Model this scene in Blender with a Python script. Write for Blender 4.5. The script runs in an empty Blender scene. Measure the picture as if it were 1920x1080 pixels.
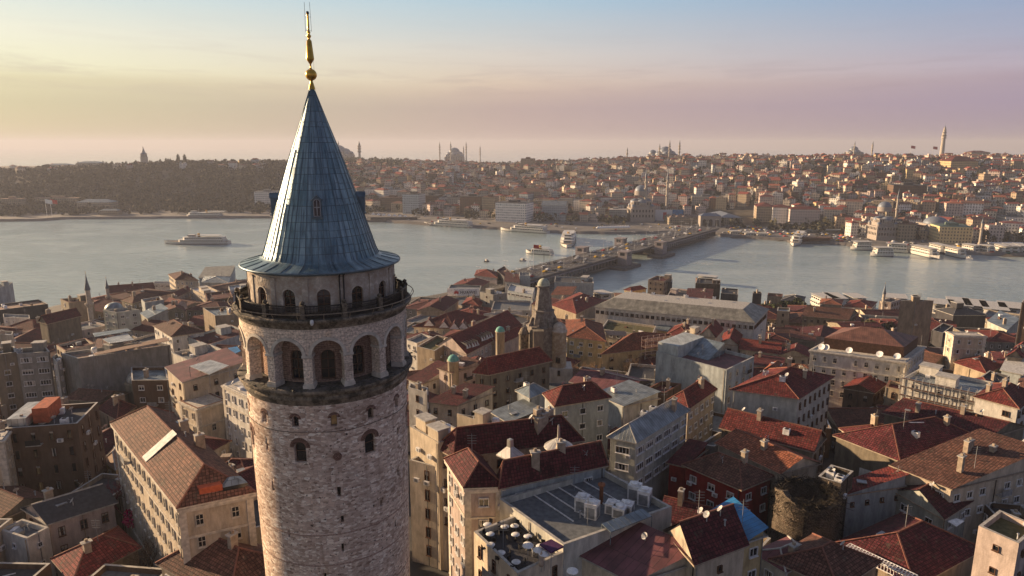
import bpy, math, random
from math import sin, cos, pi, radians, sqrt, atan2, tan
from mathutils import Vector, noise
R = random.Random(7)
S = bpy.context.scene
COL = S.collection

# ------------------------------------------------------------------ camera
CH = 97.0; PITCH = radians(11.9); F = 1280.0
cam = bpy.data.cameras.new('camera'); co = bpy.data.objects.new('camera', cam); COL.objects.link(co)
co.location = (0, 0, CH); co.rotation_euler = (radians(90) - PITCH, 0, 0)
cam.lens = 24; cam.sensor_width = 36; cam.clip_start = .5; cam.clip_end = 60000
S.camera = co

# ------------------------------------------------------------------ sky, sun, exposure
SUN_AZ = radians(-64); SUN_EL = radians(12)      # azimuth from +Y, negative = left
sd = Vector((sin(SUN_AZ) * cos(SUN_EL), cos(SUN_AZ) * cos(SUN_EL), sin(SUN_EL)))
sun = bpy.data.lights.new('sun', 'SUN'); so = bpy.data.objects.new('sun', sun); COL.objects.link(so)
sun.energy = 4.6; sun.angle = radians(.6); sun.color = (1, .70, .42)
so.rotation_euler = sd.to_track_quat('Z', 'Y').to_euler(); so.location = (0, 0, 300)
S.view_settings.view_transform = 'Standard'; S.view_settings.look = 'None'
S.view_settings.exposure = 1.35; S.view_settings.gamma = 1
S.cycles.max_bounces = 5; S.cycles.diffuse_bounces = 2; S.cycles.glossy_bounces = 2; S.cycles.transmission_bounces = 2
S.cycles.volume_bounces = 0; S.cycles.transparent_max_bounces = 8
S.cycles.caustics_reflective = False; S.cycles.caustics_refractive = False

W = bpy.data.worlds.new('World'); S.world = W; W.use_nodes = True
def nodes(t):
    t.nodes.clear()
    def N(k, **kw):
        n = t.nodes.new(k)
        for a, v in kw.items():
            if a.startswith('_'):
                a = a[1:]
                n.inputs[int(a) if a.isdigit() else a.replace('_', ' ')].default_value = v
            else: setattr(n, a, v)
        return n
    return N, t.links.new
N, L = nodes(W.node_tree)
def ramp(N, pts, interp='LINEAR'):
    r = N('ShaderNodeValToRGB'); c = r.color_ramp; c.interpolation = interp
    while len(c.elements) < len(pts): c.elements.new(.5)
    for e, (p, col) in zip(c.elements, pts):
        e.position = p; e.color = (*col, 1) if not isinstance(col, float) else (col, col, col, 1)
    return r
def srgb(r, g, b):
    f = lambda v: (v / 255 / 12.92) if v < 10.3 else ((v / 255 + .055) / 1.055) ** 2.4
    return (f(r), f(g), f(b))
tc = N('ShaderNodeTexCoord'); sx = N('ShaderNodeSeparateXYZ'); L(tc.outputs['Generated'], sx.inputs[0])
mp = N('ShaderNodeMapping'); mp.inputs['Scale'].default_value = (3, 3, 38); L(tc.outputs['Generated'], mp.inputs[0])
cn = N('ShaderNodeTexNoise', _Scale=1.0, _Detail=5.0, _Roughness=.6); L(mp.outputs[0], cn.inputs[0])
ma = N('ShaderNodeMath', operation='MULTIPLY_ADD'); ma.inputs[1].default_value = .014; L(cn.outputs[0], ma.inputs[0])
ma2 = N('ShaderNodeMath', operation='ADD'); ma2.inputs[1].default_value = -.007; L(sx.outputs[2], ma2.inputs[0]); L(ma2.outputs[0], ma.inputs[2])
el = N('ShaderNodeMapRange', clamp=True) ; el.inputs[1].default_value = -.02; el.inputs[2].default_value = .5; L(ma.outputs[0], el.inputs[0])
pe = lambda e: (e + .02) / .52
left = ramp(N, [(pe(0), srgb(196, 186, 152)), (pe(.02), srgb(200, 190, 155)), (pe(.05), srgb(206, 198, 162)), (pe(.075), srgb(224, 215, 176)), (pe(.09), srgb(248, 244, 206)), (pe(.13), srgb(246, 244, 222)), (pe(.19), srgb(214, 232, 232)), (pe(.3), (.66, .70, .68)), (pe(.5), (.25, .28, .35))])
mid = ramp(N, [(pe(0), srgb(194, 168, 164)), (pe(.05), srgb(192, 167, 164)), (pe(.072), srgb(212, 186, 172)), (pe(.085), srgb(226, 202, 182)), (pe(.12), srgb(224, 214, 204)), (pe(.19), srgb(184, 208, 222)), (pe(.3), (.42, .44, .52)), (pe(.5), (.20, .225, .32))])
rgt = ramp(N, [(pe(0), srgb(164, 146, 162)), (pe(.05), srgb(166, 147, 172)), (pe(.078), srgb(176, 156, 174)), (pe(.092), srgb(186, 172, 190)), (pe(.13), srgb(166, 172, 198)), (pe(.19), srgb(136, 166, 204)), (pe(.3), (.30, .34, .46)), (pe(.5), (.16, .19, .30))])
for r in (left, mid, rgt): L(el.outputs[0], r.inputs[0])
az = N('ShaderNodeMapRange', clamp=True); az.inputs[1].default_value = -.60; az.inputs[2].default_value = .0; L(sx.outputs[0], az.inputs[0])
az2 = N('ShaderNodeMapRange', clamp=True); az2.inputs[1].default_value = .0; az2.inputs[2].default_value = .62; L(sx.outputs[0], az2.inputs[0])
m1 = N('ShaderNodeMix', data_type='RGBA'); L(az.outputs[0], m1.inputs[0]); L(left.outputs[0], m1.inputs[6]); L(mid.outputs[0], m1.inputs[7])
m2 = N('ShaderNodeMix', data_type='RGBA'); L(az2.outputs[0], m2.inputs[0]); L(m1.outputs[2], m2.inputs[6]); L(rgt.outputs[0], m2.inputs[7])
# thin streaky clouds
mp2 = N('ShaderNodeMapping'); mp2.inputs['Scale'].default_value = (5, 5, 60); mp2.inputs['Location'].default_value = (3, 1, 4); L(tc.outputs['Generated'], mp2.inputs[0])
cn2 = N('ShaderNodeTexNoise', _Scale=1.3, _Detail=7.0, _Roughness=.62, _Distortion=.6); L(mp2.outputs[0], cn2.inputs[0])
cr = ramp(N, [(.5, 0.0), (.72, 1.0)]); L(cn2.outputs[0], cr.inputs[0])
band = ramp(N, [(pe(.055), 0.0), (pe(.085), .36), (pe(.11), .12), (pe(.17), 0.0)]); L(el.outputs[0], band.inputs[0])
mm = N('ShaderNodeMath', operation='MULTIPLY'); L(cr.outputs[0], mm.inputs[0]); L(band.outputs[0], mm.inputs[1])
m3 = N('ShaderNodeMix', data_type='RGBA'); L(mm.outputs[0], m3.inputs[0]); L(m2.outputs[2], m3.inputs[6]); m3.inputs[7].default_value = (*srgb(150, 128, 142), 1)
sky = N('ShaderNodeTexSky', sky_type='NISHITA', sun_disc=False, sun_elevation=SUN_EL, sun_rotation=SUN_AZ, altitude=90)
sm = N('ShaderNodeMix', data_type='RGBA', blend_type='MULTIPLY'); sm.inputs[0].default_value = 1; L(sky.outputs[0], sm.inputs[6]); sm.inputs[7].default_value = (.012,) * 3 + (1,)
ad = N('ShaderNodeMix', data_type='RGBA', blend_type='ADD'); ad.inputs[0].default_value = 1; L(m3.outputs[2], ad.inputs[6]); L(sm.outputs[2], ad.inputs[7])
nf = N('ShaderNodeMapRange', clamp=True); nf.inputs[1].default_value = .35; nf.inputs[2].default_value = -.5; L(sx.outputs[1], nf.inputs[0])   # the sky away from the sun is dimmer and bluer
nm = N('ShaderNodeMix', data_type='RGBA', blend_type='MULTIPLY'); L(nf.outputs[0], nm.inputs[0]); L(ad.outputs[2], nm.inputs[6]); nm.inputs[7].default_value = (.66, .67, .78, 1)
sc_ = N('ShaderNodeMix', data_type='RGBA', blend_type='MULTIPLY'); sc_.inputs[0].default_value = 1; L(nm.outputs[2], sc_.inputs[6]); sc_.inputs[7].default_value = (3.5, 3.5, 3.5, 1)
bg = N('ShaderNodeBackground', _Strength=.1); L(sc_.outputs[2], bg.inputs[0])
wo = N('ShaderNodeOutputWorld'); L(bg.outputs[0], wo.inputs[0])

# ------------------------------------------------------------------ helpers: pixels to points, meshes
CROP = dict(f=(0, 0, 1), a=(0, 480, 3.6), b=(0, 720, 3), c=(740, 480, 3.6), d=(740, 720, 3), e=(1180, 720, 3), g=(1500, 720, 3),
            h=(1100, 500, 3.6), i=(1460, 480, 3.6), j=(860, 380, 4), k=(640, 240, 4.5), l=(1000, 240, 3.857), m=(1380, 200, 3.374),
            n=(0, 250, 3.692), p=(0, 480, 6.75), q=(240, 480, 6.75), r=(0, 600, 6.75), s=(1400, 480, 6.75), t=(1660, 480, 6.75))
CP, SP = cos(PITCH), sin(PITCH)
def full(c, x, y):
    ox, oy, s = CROP[c]; return ox + x / s, oy + y / s
def ray(x, y):
    u, v = (x - 960) / F, (540 - y) / F
    return Vector((u, CP + v * SP, -SP + v * CP))
def at_z(x, y, z):                     # photo pixel -> point at height z
    d = ray(x, y); t = (z - CH) / d.z if d.z < -1e-4 else 9e3
    return Vector((d.x * t, d.y * t, z))
def at_y(x, y, Y):                     # photo pixel -> point at distance Y
    d = ray(x, y); t = Y / d.y
    return Vector((d.x * t, Y, CH + d.z * t))
def proj(p):
    dz = p[2] - CH; dep = p[1] * CP - dz * SP; up = p[1] * SP + dz * CP
    return (960 + F * p[0] / dep, 540 - F * up / dep) if dep > 1 else (-9999, 9999)
def lerp_tab(tab, x):
    if x <= tab[0][0]: return tab[0][1]
    for (x0, y0), (x1, y1) in zip(tab, tab[1:]):
        if x <= x1: return y0 + (y1 - y0) * (x - x0) / (x1 - x0)
    return tab[-1][1]
def smooth(a, b, x):
    t = max(0, min(1, (x - a) / (b - a))); return t * t * (3 - 2 * t)
near_px = [(-400, 640), (0, 596), (120, 572), (320, 536), (520, 520), (760, 561), (825, 554), (868, 538), (950, 524), (1110, 545), (1200, 556), (1450, 572), (1620, 582), (1920, 590), (2300, 610)]
NS = [(p.x, p.y) for p in (at_z(x, y, 1.5) for x, y in near_px)]; NS = sorted(NS)
far_px = [(-250, 420), (0, 412), (80, 411), (120, 408), (250, 407), (500, 406), (684, 410), (795, 419), (1029, 433), (1160, 436), (1311, 433), (1363, 441), (1440, 446), (1484, 449), (1564, 455), (1641, 462), (1706, 468), (1810, 473), (1920, 477), (2200, 486)]
FS = sorted((p.x, p.y) for p in (at_z(x, y, 2.0) for x, y in far_px))
HM = [(-1300, 34), (-960, 40), (-820, 46), (-650, 53), (-350, 53), (-200, 46), (0, 44), (150, 52), (300, 60), (520, 63), (900, 64), (1300, 66)]
def near_z(x, y):
    t = (lerp_tab(NS, x) - y) / (lerp_tab(NS, x) - 62)
    if t < 0: return -3 if t < -.012 else 1.9
    t = min(t, 1.12); return 2 + 37 * (t ** 1.15)
def far_z(x, y):
    d = y - lerp_tab(FS, x)
    if d < 0: return -3.0
    q = 95 if x < -120 else 120
    h = 2.2 + (lerp_tab(HM, x) - 2) * (smooth(q, 560 if x > -100 else 430, d) * .75 + .25 * smooth(q, 230, d))
    h += 3.5 * noise.noise(Vector((x / 120, y / 120, 0))) * smooth(80, 250, d)
    return h * (1 - smooth(1100, 1750, d) * .45) * (1 - smooth(2000, 2400, d)) - 3 * smooth(2300, 2500, d)

class MB:
    def __init__(s): s.v = []; s.f = []; s.m = []; s.uv = []; s.sm = []
    def face(s, pts, mi=0, uv=None, smooth=False):
        pts = [Vector(p) for p in pts]; b = len(s.v); s.v += pts; s.f.append(list(range(b, b + len(pts)))); s.m.append(mi); s.sm.append(smooth)
        if uv is None:
            n = Vector((0, 0, 0))
            for i in range(len(pts)):
                n += (pts[i] - pts[0]).cross(pts[(i + 1) % len(pts)] - pts[0])
            n = n.normalized() if n.length > 1e-9 else Vector((0, 0, 1))
            t = Vector((0, 0, 1)).cross(n)
            t = t.normalized() if t.length > .02 else Vector((1, 0, 0))
            w = n.cross(t); uv = [(p.dot(t), p.dot(w)) for p in pts]
        s.uv += uv
    def box(s, c, d, mi=0, rot=0, top=None):
        cx, cy, z0 = c; x, y, z = d[0] / 2, d[1] / 2, d[2]; cs, sn = cos(rot), sin(rot)
        P = lambda a, b, k: (cx + a * cs - b * sn, cy + a * sn + b * cs, z0 + k)
        q = [(-x, -y), (x, -y), (x, y), (-x, y)]
        for i in range(4):
            a, b = q[i], q[(i + 1) % 4]; s.face([P(*a, 0), P(*b, 0), P(*b, z), P(*a, z)], mi)
        s.face([P(*a, z) for a in q], mi if top is None else top); s.face([P(*a, 0) for a in reversed(q)], mi)
    def prism(s, poly, z0, z1, mi=0, top=None, cap=True):
        n = len(poly)
        for i in range(n):
            a, b = poly[i], poly[(i + 1) % n]; s.face([(a[0], a[1], z0), (b[0], b[1], z0), (b[0], b[1], z1), (a[0], a[1], z1)], mi)
        if cap: s.face([(p[0], p[1], z1) for p in poly], mi if top is None else top); s.face([(p[0], p[1], z0) for p in reversed(poly)], mi)
    def lathe(s, prof, n=24, c=(0, 0), mi=0, ur=None, sm=True, a0=0, a1=2 * pi, flat=None):
        for (r0, z0), (r1, z1) in zip(prof, prof[1:]):
            for i in range(n):
                a, b = a0 + (a1 - a0) * i / n, a0 + (a1 - a0) * (i + 1) / n
                P = lambda r, t, z: (c[0] + r * sin(t), c[1] - r * cos(t), z)
                rr = ur or max(r0, r1, .3)
                dv = sqrt((r1 - r0) ** 2 + (z1 - z0) ** 2); v0 = z0; v1 = z0 + (dv if abs(z1 - z0) < dv * .5 else z1 - z0)
                pts = [P(r0, a, z0), P(r0, b, z0), P(r1, b, z1), P(r1, a, z1)]; uv = [(a * rr, v0), (b * rr, v0), (b * rr, v1), (a * rr, v1)]
                if r1 < 1e-4: pts, uv = pts[:3], uv[:3]
                elif r0 < 1e-4: pts, uv = [pts[0], pts[2], pts[3]], [uv[0], uv[2], uv[3]]
                s.face(pts, mi, uv, sm)
    def tube(s, p, q, r0, r1=None, n=6, mi=0):
        p, q = Vector(p), Vector(q); r1 = r0 if r1 is None else r1; d = (q - p)
        if d.length < 1e-6: return
        d.normalize(); t = d.orthogonal().normalized(); w = d.cross(t)
        for i in range(n):
            a, b = 2 * pi * i / n, 2 * pi * (i + 1) / n; A = t * cos(a) + w * sin(a); B = t * cos(b) + w * sin(b)
            s.face([p + A * r0, p + B * r0, q + B * r1, q + A * r1], mi, None, n > 4)
        s.face([q + (t * cos(2 * pi * i / n) + w * sin(2 * pi * i / n)) * r1 for i in range(n)], mi)
    def build(s, name, mats, parent=None, loc=(0, 0, 0), off=None):
        me = bpy.data.meshes.new(name)
        o_ = Vector(off) if off is not None else None
        me.from_pydata([tuple(v - o_) if o_ is not None else tuple(v) for v in s.v], [], s.f)
        if not isinstance(mats, (list, tuple)): mats = [mats]
        for m in mats: me.materials.append(m)
        me.polygons.foreach_set('material_index', [min(i, len(mats) - 1) for i in s.m]); me.polygons.foreach_set('use_smooth', s.sm)
        ul = me.uv_layers.new(name='UVMap'); fl = [c for u in s.uv for c in u]; ul.data.foreach_set('uv', fl)
        if any(s.sm): weld(me)
        me.update(); o = bpy.data.objects.new(name, me); COL.objects.link(o); o.location = loc
        if parent: o.parent = parent
        return o
import bmesh
def weld(me):
    bm = bmesh.new(); bm.from_mesh(me); bmesh.ops.remove_doubles(bm, verts=bm.verts, dist=.0008); bm.to_mesh(me); bm.free()
def tag(o, label=None, cat=None, group=None, kind=None):
    if label: o['label'] = label
    if cat: o['category'] = cat
    if group: o['group'] = group
    if kind: o['kind'] = kind
    return o
def thing(name, label, cat, loc=(0, 0, 0), rz=0, group=None):
    o = bpy.data.objects.new(name, None); COL.objects.link(o); o.location = loc; o.rotation_euler = (0, 0, rz); o.empty_display_size = 1
    return tag(o, label, cat, group)
def inst(src, name, parent, loc, rz=0, sc=(1, 1, 1)):
    o = bpy.data.objects.new(name, src); COL.objects.link(o); o.parent = parent; o.location = loc; o.rotation_euler = (0, 0, rz); o.scale = sc
    return o
def dup(root, loc, rz=None, label=None, group=None):
    r = root.copy(); COL.objects.link(r); r.location = loc
    if rz is not None: r.rotation_euler = (0, 0, rz)
    if label: r['label'] = label
    if group: r['group'] = group
    for ch in list(root.children):
        c = ch.copy(); COL.objects.link(c); c.parent = r
        for g in list(ch.children):
            k = g.copy(); COL.objects.link(k); k.parent = c
    return r

# ------------------------------------------------------------------ materials
def newmat(name):
    m = bpy.data.materials.new(name); m.use_nodes = True; n, l = nodes(m.node_tree)
    out = n('ShaderNodeOutputMaterial'); b = n('ShaderNodeBsdfPrincipled'); l(b.outputs[0], out.inputs[0]); return m, n, l, b
def mixc(n, l, fac, a, b, mode='MIX'):
    x = n('ShaderNodeMix', data_type='RGBA', blend_type=mode)
    for s, v in ((0, fac), (6, a), (7, b)):
        if hasattr(v, 'links') or hasattr(v, 'is_linked'): l(v, x.inputs[s])
        elif s == 0: x.inputs[0].default_value = v
        else: x.inputs[s].default_value = (*v[:3], 1)
    return x.outputs[2]
def mul(c, k): return tuple(min(1, v * k) for v in c[:3])
def bump(n, l, h, b, dist, strg=1.0):
    x = n('ShaderNodeBump'); x.inputs['Distance'].default_value = dist; x.inputs['Strength'].default_value = strg; l(h, x.inputs['Height']); l(x.outputs[0], b.inputs['Normal'])
def uvscale(n, l, sx, sy, loc=(0, 0, 0)):
    t = n('ShaderNodeTexCoord'); m = n('ShaderNodeMapping'); m.inputs['Scale'].default_value = (sx, sy, 1); m.inputs['Location'].default_value = loc; l(t.outputs['UV'], m.inputs[0]); return t, m.outputs[0]
def plain(name, col, rough=.8, metal=0, spec=.3):
    m, n, l, b = newmat(name); t = n('ShaderNodeTexCoord')
    nz = n('ShaderNodeTexNoise', _Scale=1.7, _Detail=5.0); l(t.outputs['Object'], nz.inputs[0])
    r = ramp(n, [(.35, mul(col, .72)), (.65, mul(col, 1.15))]); l(nz.outputs[0], r.inputs[0]); l(r.outputs[0], b.inputs['Base Color'])
    b.inputs['Roughness'].default_value = rough; b.inputs['Metallic'].default_value = metal; b.inputs['Specular IOR Level'].default_value = spec
    return m
def plaster(name, col, far=False, stain=.32):
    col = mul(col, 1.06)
    m, n, l, b = newmat(name); t, u = uvscale(n, l, .35, .09)
    st = n('ShaderNodeTexNoise', _Scale=2.2, _Detail=8.0, _Roughness=.7); l(u, st.inputs[0])
    s1 = ramp(n, [(.42, mul(col, 1 - stain)), (.6, col)]); l(st.outputs[0], s1.inputs[0])
    nz = n('ShaderNodeTexNoise', _Scale=.35, _Detail=6.0, _Roughness=.65); l(t.outputs['UV'], nz.inputs[0])
    s2 = ramp(n, [(.28, (.70, .67, .63)), (.45, (.96, .95, .93)), (.7, (1.1, 1.08, 1.05))]); l(nz.outputs[0], s2.inputs[0])
    c = mixc(n, l, .85, s1.outputs[0], s2.outputs[0], 'MULTIPLY')
    oi = n('ShaderNodeObjectInfo'); rr = ramp(n, [(0, (.8, .78, .76)), (1, (1.12, 1.1, 1.06))]); l(oi.outputs['Random'], rr.inputs[0]); c = mixc(n, l, 1, c, rr.outputs[0], 'MULTIPLY')
    if far:      # rows of small far windows belong to the wall's own pattern
        br = n('ShaderNodeTexBrick', offset=0.0, squash=1.0); l(t.outputs['UV'], br.inputs[0])
        br.inputs['Scale'].default_value = 1; br.inputs['Brick Width'].default_value = 2.7; br.inputs['Row Height'].default_value = 3.1; br.inputs['Mortar Size'].default_value = .78; br.inputs['Mortar Smooth'].default_value = .05
        br.inputs['Color1'].default_value = (0, 0, 0, 1); br.inputs['Color2'].default_value = (.35, .35, .35, 1); br.inputs['Mortar'].default_value = (1, 1, 1, 1)
        c = mixc(n, l, br.outputs['Color'], (.035, .035, .045), c)
    f2 = n('ShaderNodeTexNoise', _Scale=6.0, _Detail=4.0); l(t.outputs['UV'], f2.inputs[0]); bump(n, l, f2.outputs[0], b, .03)
    l(c, b.inputs['Base Color']); b.inputs['Roughness'].default_value = .9; b.inputs['Specular IOR Level'].default_value = .2; return m
def tiles(name, col, w=.42, h=.42, rough=.85):
    m, n, l, b = newmat(name); t, u = uvscale(n, l, 1, 1)
    br = n('ShaderNodeTexBrick', offset=0.0); l(u, br.inputs[0]); br.inputs['Scale'].default_value = 1; br.inputs['Brick Width'].default_value = w; br.inputs['Row Height'].default_value = h
    br.inputs['Mortar Size'].default_value = .05; br.inputs['Mortar Smooth'].default_value = .6; br.inputs['Bias'].default_value = -.1
    br.inputs['Color1'].default_value = (*mul(col, .62), 1); br.inputs['Color2'].default_value = (*mul(col, 1.35), 1); br.inputs['Mortar'].default_value = (*mul(col, .3), 1)
    nz = n('ShaderNodeTexNoise', _Scale=.28, _Detail=7.0, _Roughness=.7); l(t.outputs['UV'], nz.inputs[0])
    s2 = ramp(n, [(.3, (.45, .42, .42)), (.5, (.95, .95, .95)), (.72, (1.35, 1.25, 1.15))]); l(nz.outputs[0], s2.inputs[0])
    c = mixc(n, l, 1, br.outputs['Color'], s2.outputs[0], 'MULTIPLY')
    ln = n('ShaderNodeTexNoise', _Scale=1.1, _Detail=4.0); l(u, ln.inputs[0]); lr = ramp(n, [(.6, 0.0), (.72, .4)]); l(ln.outputs[0], lr.inputs[0])
    c = mixc(n, l, lr.outputs[0], c, mul(col, .25))
    oi = n('ShaderNodeObjectInfo'); rr = ramp(n, [(0, (.75, .72, .75)), (1, (1.2, 1.2, 1.15))]); l(oi.outputs['Random'], rr.inputs[0]); c = mixc(n, l, 1, c, rr.outputs[0], 'MULTIPLY')
    ms = n('ShaderNodeTexNoise', _Scale=.75, _Detail=9.0, _Roughness=.75); l(t.outputs['UV'], ms.inputs[0]); mr_ = ramp(n, [(.55, 0.0), (.66, .75)]); l(ms.outputs[0], mr_.inputs[0]); c = mixc(n, l, mr_.outputs[0], c, (.085, .075, .055))
    sp = n('ShaderNodeTexNoise', _Scale=2.4, _Detail=3.0); l(t.outputs['UV'], sp.inputs[0]); sr = ramp(n, [(.64, 0.0), (.68, .6)]); l(sp.outputs[0], sr.inputs[0]); c = mixc(n, l, sr.outputs[0], c, mul(col, 2.1))
    l(c, b.inputs['Base Color']); bump(n, l, br.outputs['Fac'], b, -.07); b.inputs['Roughness'].default_value = rough; b.inputs['Specular IOR Level'].default_value = .25; return m
def seamed(name, col, w=.6, rough=.45, metal=.5):
    m, n, l, b = newmat(name); t, u = uvscale(n, l, 1, 1)
    br = n('ShaderNodeTexBrick', offset=.5); l(u, br.inputs[0]); br.inputs['Scale'].default_value = 1; br.inputs['Brick Width'].default_value = w; br.inputs['Row Height'].default_value = 6
    br.inputs['Mortar Size'].default_value = .04; br.inputs['Color1'].default_value = (*mul(col, .85), 1); br.inputs['Color2'].default_value = (*mul(col, 1.1), 1); br.inputs['Mortar'].default_value = (*mul(col, .5), 1)
    nz = n('ShaderNodeTexNoise', _Scale=.5, _Detail=6.0); l(u, nz.inputs[0]); s2 = ramp(n, [(.35, (.6, .6, .6)), (.65, (1.15, 1.15, 1.15))]); l(nz.outputs[0], s2.inputs[0])
    l(mixc(n, l, 1, br.outputs['Color'], s2.outputs[0], 'MULTIPLY'), b.inputs['Base Color']); bump(n, l, br.outputs['Fac'], b, .05)
    b.inputs['Roughness'].default_value = rough; b.inputs['Metallic'].default_value = metal; return m
def masonry(name, cols, w, h, mortar=.03, dist=.05, bmp=.05, dark=(.06, .045, .035), vary=1.0):
    m, n, l, b = newmat(name); t, u = uvscale(n, l, 1, 1)
    nz = n('ShaderNodeTexNoise', _Scale=1.3, _Detail=3.0); l(u, nz.inputs[0])
    u2 = mixc(n, l, dist, u, nz.outputs['Color'])
    def brick(w, h, off, c1, c2, mo):
        br = n('ShaderNodeTexBrick', offset=off); l(u2, br.inputs[0]); br.inputs['Scale'].default_value = 1; br.inputs['Brick Width'].default_value = w; br.inputs['Row Height'].default_value = h
        br.inputs['Mortar Size'].default_value = mortar; br.inputs['Mortar Smooth'].default_value = .3; br.inputs['Color1'].default_value = (*c1, 1); br.inputs['Color2'].default_value = (*c2, 1); br.inputs['Mortar'].default_value = (*mo, 1); return br
    A = brick(w, h, .5, cols[0], cols[1], dark); B = brick(w * .83, h, .37, cols[2], cols[3], dark)
    v = n('ShaderNodeTexNoise', _Scale=1.1, _Detail=6.0, _Roughness=.75); l(u, v.inputs[0]); vr = ramp(n, [(.44, 0.0), (.56, 1.0)]); l(v.outputs[0], vr.inputs[0])
    c = mixc(n, l, vr.outputs[0], A.outputs['Color'], B.outputs['Color'])
    st = n('ShaderNodeTexNoise', _Scale=.16, _Detail=8.0, _Roughness=.7); l(u, st.inputs[0]); sr = ramp(n, [(.3, (.5, .47, .46)), (.5, (.95, .93, .92)), (.7, (1.25, 1.2, 1.12))]); l(st.outputs[0], sr.inputs[0])
    c = mixc(n, l, vary, c, sr.outputs[0], 'MULTIPLY')
    pk = n('ShaderNodeTexNoise', _Scale=3.2, _Detail=2.0); l(u, pk.inputs[0]); pr = ramp(n, [(.69, 0.0), (.74, 1.0)]); l(pk.outputs[0], pr.inputs[0])
    c = mixc(n, l, pr.outputs[0], c, mul(cols[0], .16))
    fm = n('ShaderNodeTexNoise', _Scale=5.0, _Detail=3.0); l(u, fm.inputs[0]); fr = ramp(n, [(.35, (.6, .57, .55)), (.65, (1.3, 1.26, 1.22))]); l(fm.outputs[0], fr.inputs[0]); c = mixc(n, l, .9, c, fr.outputs[0], 'MULTIPLY')
    l(c, b.inputs['Base Color']); h1 = n('ShaderNodeMath', operation='MULTIPLY_ADD'); l(A.outputs['Fac'], h1.inputs[0]); h1.inputs[1].default_value = -1
    hn = n('ShaderNodeTexNoise', _Scale=4.0, _Detail=4.0); l(u, hn.inputs[0]); l(hn.outputs[0], h1.inputs[2]); bump(n, l, h1.outputs[0], b, bmp)
    b.inputs['Roughness'].default_value = .95; b.inputs['Specular IOR Level'].default_value = .15; return m
WC = dict(cream=(.58, .51, .41), white=(.66, .65, .62), grey=(.27, .27, .26), bluegrey=(.38, .43, .46), tan=(.34, .28, .21), brown=(.15, .10, .07), yellow=(.50, .40, .23),
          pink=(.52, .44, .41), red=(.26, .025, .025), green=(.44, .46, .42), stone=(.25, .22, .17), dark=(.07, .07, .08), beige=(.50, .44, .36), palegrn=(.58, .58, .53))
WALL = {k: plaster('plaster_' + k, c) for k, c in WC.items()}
WALL['brick'] = masonry('brick_wall', [(.20, .10, .06), (.13, .07, .05), (.24, .15, .10), (.16, .10, .08)], .5, .16, .02, .01, .02)
WALL['rubble'] = masonry('rubble_wall', [(.15, .13, .105), (.09, .08, .065), (.13, .10, .08), (.19, .17, .14)], .5, .25, .03, .03, .04)
WALL['ashlar'] = masonry('ashlar_wall', [(.30, .25, .18), (.24, .20, .15), (.32, .28, .21), (.22, .19, .15)], .8, .4, .015, .01, .02)
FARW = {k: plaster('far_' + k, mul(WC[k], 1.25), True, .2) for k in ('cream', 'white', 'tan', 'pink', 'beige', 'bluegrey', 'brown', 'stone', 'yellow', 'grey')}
RC = dict(red=(.19, .038, .034), orange=(.30, .105, .06), maroon=(.11, .024, .029), brown=(.155, .075, .055))
ROOF = {k: tiles('roof_tiles_' + k, c) for k, c in RC.items()}
ROOF['metal'] = seamed('roof_metal', (.24, .27, .28)); ROOF['tin'] = seamed('roof_tin', (.52, .50, .46), .9, .35, .4); ROOF['drab'] = seamed('roof_drab', (.25, .24, .20), 1.1, .6, .1)
ROOF['grey'] = plain('roof_membrane', (.14, .15, .155), .75); ROOF['dark'] = plain('roof_dark', (.055, .055, .06), .8); ROOF['blue'] = seamed('roof_blue', (.03, .22, .48), .7, .5, .1)
ROOF['white'] = plain('roof_white', (.5, .49, .46), .7); ROOF['tan'] = plain('roof_tan', (.30, .20, .14), .85); ROOF['wine'] = seamed('roof_wine', (.15, .05, .055), .9, .7, 0); ROOF['moss'] = plain('roof_moss', (.11, .10, .045), 1)
ROOF['copper'] = seamed('roof_rust_metal', (.20, .09, .06), .5, .6, .1); ROOF['lead'] = seamed('roof_lead', (.22, .27, .30), .8, .5, .4)
COP = plain('coping', (.42, .40, .36)); RIDGE = plain('ridge_tiles', (.20, .085, .06), .9); CURT = plain('curtain', (.42, .39, .34), .8); TRIM = plain('stone_trim', (.55, .50, .42)); DK = plain('dark_iron', (.02, .018, .018), .5)
DISH = plain('dish_grey', (.42, .41, .40), .6); GREY = plain('grey_metal', (.30, .31, .32), .5, .4); WHT = plain('white_paint', (.74, .73, .71), .5); CHIM = plain('chimney_render', (.36, .29, .22), .95); BRN = plain('brown_wood', (.12, .06, .035))
m, n, l, b = newmat('window_glass'); b.inputs['Base Color'].default_value = (.015, .017, .02, 1); b.inputs['Roughness'].default_value = .12; b.inputs['Specular IOR Level'].default_value = .6; GLASS = m
RED = plain('red_paint', (.5, .03, .03), .5); ORG = plain('orange_render', (.42, .10, .045)); MAG = plain('magenta_light_tone', (.55, .01, .12), .8)
GREENC = plain('verdigris', (.14, .36, .30), .7); YEL = plain('yellow_cloth', (.5, .36, .04)); PURP = plain('purple_cloth', (.07, .02, .08)); GOLD = plain('gilt', (.62, .36, .06), .3, .9)

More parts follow.
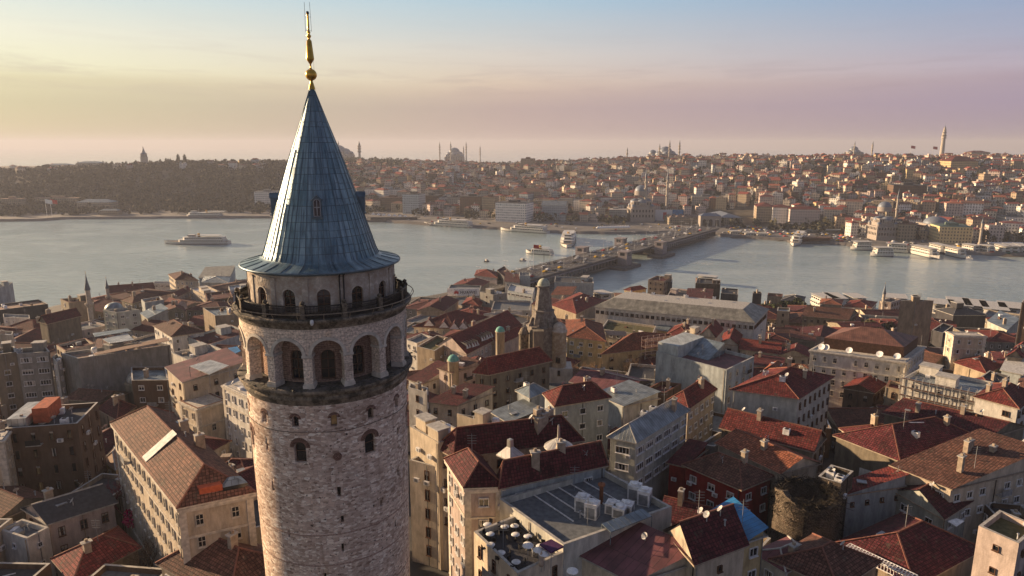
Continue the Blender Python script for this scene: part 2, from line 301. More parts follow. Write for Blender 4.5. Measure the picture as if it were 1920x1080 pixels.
# ------------------------------------------------------------------ the round stone tower
TX, TY, TB = -19.05, 67.5, 36.0
def rubble(name, stones, mortar, gain=1.0):
    m, n, l, b = newmat(name); t = n('ShaderNodeTexCoord')
    w = n('ShaderNodeTexNoise', _Scale=2.2, _Detail=3.0); l(t.outputs['UV'], w.inputs[0]); u0 = mixc(n, l, .05, t.outputs['UV'], w.outputs['Color'])
    def cells(sx, sy):
        mp = n('ShaderNodeMapping'); mp.inputs['Scale'].default_value = (sx, sy, 1); l(u0, mp.inputs[0])
        v = n('ShaderNodeTexVoronoi', voronoi_dimensions='2D', _Scale=1.0, _Randomness=.85); l(mp.outputs[0], v.inputs['Vector']); e = n('ShaderNodeTexVoronoi', voronoi_dimensions='2D', feature='DISTANCE_TO_EDGE', _Scale=1.0, _Randomness=.85); l(mp.outputs[0], e.inputs['Vector'])
        sp = n('ShaderNodeSeparateColor'); l(v.outputs['Color'], sp.inputs[0]); k = len(stones); r = ramp(n, [(i / (k - 1), c) for i, c in enumerate(stones)]); l(sp.outputs[0], r.inputs[0]); return r.outputs[0], e.outputs['Distance']
    c1, e1 = cells(2.9, 6.0); c2, e2 = cells(1.9, 4.2)
    sel = n('ShaderNodeTexNoise', _Scale=.55, _Detail=4.0); l(t.outputs['UV'], sel.inputs[0]); sr = ramp(n, [(.5, 0.0), (.56, 1.0)]); l(sel.outputs[0], sr.inputs[0])
    c = mixc(n, l, sr.outputs[0], c1, c2); em = n('ShaderNodeMix'); l(sr.outputs[0], em.inputs[0]); l(e1, em.inputs[2]); l(e2, em.inputs[3])
    mo = ramp(n, [(.0, 1.0), (.07, .0)]); l(em.outputs[0], mo.inputs[0]); c = mixc(n, l, mo.outputs[0], c, mortar)
    st = n('ShaderNodeTexNoise', _Scale=.17, _Detail=9.0, _Roughness=.72); l(t.outputs['UV'], st.inputs[0]); s2 = ramp(n, [(.32, (.70, .66, .63)), (.5, (.96, .93, .91)), (.68, (1.25, 1.22, 1.16))]); l(st.outputs[0], s2.inputs[0]); c = mixc(n, l, 1, c, s2.outputs[0], 'MULTIPLY')
    mp = n('ShaderNodeMapping'); mp.inputs['Scale'].default_value = (1.1, .1, 1); l(t.outputs['UV'], mp.inputs[0]); ws = n('ShaderNodeTexNoise', _Scale=1.0, _Detail=5.0); l(mp.outputs[0], ws.inputs[0]); wr = ramp(n, [(.56, (1, 1, 1)), (.75, (.74, .70, .67))]); l(ws.outputs[0], wr.inputs[0]); c = mixc(n, l, 1, c, wr.outputs[0], 'MULTIPLY')
    pk = n('ShaderNodeTexNoise', _Scale=3.4, _Detail=2.0); l(t.outputs['UV'], pk.inputs[0]); pr = ramp(n, [(.64, 0.0), (.69, .9)]); l(pk.outputs[0], pr.inputs[0]); c = mixc(n, l, pr.outputs[0], c, (.05, .035, .03))
    l(c, b.inputs['Base Color']); hh = n('ShaderNodeMath', operation='MINIMUM'); l(em.outputs[0], hh.inputs[0]); hh.inputs[1].default_value = .12; bump(n, l, hh.outputs[0], b, .25); b.inputs['Roughness'].default_value = .95; b.inputs['Specular IOR Level'].default_value = .15; return m
SHAFT = rubble('tower_stone', [(.34, .24, .18), (.66, .51, .41), (.76, .62, .51), (.50, .36, .28), (.86, .74, .62), (.95, .87, .76)], (.50, .40, .34))
SHAFT2 = masonry('tower_ashlar', [(.72, .62, .52), (.60, .51, .42), (.66, .58, .49), (.78, .69, .58)], .9, .36, .01, .03, .03, dark=(.25, .2, .16), vary=.75)
BRICKA = masonry('arch_brick', [(.33, .18, .14), (.26, .15, .12), (.36, .22, .17), (.28, .17, .14)], .3, .12, .02, .02, .02)
def grimy(name, col, gr):
    m, n, l, b = newmat(name); t, u = uvscale(n, l, 1, 1)
    a = n('ShaderNodeTexNoise', _Scale=.9, _Detail=9.0, _Roughness=.75); l(u, a.inputs[0]); r = ramp(n, [(.43, gr), (.55, mul(col, .6)), (.68, col)]); l(a.outputs[0], r.inputs[0]); l(r.outputs[0], b.inputs['Base Color'])
    a2 = n('ShaderNodeTexNoise', _Scale=4.0, _Detail=6.0); l(u, a2.inputs[0]); bump(n, l, a2.outputs[0], b, .08); b.inputs['Roughness'].default_value = .95; return m
GRIME = grimy('weathered_cornice', (.36, .29, .21), (.05, .042, .03)); DECK = grimy('mossy_ledge', (.17, .15, .13), (.03, .03, .022)); DRUM = grimy('drum_plaster', (.70, .62, .52), (.34, .27, .21))
def leadroof():
    m, n, l, b = newmat('lead_sheet_roof'); t, u = uvscale(n, l, 1, 1)
    br = n('ShaderNodeTexBrick', offset=.5); l(u, br.inputs[0]); br.inputs['Scale'].default_value = 1; br.inputs['Brick Width'].default_value = .6283 * 2; br.inputs['Row Height'].default_value = 1.45; br.inputs['Mortar Size'].default_value = .02
    br.inputs['Color1'].default_value = (.11, .185, .22, 1); br.inputs['Color2'].default_value = (.195, .28, .32, 1); br.inputs['Mortar'].default_value = (.045, .05, .055, 1)
    mp = n('ShaderNodeMapping'); mp.inputs['Scale'].default_value = (1.6, .22, 1); l(t.outputs['UV'], mp.inputs[0])
    a = n('ShaderNodeTexNoise', _Scale=1.6, _Detail=8.0, _Roughness=.7); l(mp.outputs[0], a.inputs[0]); r = ramp(n, [(.33, (.42, .43, .45)), (.5, (1, 1, 1)), (.66, (1.6, 1.5, 1.4))]); l(a.outputs[0], r.inputs[0])
    c = mixc(n, l, 1, br.outputs['Color'], r.outputs[0], 'MULTIPLY'); l(c, b.inputs['Base Color']); b.inputs['Metallic'].default_value = .45
    rr = ramp(n, [(.3, .5), (.7, .32)]); l(a.outputs[0], rr.inputs[0]); l(rr.outputs[0], b.inputs['Roughness']); bump(n, l, a.outputs[0], b, .06); return m
LEADR = leadroof()
SEAM = plain('lead_seam', (.12, .17, .2), .45, .45)

def cyl_wall(mb, Rf, z0, z1, ops, depth, mi=0, mr=0, step=5.0, zstep=2.5, inner=False):
    ph = [i * step for i in range(int(360 / step))]
    zs = [z0 + (z1 - z0) * i / max(1, int((z1 - z0) / zstep)) for i in range(max(1, int((z1 - z0) / zstep)) + 1)]
    O = []
    for (pc, a, b, w, arch) in ops:
        hw = math.degrees(w / 2 / Rf((a + b) / 2)); O.append((pc % 360, a, b, hw, arch, w))
        for e in (pc - hw, pc + hw):
            e %= 360; ph = [p for p in ph if abs(p - e) > .6]; ph.append(e)
        for z in (a, b): zs = [q for q in zs if abs(q - z) > .04 or q in (z0, z1)]; zs.append(z)
    ph = sorted(set(round(p, 4) for p in ph)); zs = sorted(set(round(z, 3) for z in zs)); UR = Rf((z0 + z1) / 2)
    P = lambda p, z, d=0: ((Rf(z) - d) * sin(radians(p)), -(Rf(z) - d) * cos(radians(p)), z)
    U = lambda p, z, d=0: (radians(p) * UR + d, z)
    def q(a, b, c, d, mi_, sm=True): mb.face([P(*a), P(*b), P(*c), P(*d)], mi_, [U(*a), U(*b), U(*c), U(*d)], sm)
    for i in range(len(ph)):
        p, p2 = ph[i], ph[(i + 1) % len(ph)]
        if p2 <= p: p2 += 360
        mid = (p + p2) / 2
        for za, zb in zip(zs, zs[1:]):
            zm = (za + zb) / 2; hit = False
            for (pc, a, b, hw, arch, w) in O:
                if abs((mid - pc + 180) % 360 - 180) < hw and a < zm < b: hit = True; break
            if not hit:
                q((p, za), (p2, za), (p2, zb), (p, zb), mi)
                if inner: q((p2, za, depth), (p, za, depth), (p, zb, depth), (p2, zb, depth), mi)
    for (pc, a, b, hw, arch, w) in O:
        l, r = pc - hw, pc + hw; zt = b - w / 2 if arch else b
        q((l, a, 0), (l, a, depth), (l, zt, depth), (l, zt, 0), mr, False); q((r, a, depth), (r, a, 0), (r, zt, 0), (r, zt, depth), mr, False)
        q((l, a, 0), (r, a, 0), (r, a, depth), (l, a, depth), mr, False)
        if not arch: q((l, b, depth), (r, b, depth), (r, b, 0), (l, b, 0), mr, False)
        else:
            k = 12; pts = [(pc - hw * cos(pi * j / k), zt + w / 2 * sin(pi * j / k)) for j in range(k + 1)]
            for (pa, za), (pb, zb) in zip(pts, pts[1:]):
                q((pa, za), (pb, zb), (pb, b), (pa, b), mi)
                if inner: q((pb, zb, depth), (pa, za, depth), (pa, b, depth), (pb, b, depth), mi)
                q((pa, za, depth), (pb, zb, depth), (pb, zb, 0), (pa, za, 0), mr, False)
def arc_ring(mb, Rr, pc, zt, r0, r1, out, mi=0, k=14, legs=0):
    "archivolt: a raised ring of stones over an opening"
    pts = [(cos(pi * j / k), sin(pi * j / k)) for j in range(k + 1)]
    def P(c, s_, r, o): p = radians(pc) - c * r / Rr; return ((Rr + o) * sin(p), -(Rr + o) * cos(p), zt + s_ * r)
    for (c0, s0), (c1, s1) in zip(pts, pts[1:]):
        mb.face([P(c0, s0, r0, out), P(c1, s1, r0, out), P(c1, s1, r1, out), P(c0, s0, r1, out)], mi)
        mb.face([P(c0, s0, r1, out), P(c1, s1, r1, out), P(c1, s1, r1, -.05), P(c0, s0, r1, -.05)], mi)
        mb.face([P(c0, s0, r0, -.05), P(c1, s1, r0, -.05), P(c1, s1, r0, out), P(c0, s0, r0, out)], mi)
def polar_box(mb, pc, z0, z1, w, ri, ro, mi=0, taper=0):
    p = radians(pc); c = ((ri + ro) / 2 * sin(p), -(ri + ro) / 2 * cos(p), z0); mb.box(c, (w, ro - ri, z1 - z0), mi, p)
def win_mesh(name, w, h, arched, frame, bars=(1, 2), depth=.14, sill=True):
    "window facing -Y: frame, dark glass and bars, centred at the origin, standing a little proud of the wall"
    mb = MB(); fw = min(.075, w * .09)
    def outline(hw, hh, k=8):
        if not arched: return [(-hw, -hh), (hw, -hh), (hw, hh), (-hw, hh)]
        return [(-hw, -hh), (hw, -hh)] + [(hw * cos(pi * j / k), hh - hw + hw * sin(pi * j / k)) for j in range(k + 1)]
    o = outline(w / 2, h / 2); i = outline(w / 2 - fw, h / 2 - fw); d = depth; n = len(o)
    for a in range(n):
        b = (a + 1) % n
        mb.face([(o[a][0], -d, o[a][1]), (o[b][0], -d, o[b][1]), (i[b][0], -d, i[b][1]), (i[a][0], -d, i[a][1])], 0)
        mb.face([(o[a][0], .05, o[a][1]), (o[b][0], .05, o[b][1]), (o[b][0], -d, o[b][1]), (o[a][0], -d, o[a][1])], 0)
        mb.face([(i[a][0], -d, i[a][1]), (i[b][0], -d, i[b][1]), (i[b][0], -.02, i[b][1]), (i[a][0], -.02, i[a][1])], 0)
    mb.face([(x, -.02, z) for x, z in i], 1)
    for k in range(1, bars[0] + 1): mb.box((-w / 2 + w * k / (bars[0] + 1), -.05, -h / 2 + fw), (.07, .06, h - 2 * fw - (w * .1 if arched else 0)), 2)
    for k in range(1, bars[1]): mb.box((0, -.055, -h / 2 + h * k / bars[1]), (w - 2 * fw, .06, .07), 2)
    if sill: mb.box((0, -.18, -h / 2 - .1), (w + .16, .2, .08), 0)
    return mb

def build_tower():
    T = thing('stone_tower', 'round medieval stone tower with a blue lead cone roof and gilded finial in the foreground', 'tower', (TX, TY, TB))
    o_ = (0, 0, TB); Bd = lambda mb, nm, mats, par=T: mb.build(nm, mats, par, off=o_)
    Rs = lambda z: lerp_tab([(34, 7.5), (51.4, 7.65), (62, 7.84), (71, 7.98), (73.5, 8.0)], z)
    small = [(17.7 + 25.714 * k, 71.15, 72.3, .62, True) for k in range(14)]
    big = [(a, 67.6, 69.7, 1.15, True) for a in (-6.2, 42.1, -57, 93, 141, 190, 238)]
    slit = [(18.2, 63.9, 64.9, .3, False), (19.6, 61.1, 61.8, .28, False), (18.7, 57.9, 58.8, .24, False), (49.8, 61.5, 62.2, .3, False), (69, 63.7, 64.6, .28, False), (-31.8, 64.1, 65.1, .26, False),
            (-33.5, 68.3, 69.0, .3, False), (-58, 60, 61, .3, False), (5, 55, 55.8, .25, False), (64, 58.2, 59, .25, False), (-20, 59.5, 60.2, .2, False), (70, 68.1, 68.9, .3, False)]
    mb = MB(); cyl_wall(mb, Rs, 34, 73.5, small + big + slit, .7); shaft = Bd(mb, 'shaft', SHAFT)
    mb = MB()
    for (p, a, b, w, ar) in small + big: arc_ring(mb, Rs(b), p, b - w / 2, w / 2, w / 2 + (.26 if w < 1 else .42), .03)
    Bd(mb, 'window_arches', BRICKA)
    mb = MB()
    for z in (59.9, 56.6, 52.5): mb.lathe([(Rs(z) - .02, z - .10), (Rs(z) + .01, z - .07), (Rs(z) + .01, z + .07), (Rs(z) - .02, z + .10)], 96)
    Bd(mb, 'brick_courses', masonry('course_brick', [(.54, .38, .31), (.44, .31, .25), (.58, .44, .36), (.46, .33, .28)], .3, .12, .02, .02, .02, dark=(.3, .22, .18)))
    mb = MB()
    for k in range(60):
        a, b = 2 * pi * k / 60, 2 * pi * (k + 1) / 60; za = 70.75 - .12 * abs(sin(a * 3.5)); zb = 70.75 - .12 * abs(sin(b * 3.5)); r = 8.03
        mb.tube((r * sin(a), -r * cos(a), za), (r * sin(b), -r * cos(b), zb), .025, n=4)
    Bd(mb, 'cable', DK)
    mb = MB(); p = radians(18.6); c = Vector((7.96 * sin(p), -7.96 * cos(p), 68.06)); d = Vector((sin(p), -cos(p), 0)); mb.tube(c - d * .1, c + d * .07, .42, .40, 20); Bd(mb, 'round_plaque', BRICKA)
    def panes(lst, rr, name, frame, bars, dd, lit=None):
        for i, (pc, a, b, w, ar) in enumerate(lst):
            mb = win_mesh('w', w * .98, (b - a) * .99, ar, frame, bars, .06, False); R_ = rr((a + b) / 2) - dd; p = radians(pc)
            o = mb.build(name, [frame, GLASS, frame], T); o.location = (R_ * sin(p), -R_ * cos(p), (a + b) / 2 - TB); o.rotation_euler = (0, 0, p)
            if lit is not None and i == lit: o.data.materials[1] = LITP
    LITP = plain('warm_lit_pane', (.62, .40, .16), .6)  # warm pane colour stands in for light from inside one window
    panes(small, Rs, 'window', BRN, (0, 1), .45, 0); panes(big, Rs, 'window', BRN, (0, 2), .4)
    for i, (pc, a, b, w, ar) in enumerate(slit):
        mb = MB(); p = radians(pc); r = Rs(a) - .65; mb.box((r * sin(p), -r * cos(p), a), (w, .05, b - a), 0, p); Bd(mb, 'slit', DK)
    # lower cornice and arcade
    mb = MB(); mb.lathe([(8.0, 73.3), (8.12, 73.45), (8.12, 73.75), (8.3, 73.85), (8.32, 74.1), (8.2, 74.15), (8.22, 74.3), (8.5, 74.45), (8.66, 74.6), (8.7, 74.85), (8.62, 74.95), (8.2, 75.0)], 120, ur=8.3); Bd(mb, 'lower_cornice', GRIME)
    mb = MB(); mb.lathe([(8.66, 74.93), (8.5, 75.02), (6.3, 75.06)], 96, ur=8.3)
    for k in range(150):
        a = R.uniform(-2.2, 2.2); r = R.uniform(7.3, 8.6); mb.box((r * sin(a), -r * cos(a), 74.95), (R.uniform(.15, .6), R.uniform(.1, .4), R.uniform(.06, .17)), 0, R.uniform(0, 3))
    Bd(mb, 'arcade_floor', DECK)
    arc = [(16 + 25.714 * k, 75.0, 79.6, 2.84, True) for k in range(14)]
    mb = MB(); cyl_wall(mb, lambda z: 8.15, 75.0, 80.95, arc, 1.15, inner=True, step=4, zstep=1.5); Bd(mb, 'arcade_wall', SHAFT2)
    for (p, a, b, w, ar) in arc: mb = MB(); arc_ring(mb, 8.15, p, 78.18, 1.41, 1.70, .09, k=18); Bd(mb, 'archivolt', TRIM)
    mb = MB()
    for k in range(14):
        p = 16 + 25.714 * (k + .5)
        polar_box(mb, p, 77.98, 78.2, .98, 7.05, 8.27); polar_box(mb, p, 75.0, 75.35, 1.04, 7.05, 8.3); polar_box(mb, p, 75.35, 75.5, .94, 7.05, 8.24)
    Bd(mb, 'pier_mouldings', TRIM)
    iw = [(16 + 25.714 * k, 75.3, 78.2, 1.35, True) for k in range(14)]
    mb = MB(); cyl_wall(mb, lambda z: 6.45, 75.0, 80.9, iw, .5, step=5); mb.lathe([(8.1, 80.55), (6.3, 80.56)], 64); Bd(mb, 'gallery_wall', masonry('gallery_brick', [(.40, .28, .22), (.30, .20, .16), (.42, .31, .25), (.34, .24, .19)], .6, .2, .012, .03, .03, vary=.8))
    panes(iw, lambda z: 6.45, 'gallery_window', BRN, (1, 3), .3)
    mb = MB(); mb.lathe([(8.14, 80.6), (8.2, 80.7), (8.24, 80.95), (8.4, 81.05), (8.42, 81.2), (8.7, 81.32), (8.76, 81.5), (8.72, 81.6), (8.3, 81.62)], 120, ur=8.4); Bd(mb, 'upper_cornice', GRIME)
    mb = MB(); mb.lathe([(8.74, 81.52), (8.6, 81.63), (6.9, 81.66)], 96, ur=8.4); Bd(mb, 'balcony_floor', DECK)
    # balcony railing, one panel per bay between stone posts
    for k in range(14):
        p0 = 2.2 + 25.714 * k; mb = MB(); polar_box(mb, p0, 81.6, 82.75, .42, 7.95, 8.37); polar_box(mb, p0, 82.75, 82.9, .52, 7.9, 8.42); polar_box(mb, p0, 81.6, 81.85, .54, 7.88, 8.44)
        p = radians(p0); c = (8.16 * sin(p), -8.16 * cos(p)); mb.lathe([(.1, 82.9), (.22, 83.03), (.2, 83.18), (.02, 83.3)], 10, c); Bd(mb, 'balcony_post', GRIME)
        mb = MB(); rr = 8.16
        pt = lambda d, z, r=rr: (r * sin(radians(d)), -r * cos(radians(d)), z)
        a0, a1 = p0 + 1.6, p0 + 24.1; m_ = 8
        for i in range(m_):
            x, y = a0 + (a1 - a0) * i / m_, a0 + (a1 - a0) * (i + 1) / m_
            for z, r in ((82.78, .07), (81.75, .05), (82.55, .03)): mb.tube(pt(x, z), pt(y, z), r, n=4)
        nb = 26
        for i in range(nb + 1):
            d = a0 + (a1 - a0) * i / nb; mb.tube(pt(d, 81.66), pt(d, 82.25, rr + .14), .035, n=4); mb.tube(pt(d, 82.25, rr + .14), pt(d, 82.78), .035, n=4)
            if i < nb: mb.tube(pt(d, 81.8), pt(d + (a1 - a0) / nb, 82.5, rr + .05), .028, n=3)
        Bd(mb, 'balcony_railing', DK)
    mb = MB()
    for k in range(72):
        a, b = 2 * pi * k / 72, 2 * pi * (k + 1) / 72; r = 8.98; mb.tube((r * sin(a), -r * cos(a), 82.2), (r * sin(b), -r * cos(b), 82.2), .045, n=5)
        if k % 3 == 0: mb.tube((8.6 * sin(a), -8.6 * cos(a), 81.5), (r * sin(a), -r * cos(a), 82.2), .03, n=4)
    Bd(mb, 'outer_guard_rail', plain('worn_cream_rail', (.30, .24, .17), .7))
    mb = MB(); p = radians(14); mb.lathe([(.02, 81.75), (.14, 81.7), (.17, 81.45), (.1, 81.25), (.02, 81.2)], 10, (8.95 * sin(p - .1), -8.95 * cos(p - .1))); mb.lathe([(.02, 81.75), (.14, 81.7), (.17, 81.45), (.1, 81.25), (.02, 81.2)], 10, (8.95 * sin(-1.05), -8.95 * cos(-1.05))); Bd(mb, 'floodlight', WHT)
    # drum
    dw = [(15.6 + 25.714 * k, 81.9, 84.1, 1.2, True) for k in range(14)]
    mb = MB(); cyl_wall(mb, lambda z: 7.06, 81.6, 85.45, dw, .45, step=5); Bd(mb, 'drum_wall', DRUM)
    panes(dw, lambda z: 7.06, 'drum_window', BRN, (1, 3), .3)
    mb = MB()
    for k in range(14):
        p = 2.75 + 25.714 * k; polar_box(mb, p, 81.6, 84.95, .5, 6.9, 7.14); polar_box(mb, p, 84.95, 85.1, .62, 6.9, 7.2)
    for (p, a, b, w, ar) in dw: arc_ring(mb, 7.06, p, b - w / 2, w / 2, w / 2 + .12, .04)
    Bd(mb, 'pilasters', DRUM)
    mb = MB()
    for d in (27.2, 30.2):
        p = radians(d); mb.tube((7.22 * sin(p), -7.22 * cos(p), 81.7), (7.22 * sin(p), -7.22 * cos(p), 85.2), .07, n=6); mb.tube((7.22 * sin(p), -7.22 * cos(p), 85.2), (7.6 * sin(p), -7.6 * cos(p), 85.5), .07, n=6)
    Bd(mb, 'downpipes', DK)
    # roof
    prof = [(7.06, 85.3), (7.35, 85.36), (7.62, 85.5), (7.70, 85.52), (7.72, 85.64), (7.66, 85.68), (6.6, 85.93), (5.9, 86.13), (5.62, 86.3), (5.35, 86.95)]
    cone = [(3.88, 91.6), (2.5, 95.6), (1.02, 99.8), (.13, 102.35)]
    cr = lambda z: lerp_tab([(86.3, 5.62), (86.95, 5.35), (91.6, 3.88), (95.6, 2.55), (99.8, 1.02), (102.35, .13)], z)
    pp = prof + [(cr(z), z) for z in [88.5, 90, 91.6, 93, 94.4, 95.6, 97, 98.4, 99.8, 101, 102.35]]
    mb = MB(); mb.lathe(pp, 112, ur=5.6); rf = Bd(mb, 'cone_roof', LEADR)
    mb = MB(); nseam = 56
    for i in range(nseam):
        a = 2 * pi * i / nseam
        P = lambda r, z: ((r + .02) * sin(a), -(r + .02) * cos(a), z + .01)
        zt = 102 if i % 4 == 0 else (96.5 if i % 2 == 0 else 91.5)
        pl = [P(5.62, 86.3), P(5.35, 86.95)] + [P(cr(z), z) for z in (91.6, 95.6, 99.8, 102) if z < zt] + [P(cr(zt), zt)]
        if R.random() < .93:
            for u, v in zip(pl, pl[1:]): mb.tube(u, v, .032, n=4)
        if i % 2 == 0: mb.tube(P(7.66, 85.68), P(5.9, 86.13), .035, n=4)
    z = 87.7; k = 0
    while z < 101.9:
        r = cr(z) + .012; n_ = 56; jj = [R.uniform(-.05, .05) for _ in range(n_)]
        for i in range(n_):
            a, b = 2 * pi * i / n_, 2 * pi * (i + 1) / n_; zz = z + jj[i // 2]; mb.tube((r * sin(a), -r * cos(a), zz), (r * sin(b), -r * cos(b), zz), .03, n=4)
        z += 1.42; k += 1
    mb.lathe([(7.72, 85.5), (7.77, 85.56), (7.76, 85.66), (7.68, 85.70)], 112)
    s_ = Bd(mb, 'seams', SEAM, rf)
    for k in range(4):
        pd = 13.6 + 90 * k; p = radians(pd); D = MB(); z0 = 90.35; z1 = 92.0; rr = cr(z0); w = .38
        # cheeks, front with arched opening, gabled hood (local: x across, y outwards)
        def Q(x, y, z): return (x * cos(p) + y * sin(p), x * sin(p) - y * cos(p), z)
        yo = rr + .14
        D.face([Q(-w, yo, z0), Q(w, yo, z0), Q(w, yo, z1), Q(0, yo, z1 + .32), Q(-w, yo, z1)], 0)
        for s in (-1, 1):
            D.face([Q(s * w, yo, z0), Q(s * w, yo, z1), Q(s * w, cr(z1) - .3, z1), Q(s * w, rr - .3, z0)], 0)
            D.face([Q(s * (w + .16), yo + .12, z1 - .08), Q(0, yo + .12, z1 + .4), Q(0, cr(z1) - .8, z1 + .4), Q(s * (w + .16), cr(z1) - .6, z1 - .08)], 0)
            D.face([Q(s * (w + .16), yo + .12, z1 - .16), Q(0, yo + .12, z1 + .3), Q(0, yo + .12, z1 + .4), Q(s * (w + .16), yo + .12, z1 - .08)], 0)
        D.box(Q(0, yo, z0 - .1)[:2] + (z0 - .1,), (1.1, .25, .1), 0, p)
        dm = Bd(D, 'dormer', SEAM, rf); gm = win_mesh('w', .56, 1.45, True, GREY, (1, 2), .05, False)
        g = gm.build('dormer_window', [GREY, GLASS, GREY], rf); q_ = Q(0, yo, z0 + .85); g.location = (q_[0], q_[1], z0 + .9 - TB); g.rotation_euler = (0, 0, p)
        g.scale = (1.15, 1, 1.1)
    mb = MB(); mb.lathe([(.34, 102.1), (.2, 102.6), (.13, 102.85)] + [(max(.08, .54 * sin(pi * j / 12)), 103.44 - .54 * cos(pi * j / 12)) for j in range(1, 12)] + [(.08, 104.1), (.07, 104.42), (.12, 104.45), (.38, 104.86), (.37, 104.92), (.23, 106.5), (.16, 106.56), (.1, 106.7), (.2, 106.85), (.22, 106.95), (.1, 107.1), (.16, 107.2), (.16, 107.3), (.09, 107.4), (.1, 107.8), (.1, 108.9)], 20); Bd(mb, 'finial', GOLD)
    mb = MB(); mb.lathe([(.12, 108.85), (.16, 108.95), (.1, 109.1), (0, 109.12)], 8)
    for s in (-1, 1): mb.tube((s * .28, 0, 107.3), (s * .24, 0, 109.9), .018, n=4); mb.tube((s * .28, 0, 107.4), (0, 0, 107.4), .015, n=4); mb.tube((s * .25, 0, 108.6), (0, 0, 108.6), .015, n=4)
    mb.tube((.33, 0, 105.2), (.3, 0, 103.9), .012, n=3)
    Bd(mb, 'lightning_rods', DK)
build_tower()

# ------------------------------------------------------------------ water, ground, hills
def water():
    m, n, l, b = newmat('sea_water'); t = n('ShaderNodeTexCoord'); mp = n('ShaderNodeMapping'); mp.inputs['Scale'].default_value = (.55, 1.0, 1); mp.inputs['Rotation'].default_value = (0, 0, .35); l(t.outputs['Object'], mp.inputs[0])
    a = n('ShaderNodeTexNoise', _Scale=.22, _Detail=8.0, _Roughness=.62, _Distortion=.4); l(mp.outputs[0], a.inputs[0])
    c = n('ShaderNodeTexNoise', _Scale=.012, _Detail=4.0, _Distortion=1.2); l(mp.outputs[0], c.inputs[0])
    cr = ramp(n, [(.38, (.27, .35, .35)), (.62, (.36, .43, .42))]); l(c.outputs[0], cr.inputs[0]); l(cr.outputs[0], b.inputs['Base Color'])
    rr = ramp(n, [(.35, .08), (.65, .18)]); l(c.outputs[0], rr.inputs[0]); l(rr.outputs[0], b.inputs['Roughness'])
    bump(n, l, a.outputs[0], b, 1.1, .6); b.inputs['IOR'].default_value = 1.33; b.inputs['Specular IOR Level'].default_value = .5
    mb = MB(); mb.face([(-14000, -300, 0), (14000, -300, 0), (14000, 14000, 0), (-14000, 14000, 0)]); o = mb.build('water', m); tag(o, kind='structure')
water()
def terrain(name, zf_, x0, x1, y0, y1, sx, sy, mat):
    mb = MB(); nx, ny = int((x1 - x0) / sx), int((y1 - y0) / sy); me = bpy.data.meshes.new(name); vs = []; fs = []
    for j in range(ny + 1):
        for i in range(nx + 1):
            x, y = x0 + i * sx, y0 + j * sy; vs.append((x, y, zf_(x, y)))
    for j in range(ny):
        for i in range(nx):
            a = j * (nx + 1) + i; q = (a, a + 1, a + nx + 2, a + nx + 1)
            if max(vs[k][2] for k in q) > -2.9: fs.append(q)
    me.from_pydata(vs, [], fs); me.materials.append(mat); [setattr(p, 'use_smooth', True) for p in me.polygons]
    o = bpy.data.objects.new(name, me); COL.objects.link(o); return tag(o, kind='structure')
def groundmat(name, c1, c2, sc):
    m, n, l, b = newmat(name); t = n('ShaderNodeTexCoord'); a = n('ShaderNodeTexNoise', _Scale=sc, _Detail=8.0, _Roughness=.65); l(t.outputs['Object'], a.inputs[0]); r = ramp(n, [(.38, c1), (.62, c2)]); l(a.outputs[0], r.inputs[0]); l(r.outputs[0], b.inputs['Base Color']); b.inputs['Roughness'].default_value = .95; return m
terrain('ground', near_z, -520, 660, -90, 560, 5, 5, groundmat('asphalt_ground', (.035, .033, .032), (.07, .062, .055), .15))
terrain('hills', far_z, -1500, 2100, 560, 3700, 20, 20, groundmat('hill_soil', (.05, .045, .035), (.11, .09, .065), .03))
terrain('quay', lambda x, y: (2.6 if -2 < y - lerp_tab(FS, x) < 116 else -3), -1250, 1500, 560, 1500, 6, 4, groundmat('quay_paving', (.10, .095, .09), (.17, .155, .14), .06))

# ------------------------------------------------------------------ buildings of the near shore
NEARB = []; WM = {}
def winsrc(kind, frame):
    k = (kind, frame)
    if k not in WM:
        fm = {'w': WHT, 't': TRIM, 'd': BRN, 'g': GREY}[frame]
        spec = {'t': (1.05, 1.75, False, (1, 2)), 'a': (1.1, 2.0, True, (1, 2)), 's': (.8, .9, False, (0, 1)), 'r': (2.5, 1.45, False, (3, 1)), 'q': (1.0, 1.5, False, (0, 1)), 'n': (.75, 1.6, False, (0, 2)), 'c': (1.5, 1.4, False, (1, 1)), 'l': (.9, 2.0, False, (0, 1))}[kind]
        mes = []
        for var in range(5):
            wmb = win_mesh('window', spec[0], spec[1], spec[2], None, spec[3], .16); w_, h_ = spec[0] * .43, spec[1] * .43
            if var == 1: wmb.face([(-w_, -.03, h_ * .1), (w_, -.03, h_ * .1), (w_, -.03, h_), (-w_, -.03, h_)], 3)
            if var == 2: wmb.face([(-w_, -.03, -h_), (-w_ * .35, -.03, -h_), (-w_ * .5, -.03, h_), (-w_, -.03, h_)], 3); wmb.face([(w_ * .5, -.03, -h_), (w_, -.03, -h_), (w_, -.03, h_), (w_ * .4, -.03, h_)], 3)
            if var == 3: wmb.face([(-w_, -.03, h_ * .6), (w_, -.03, h_ * .6), (w_, -.03, h_), (-w_, -.03, h_)], 3)
            o = wmb.build('window', [fm, GLASS, fm, CURT]); mes.append(o.data); bpy.data.objects.remove(o)
        WM[k] = (mes, spec)
    return WM[k]
def V2(p): return Vector((p[0], p[1], 0))
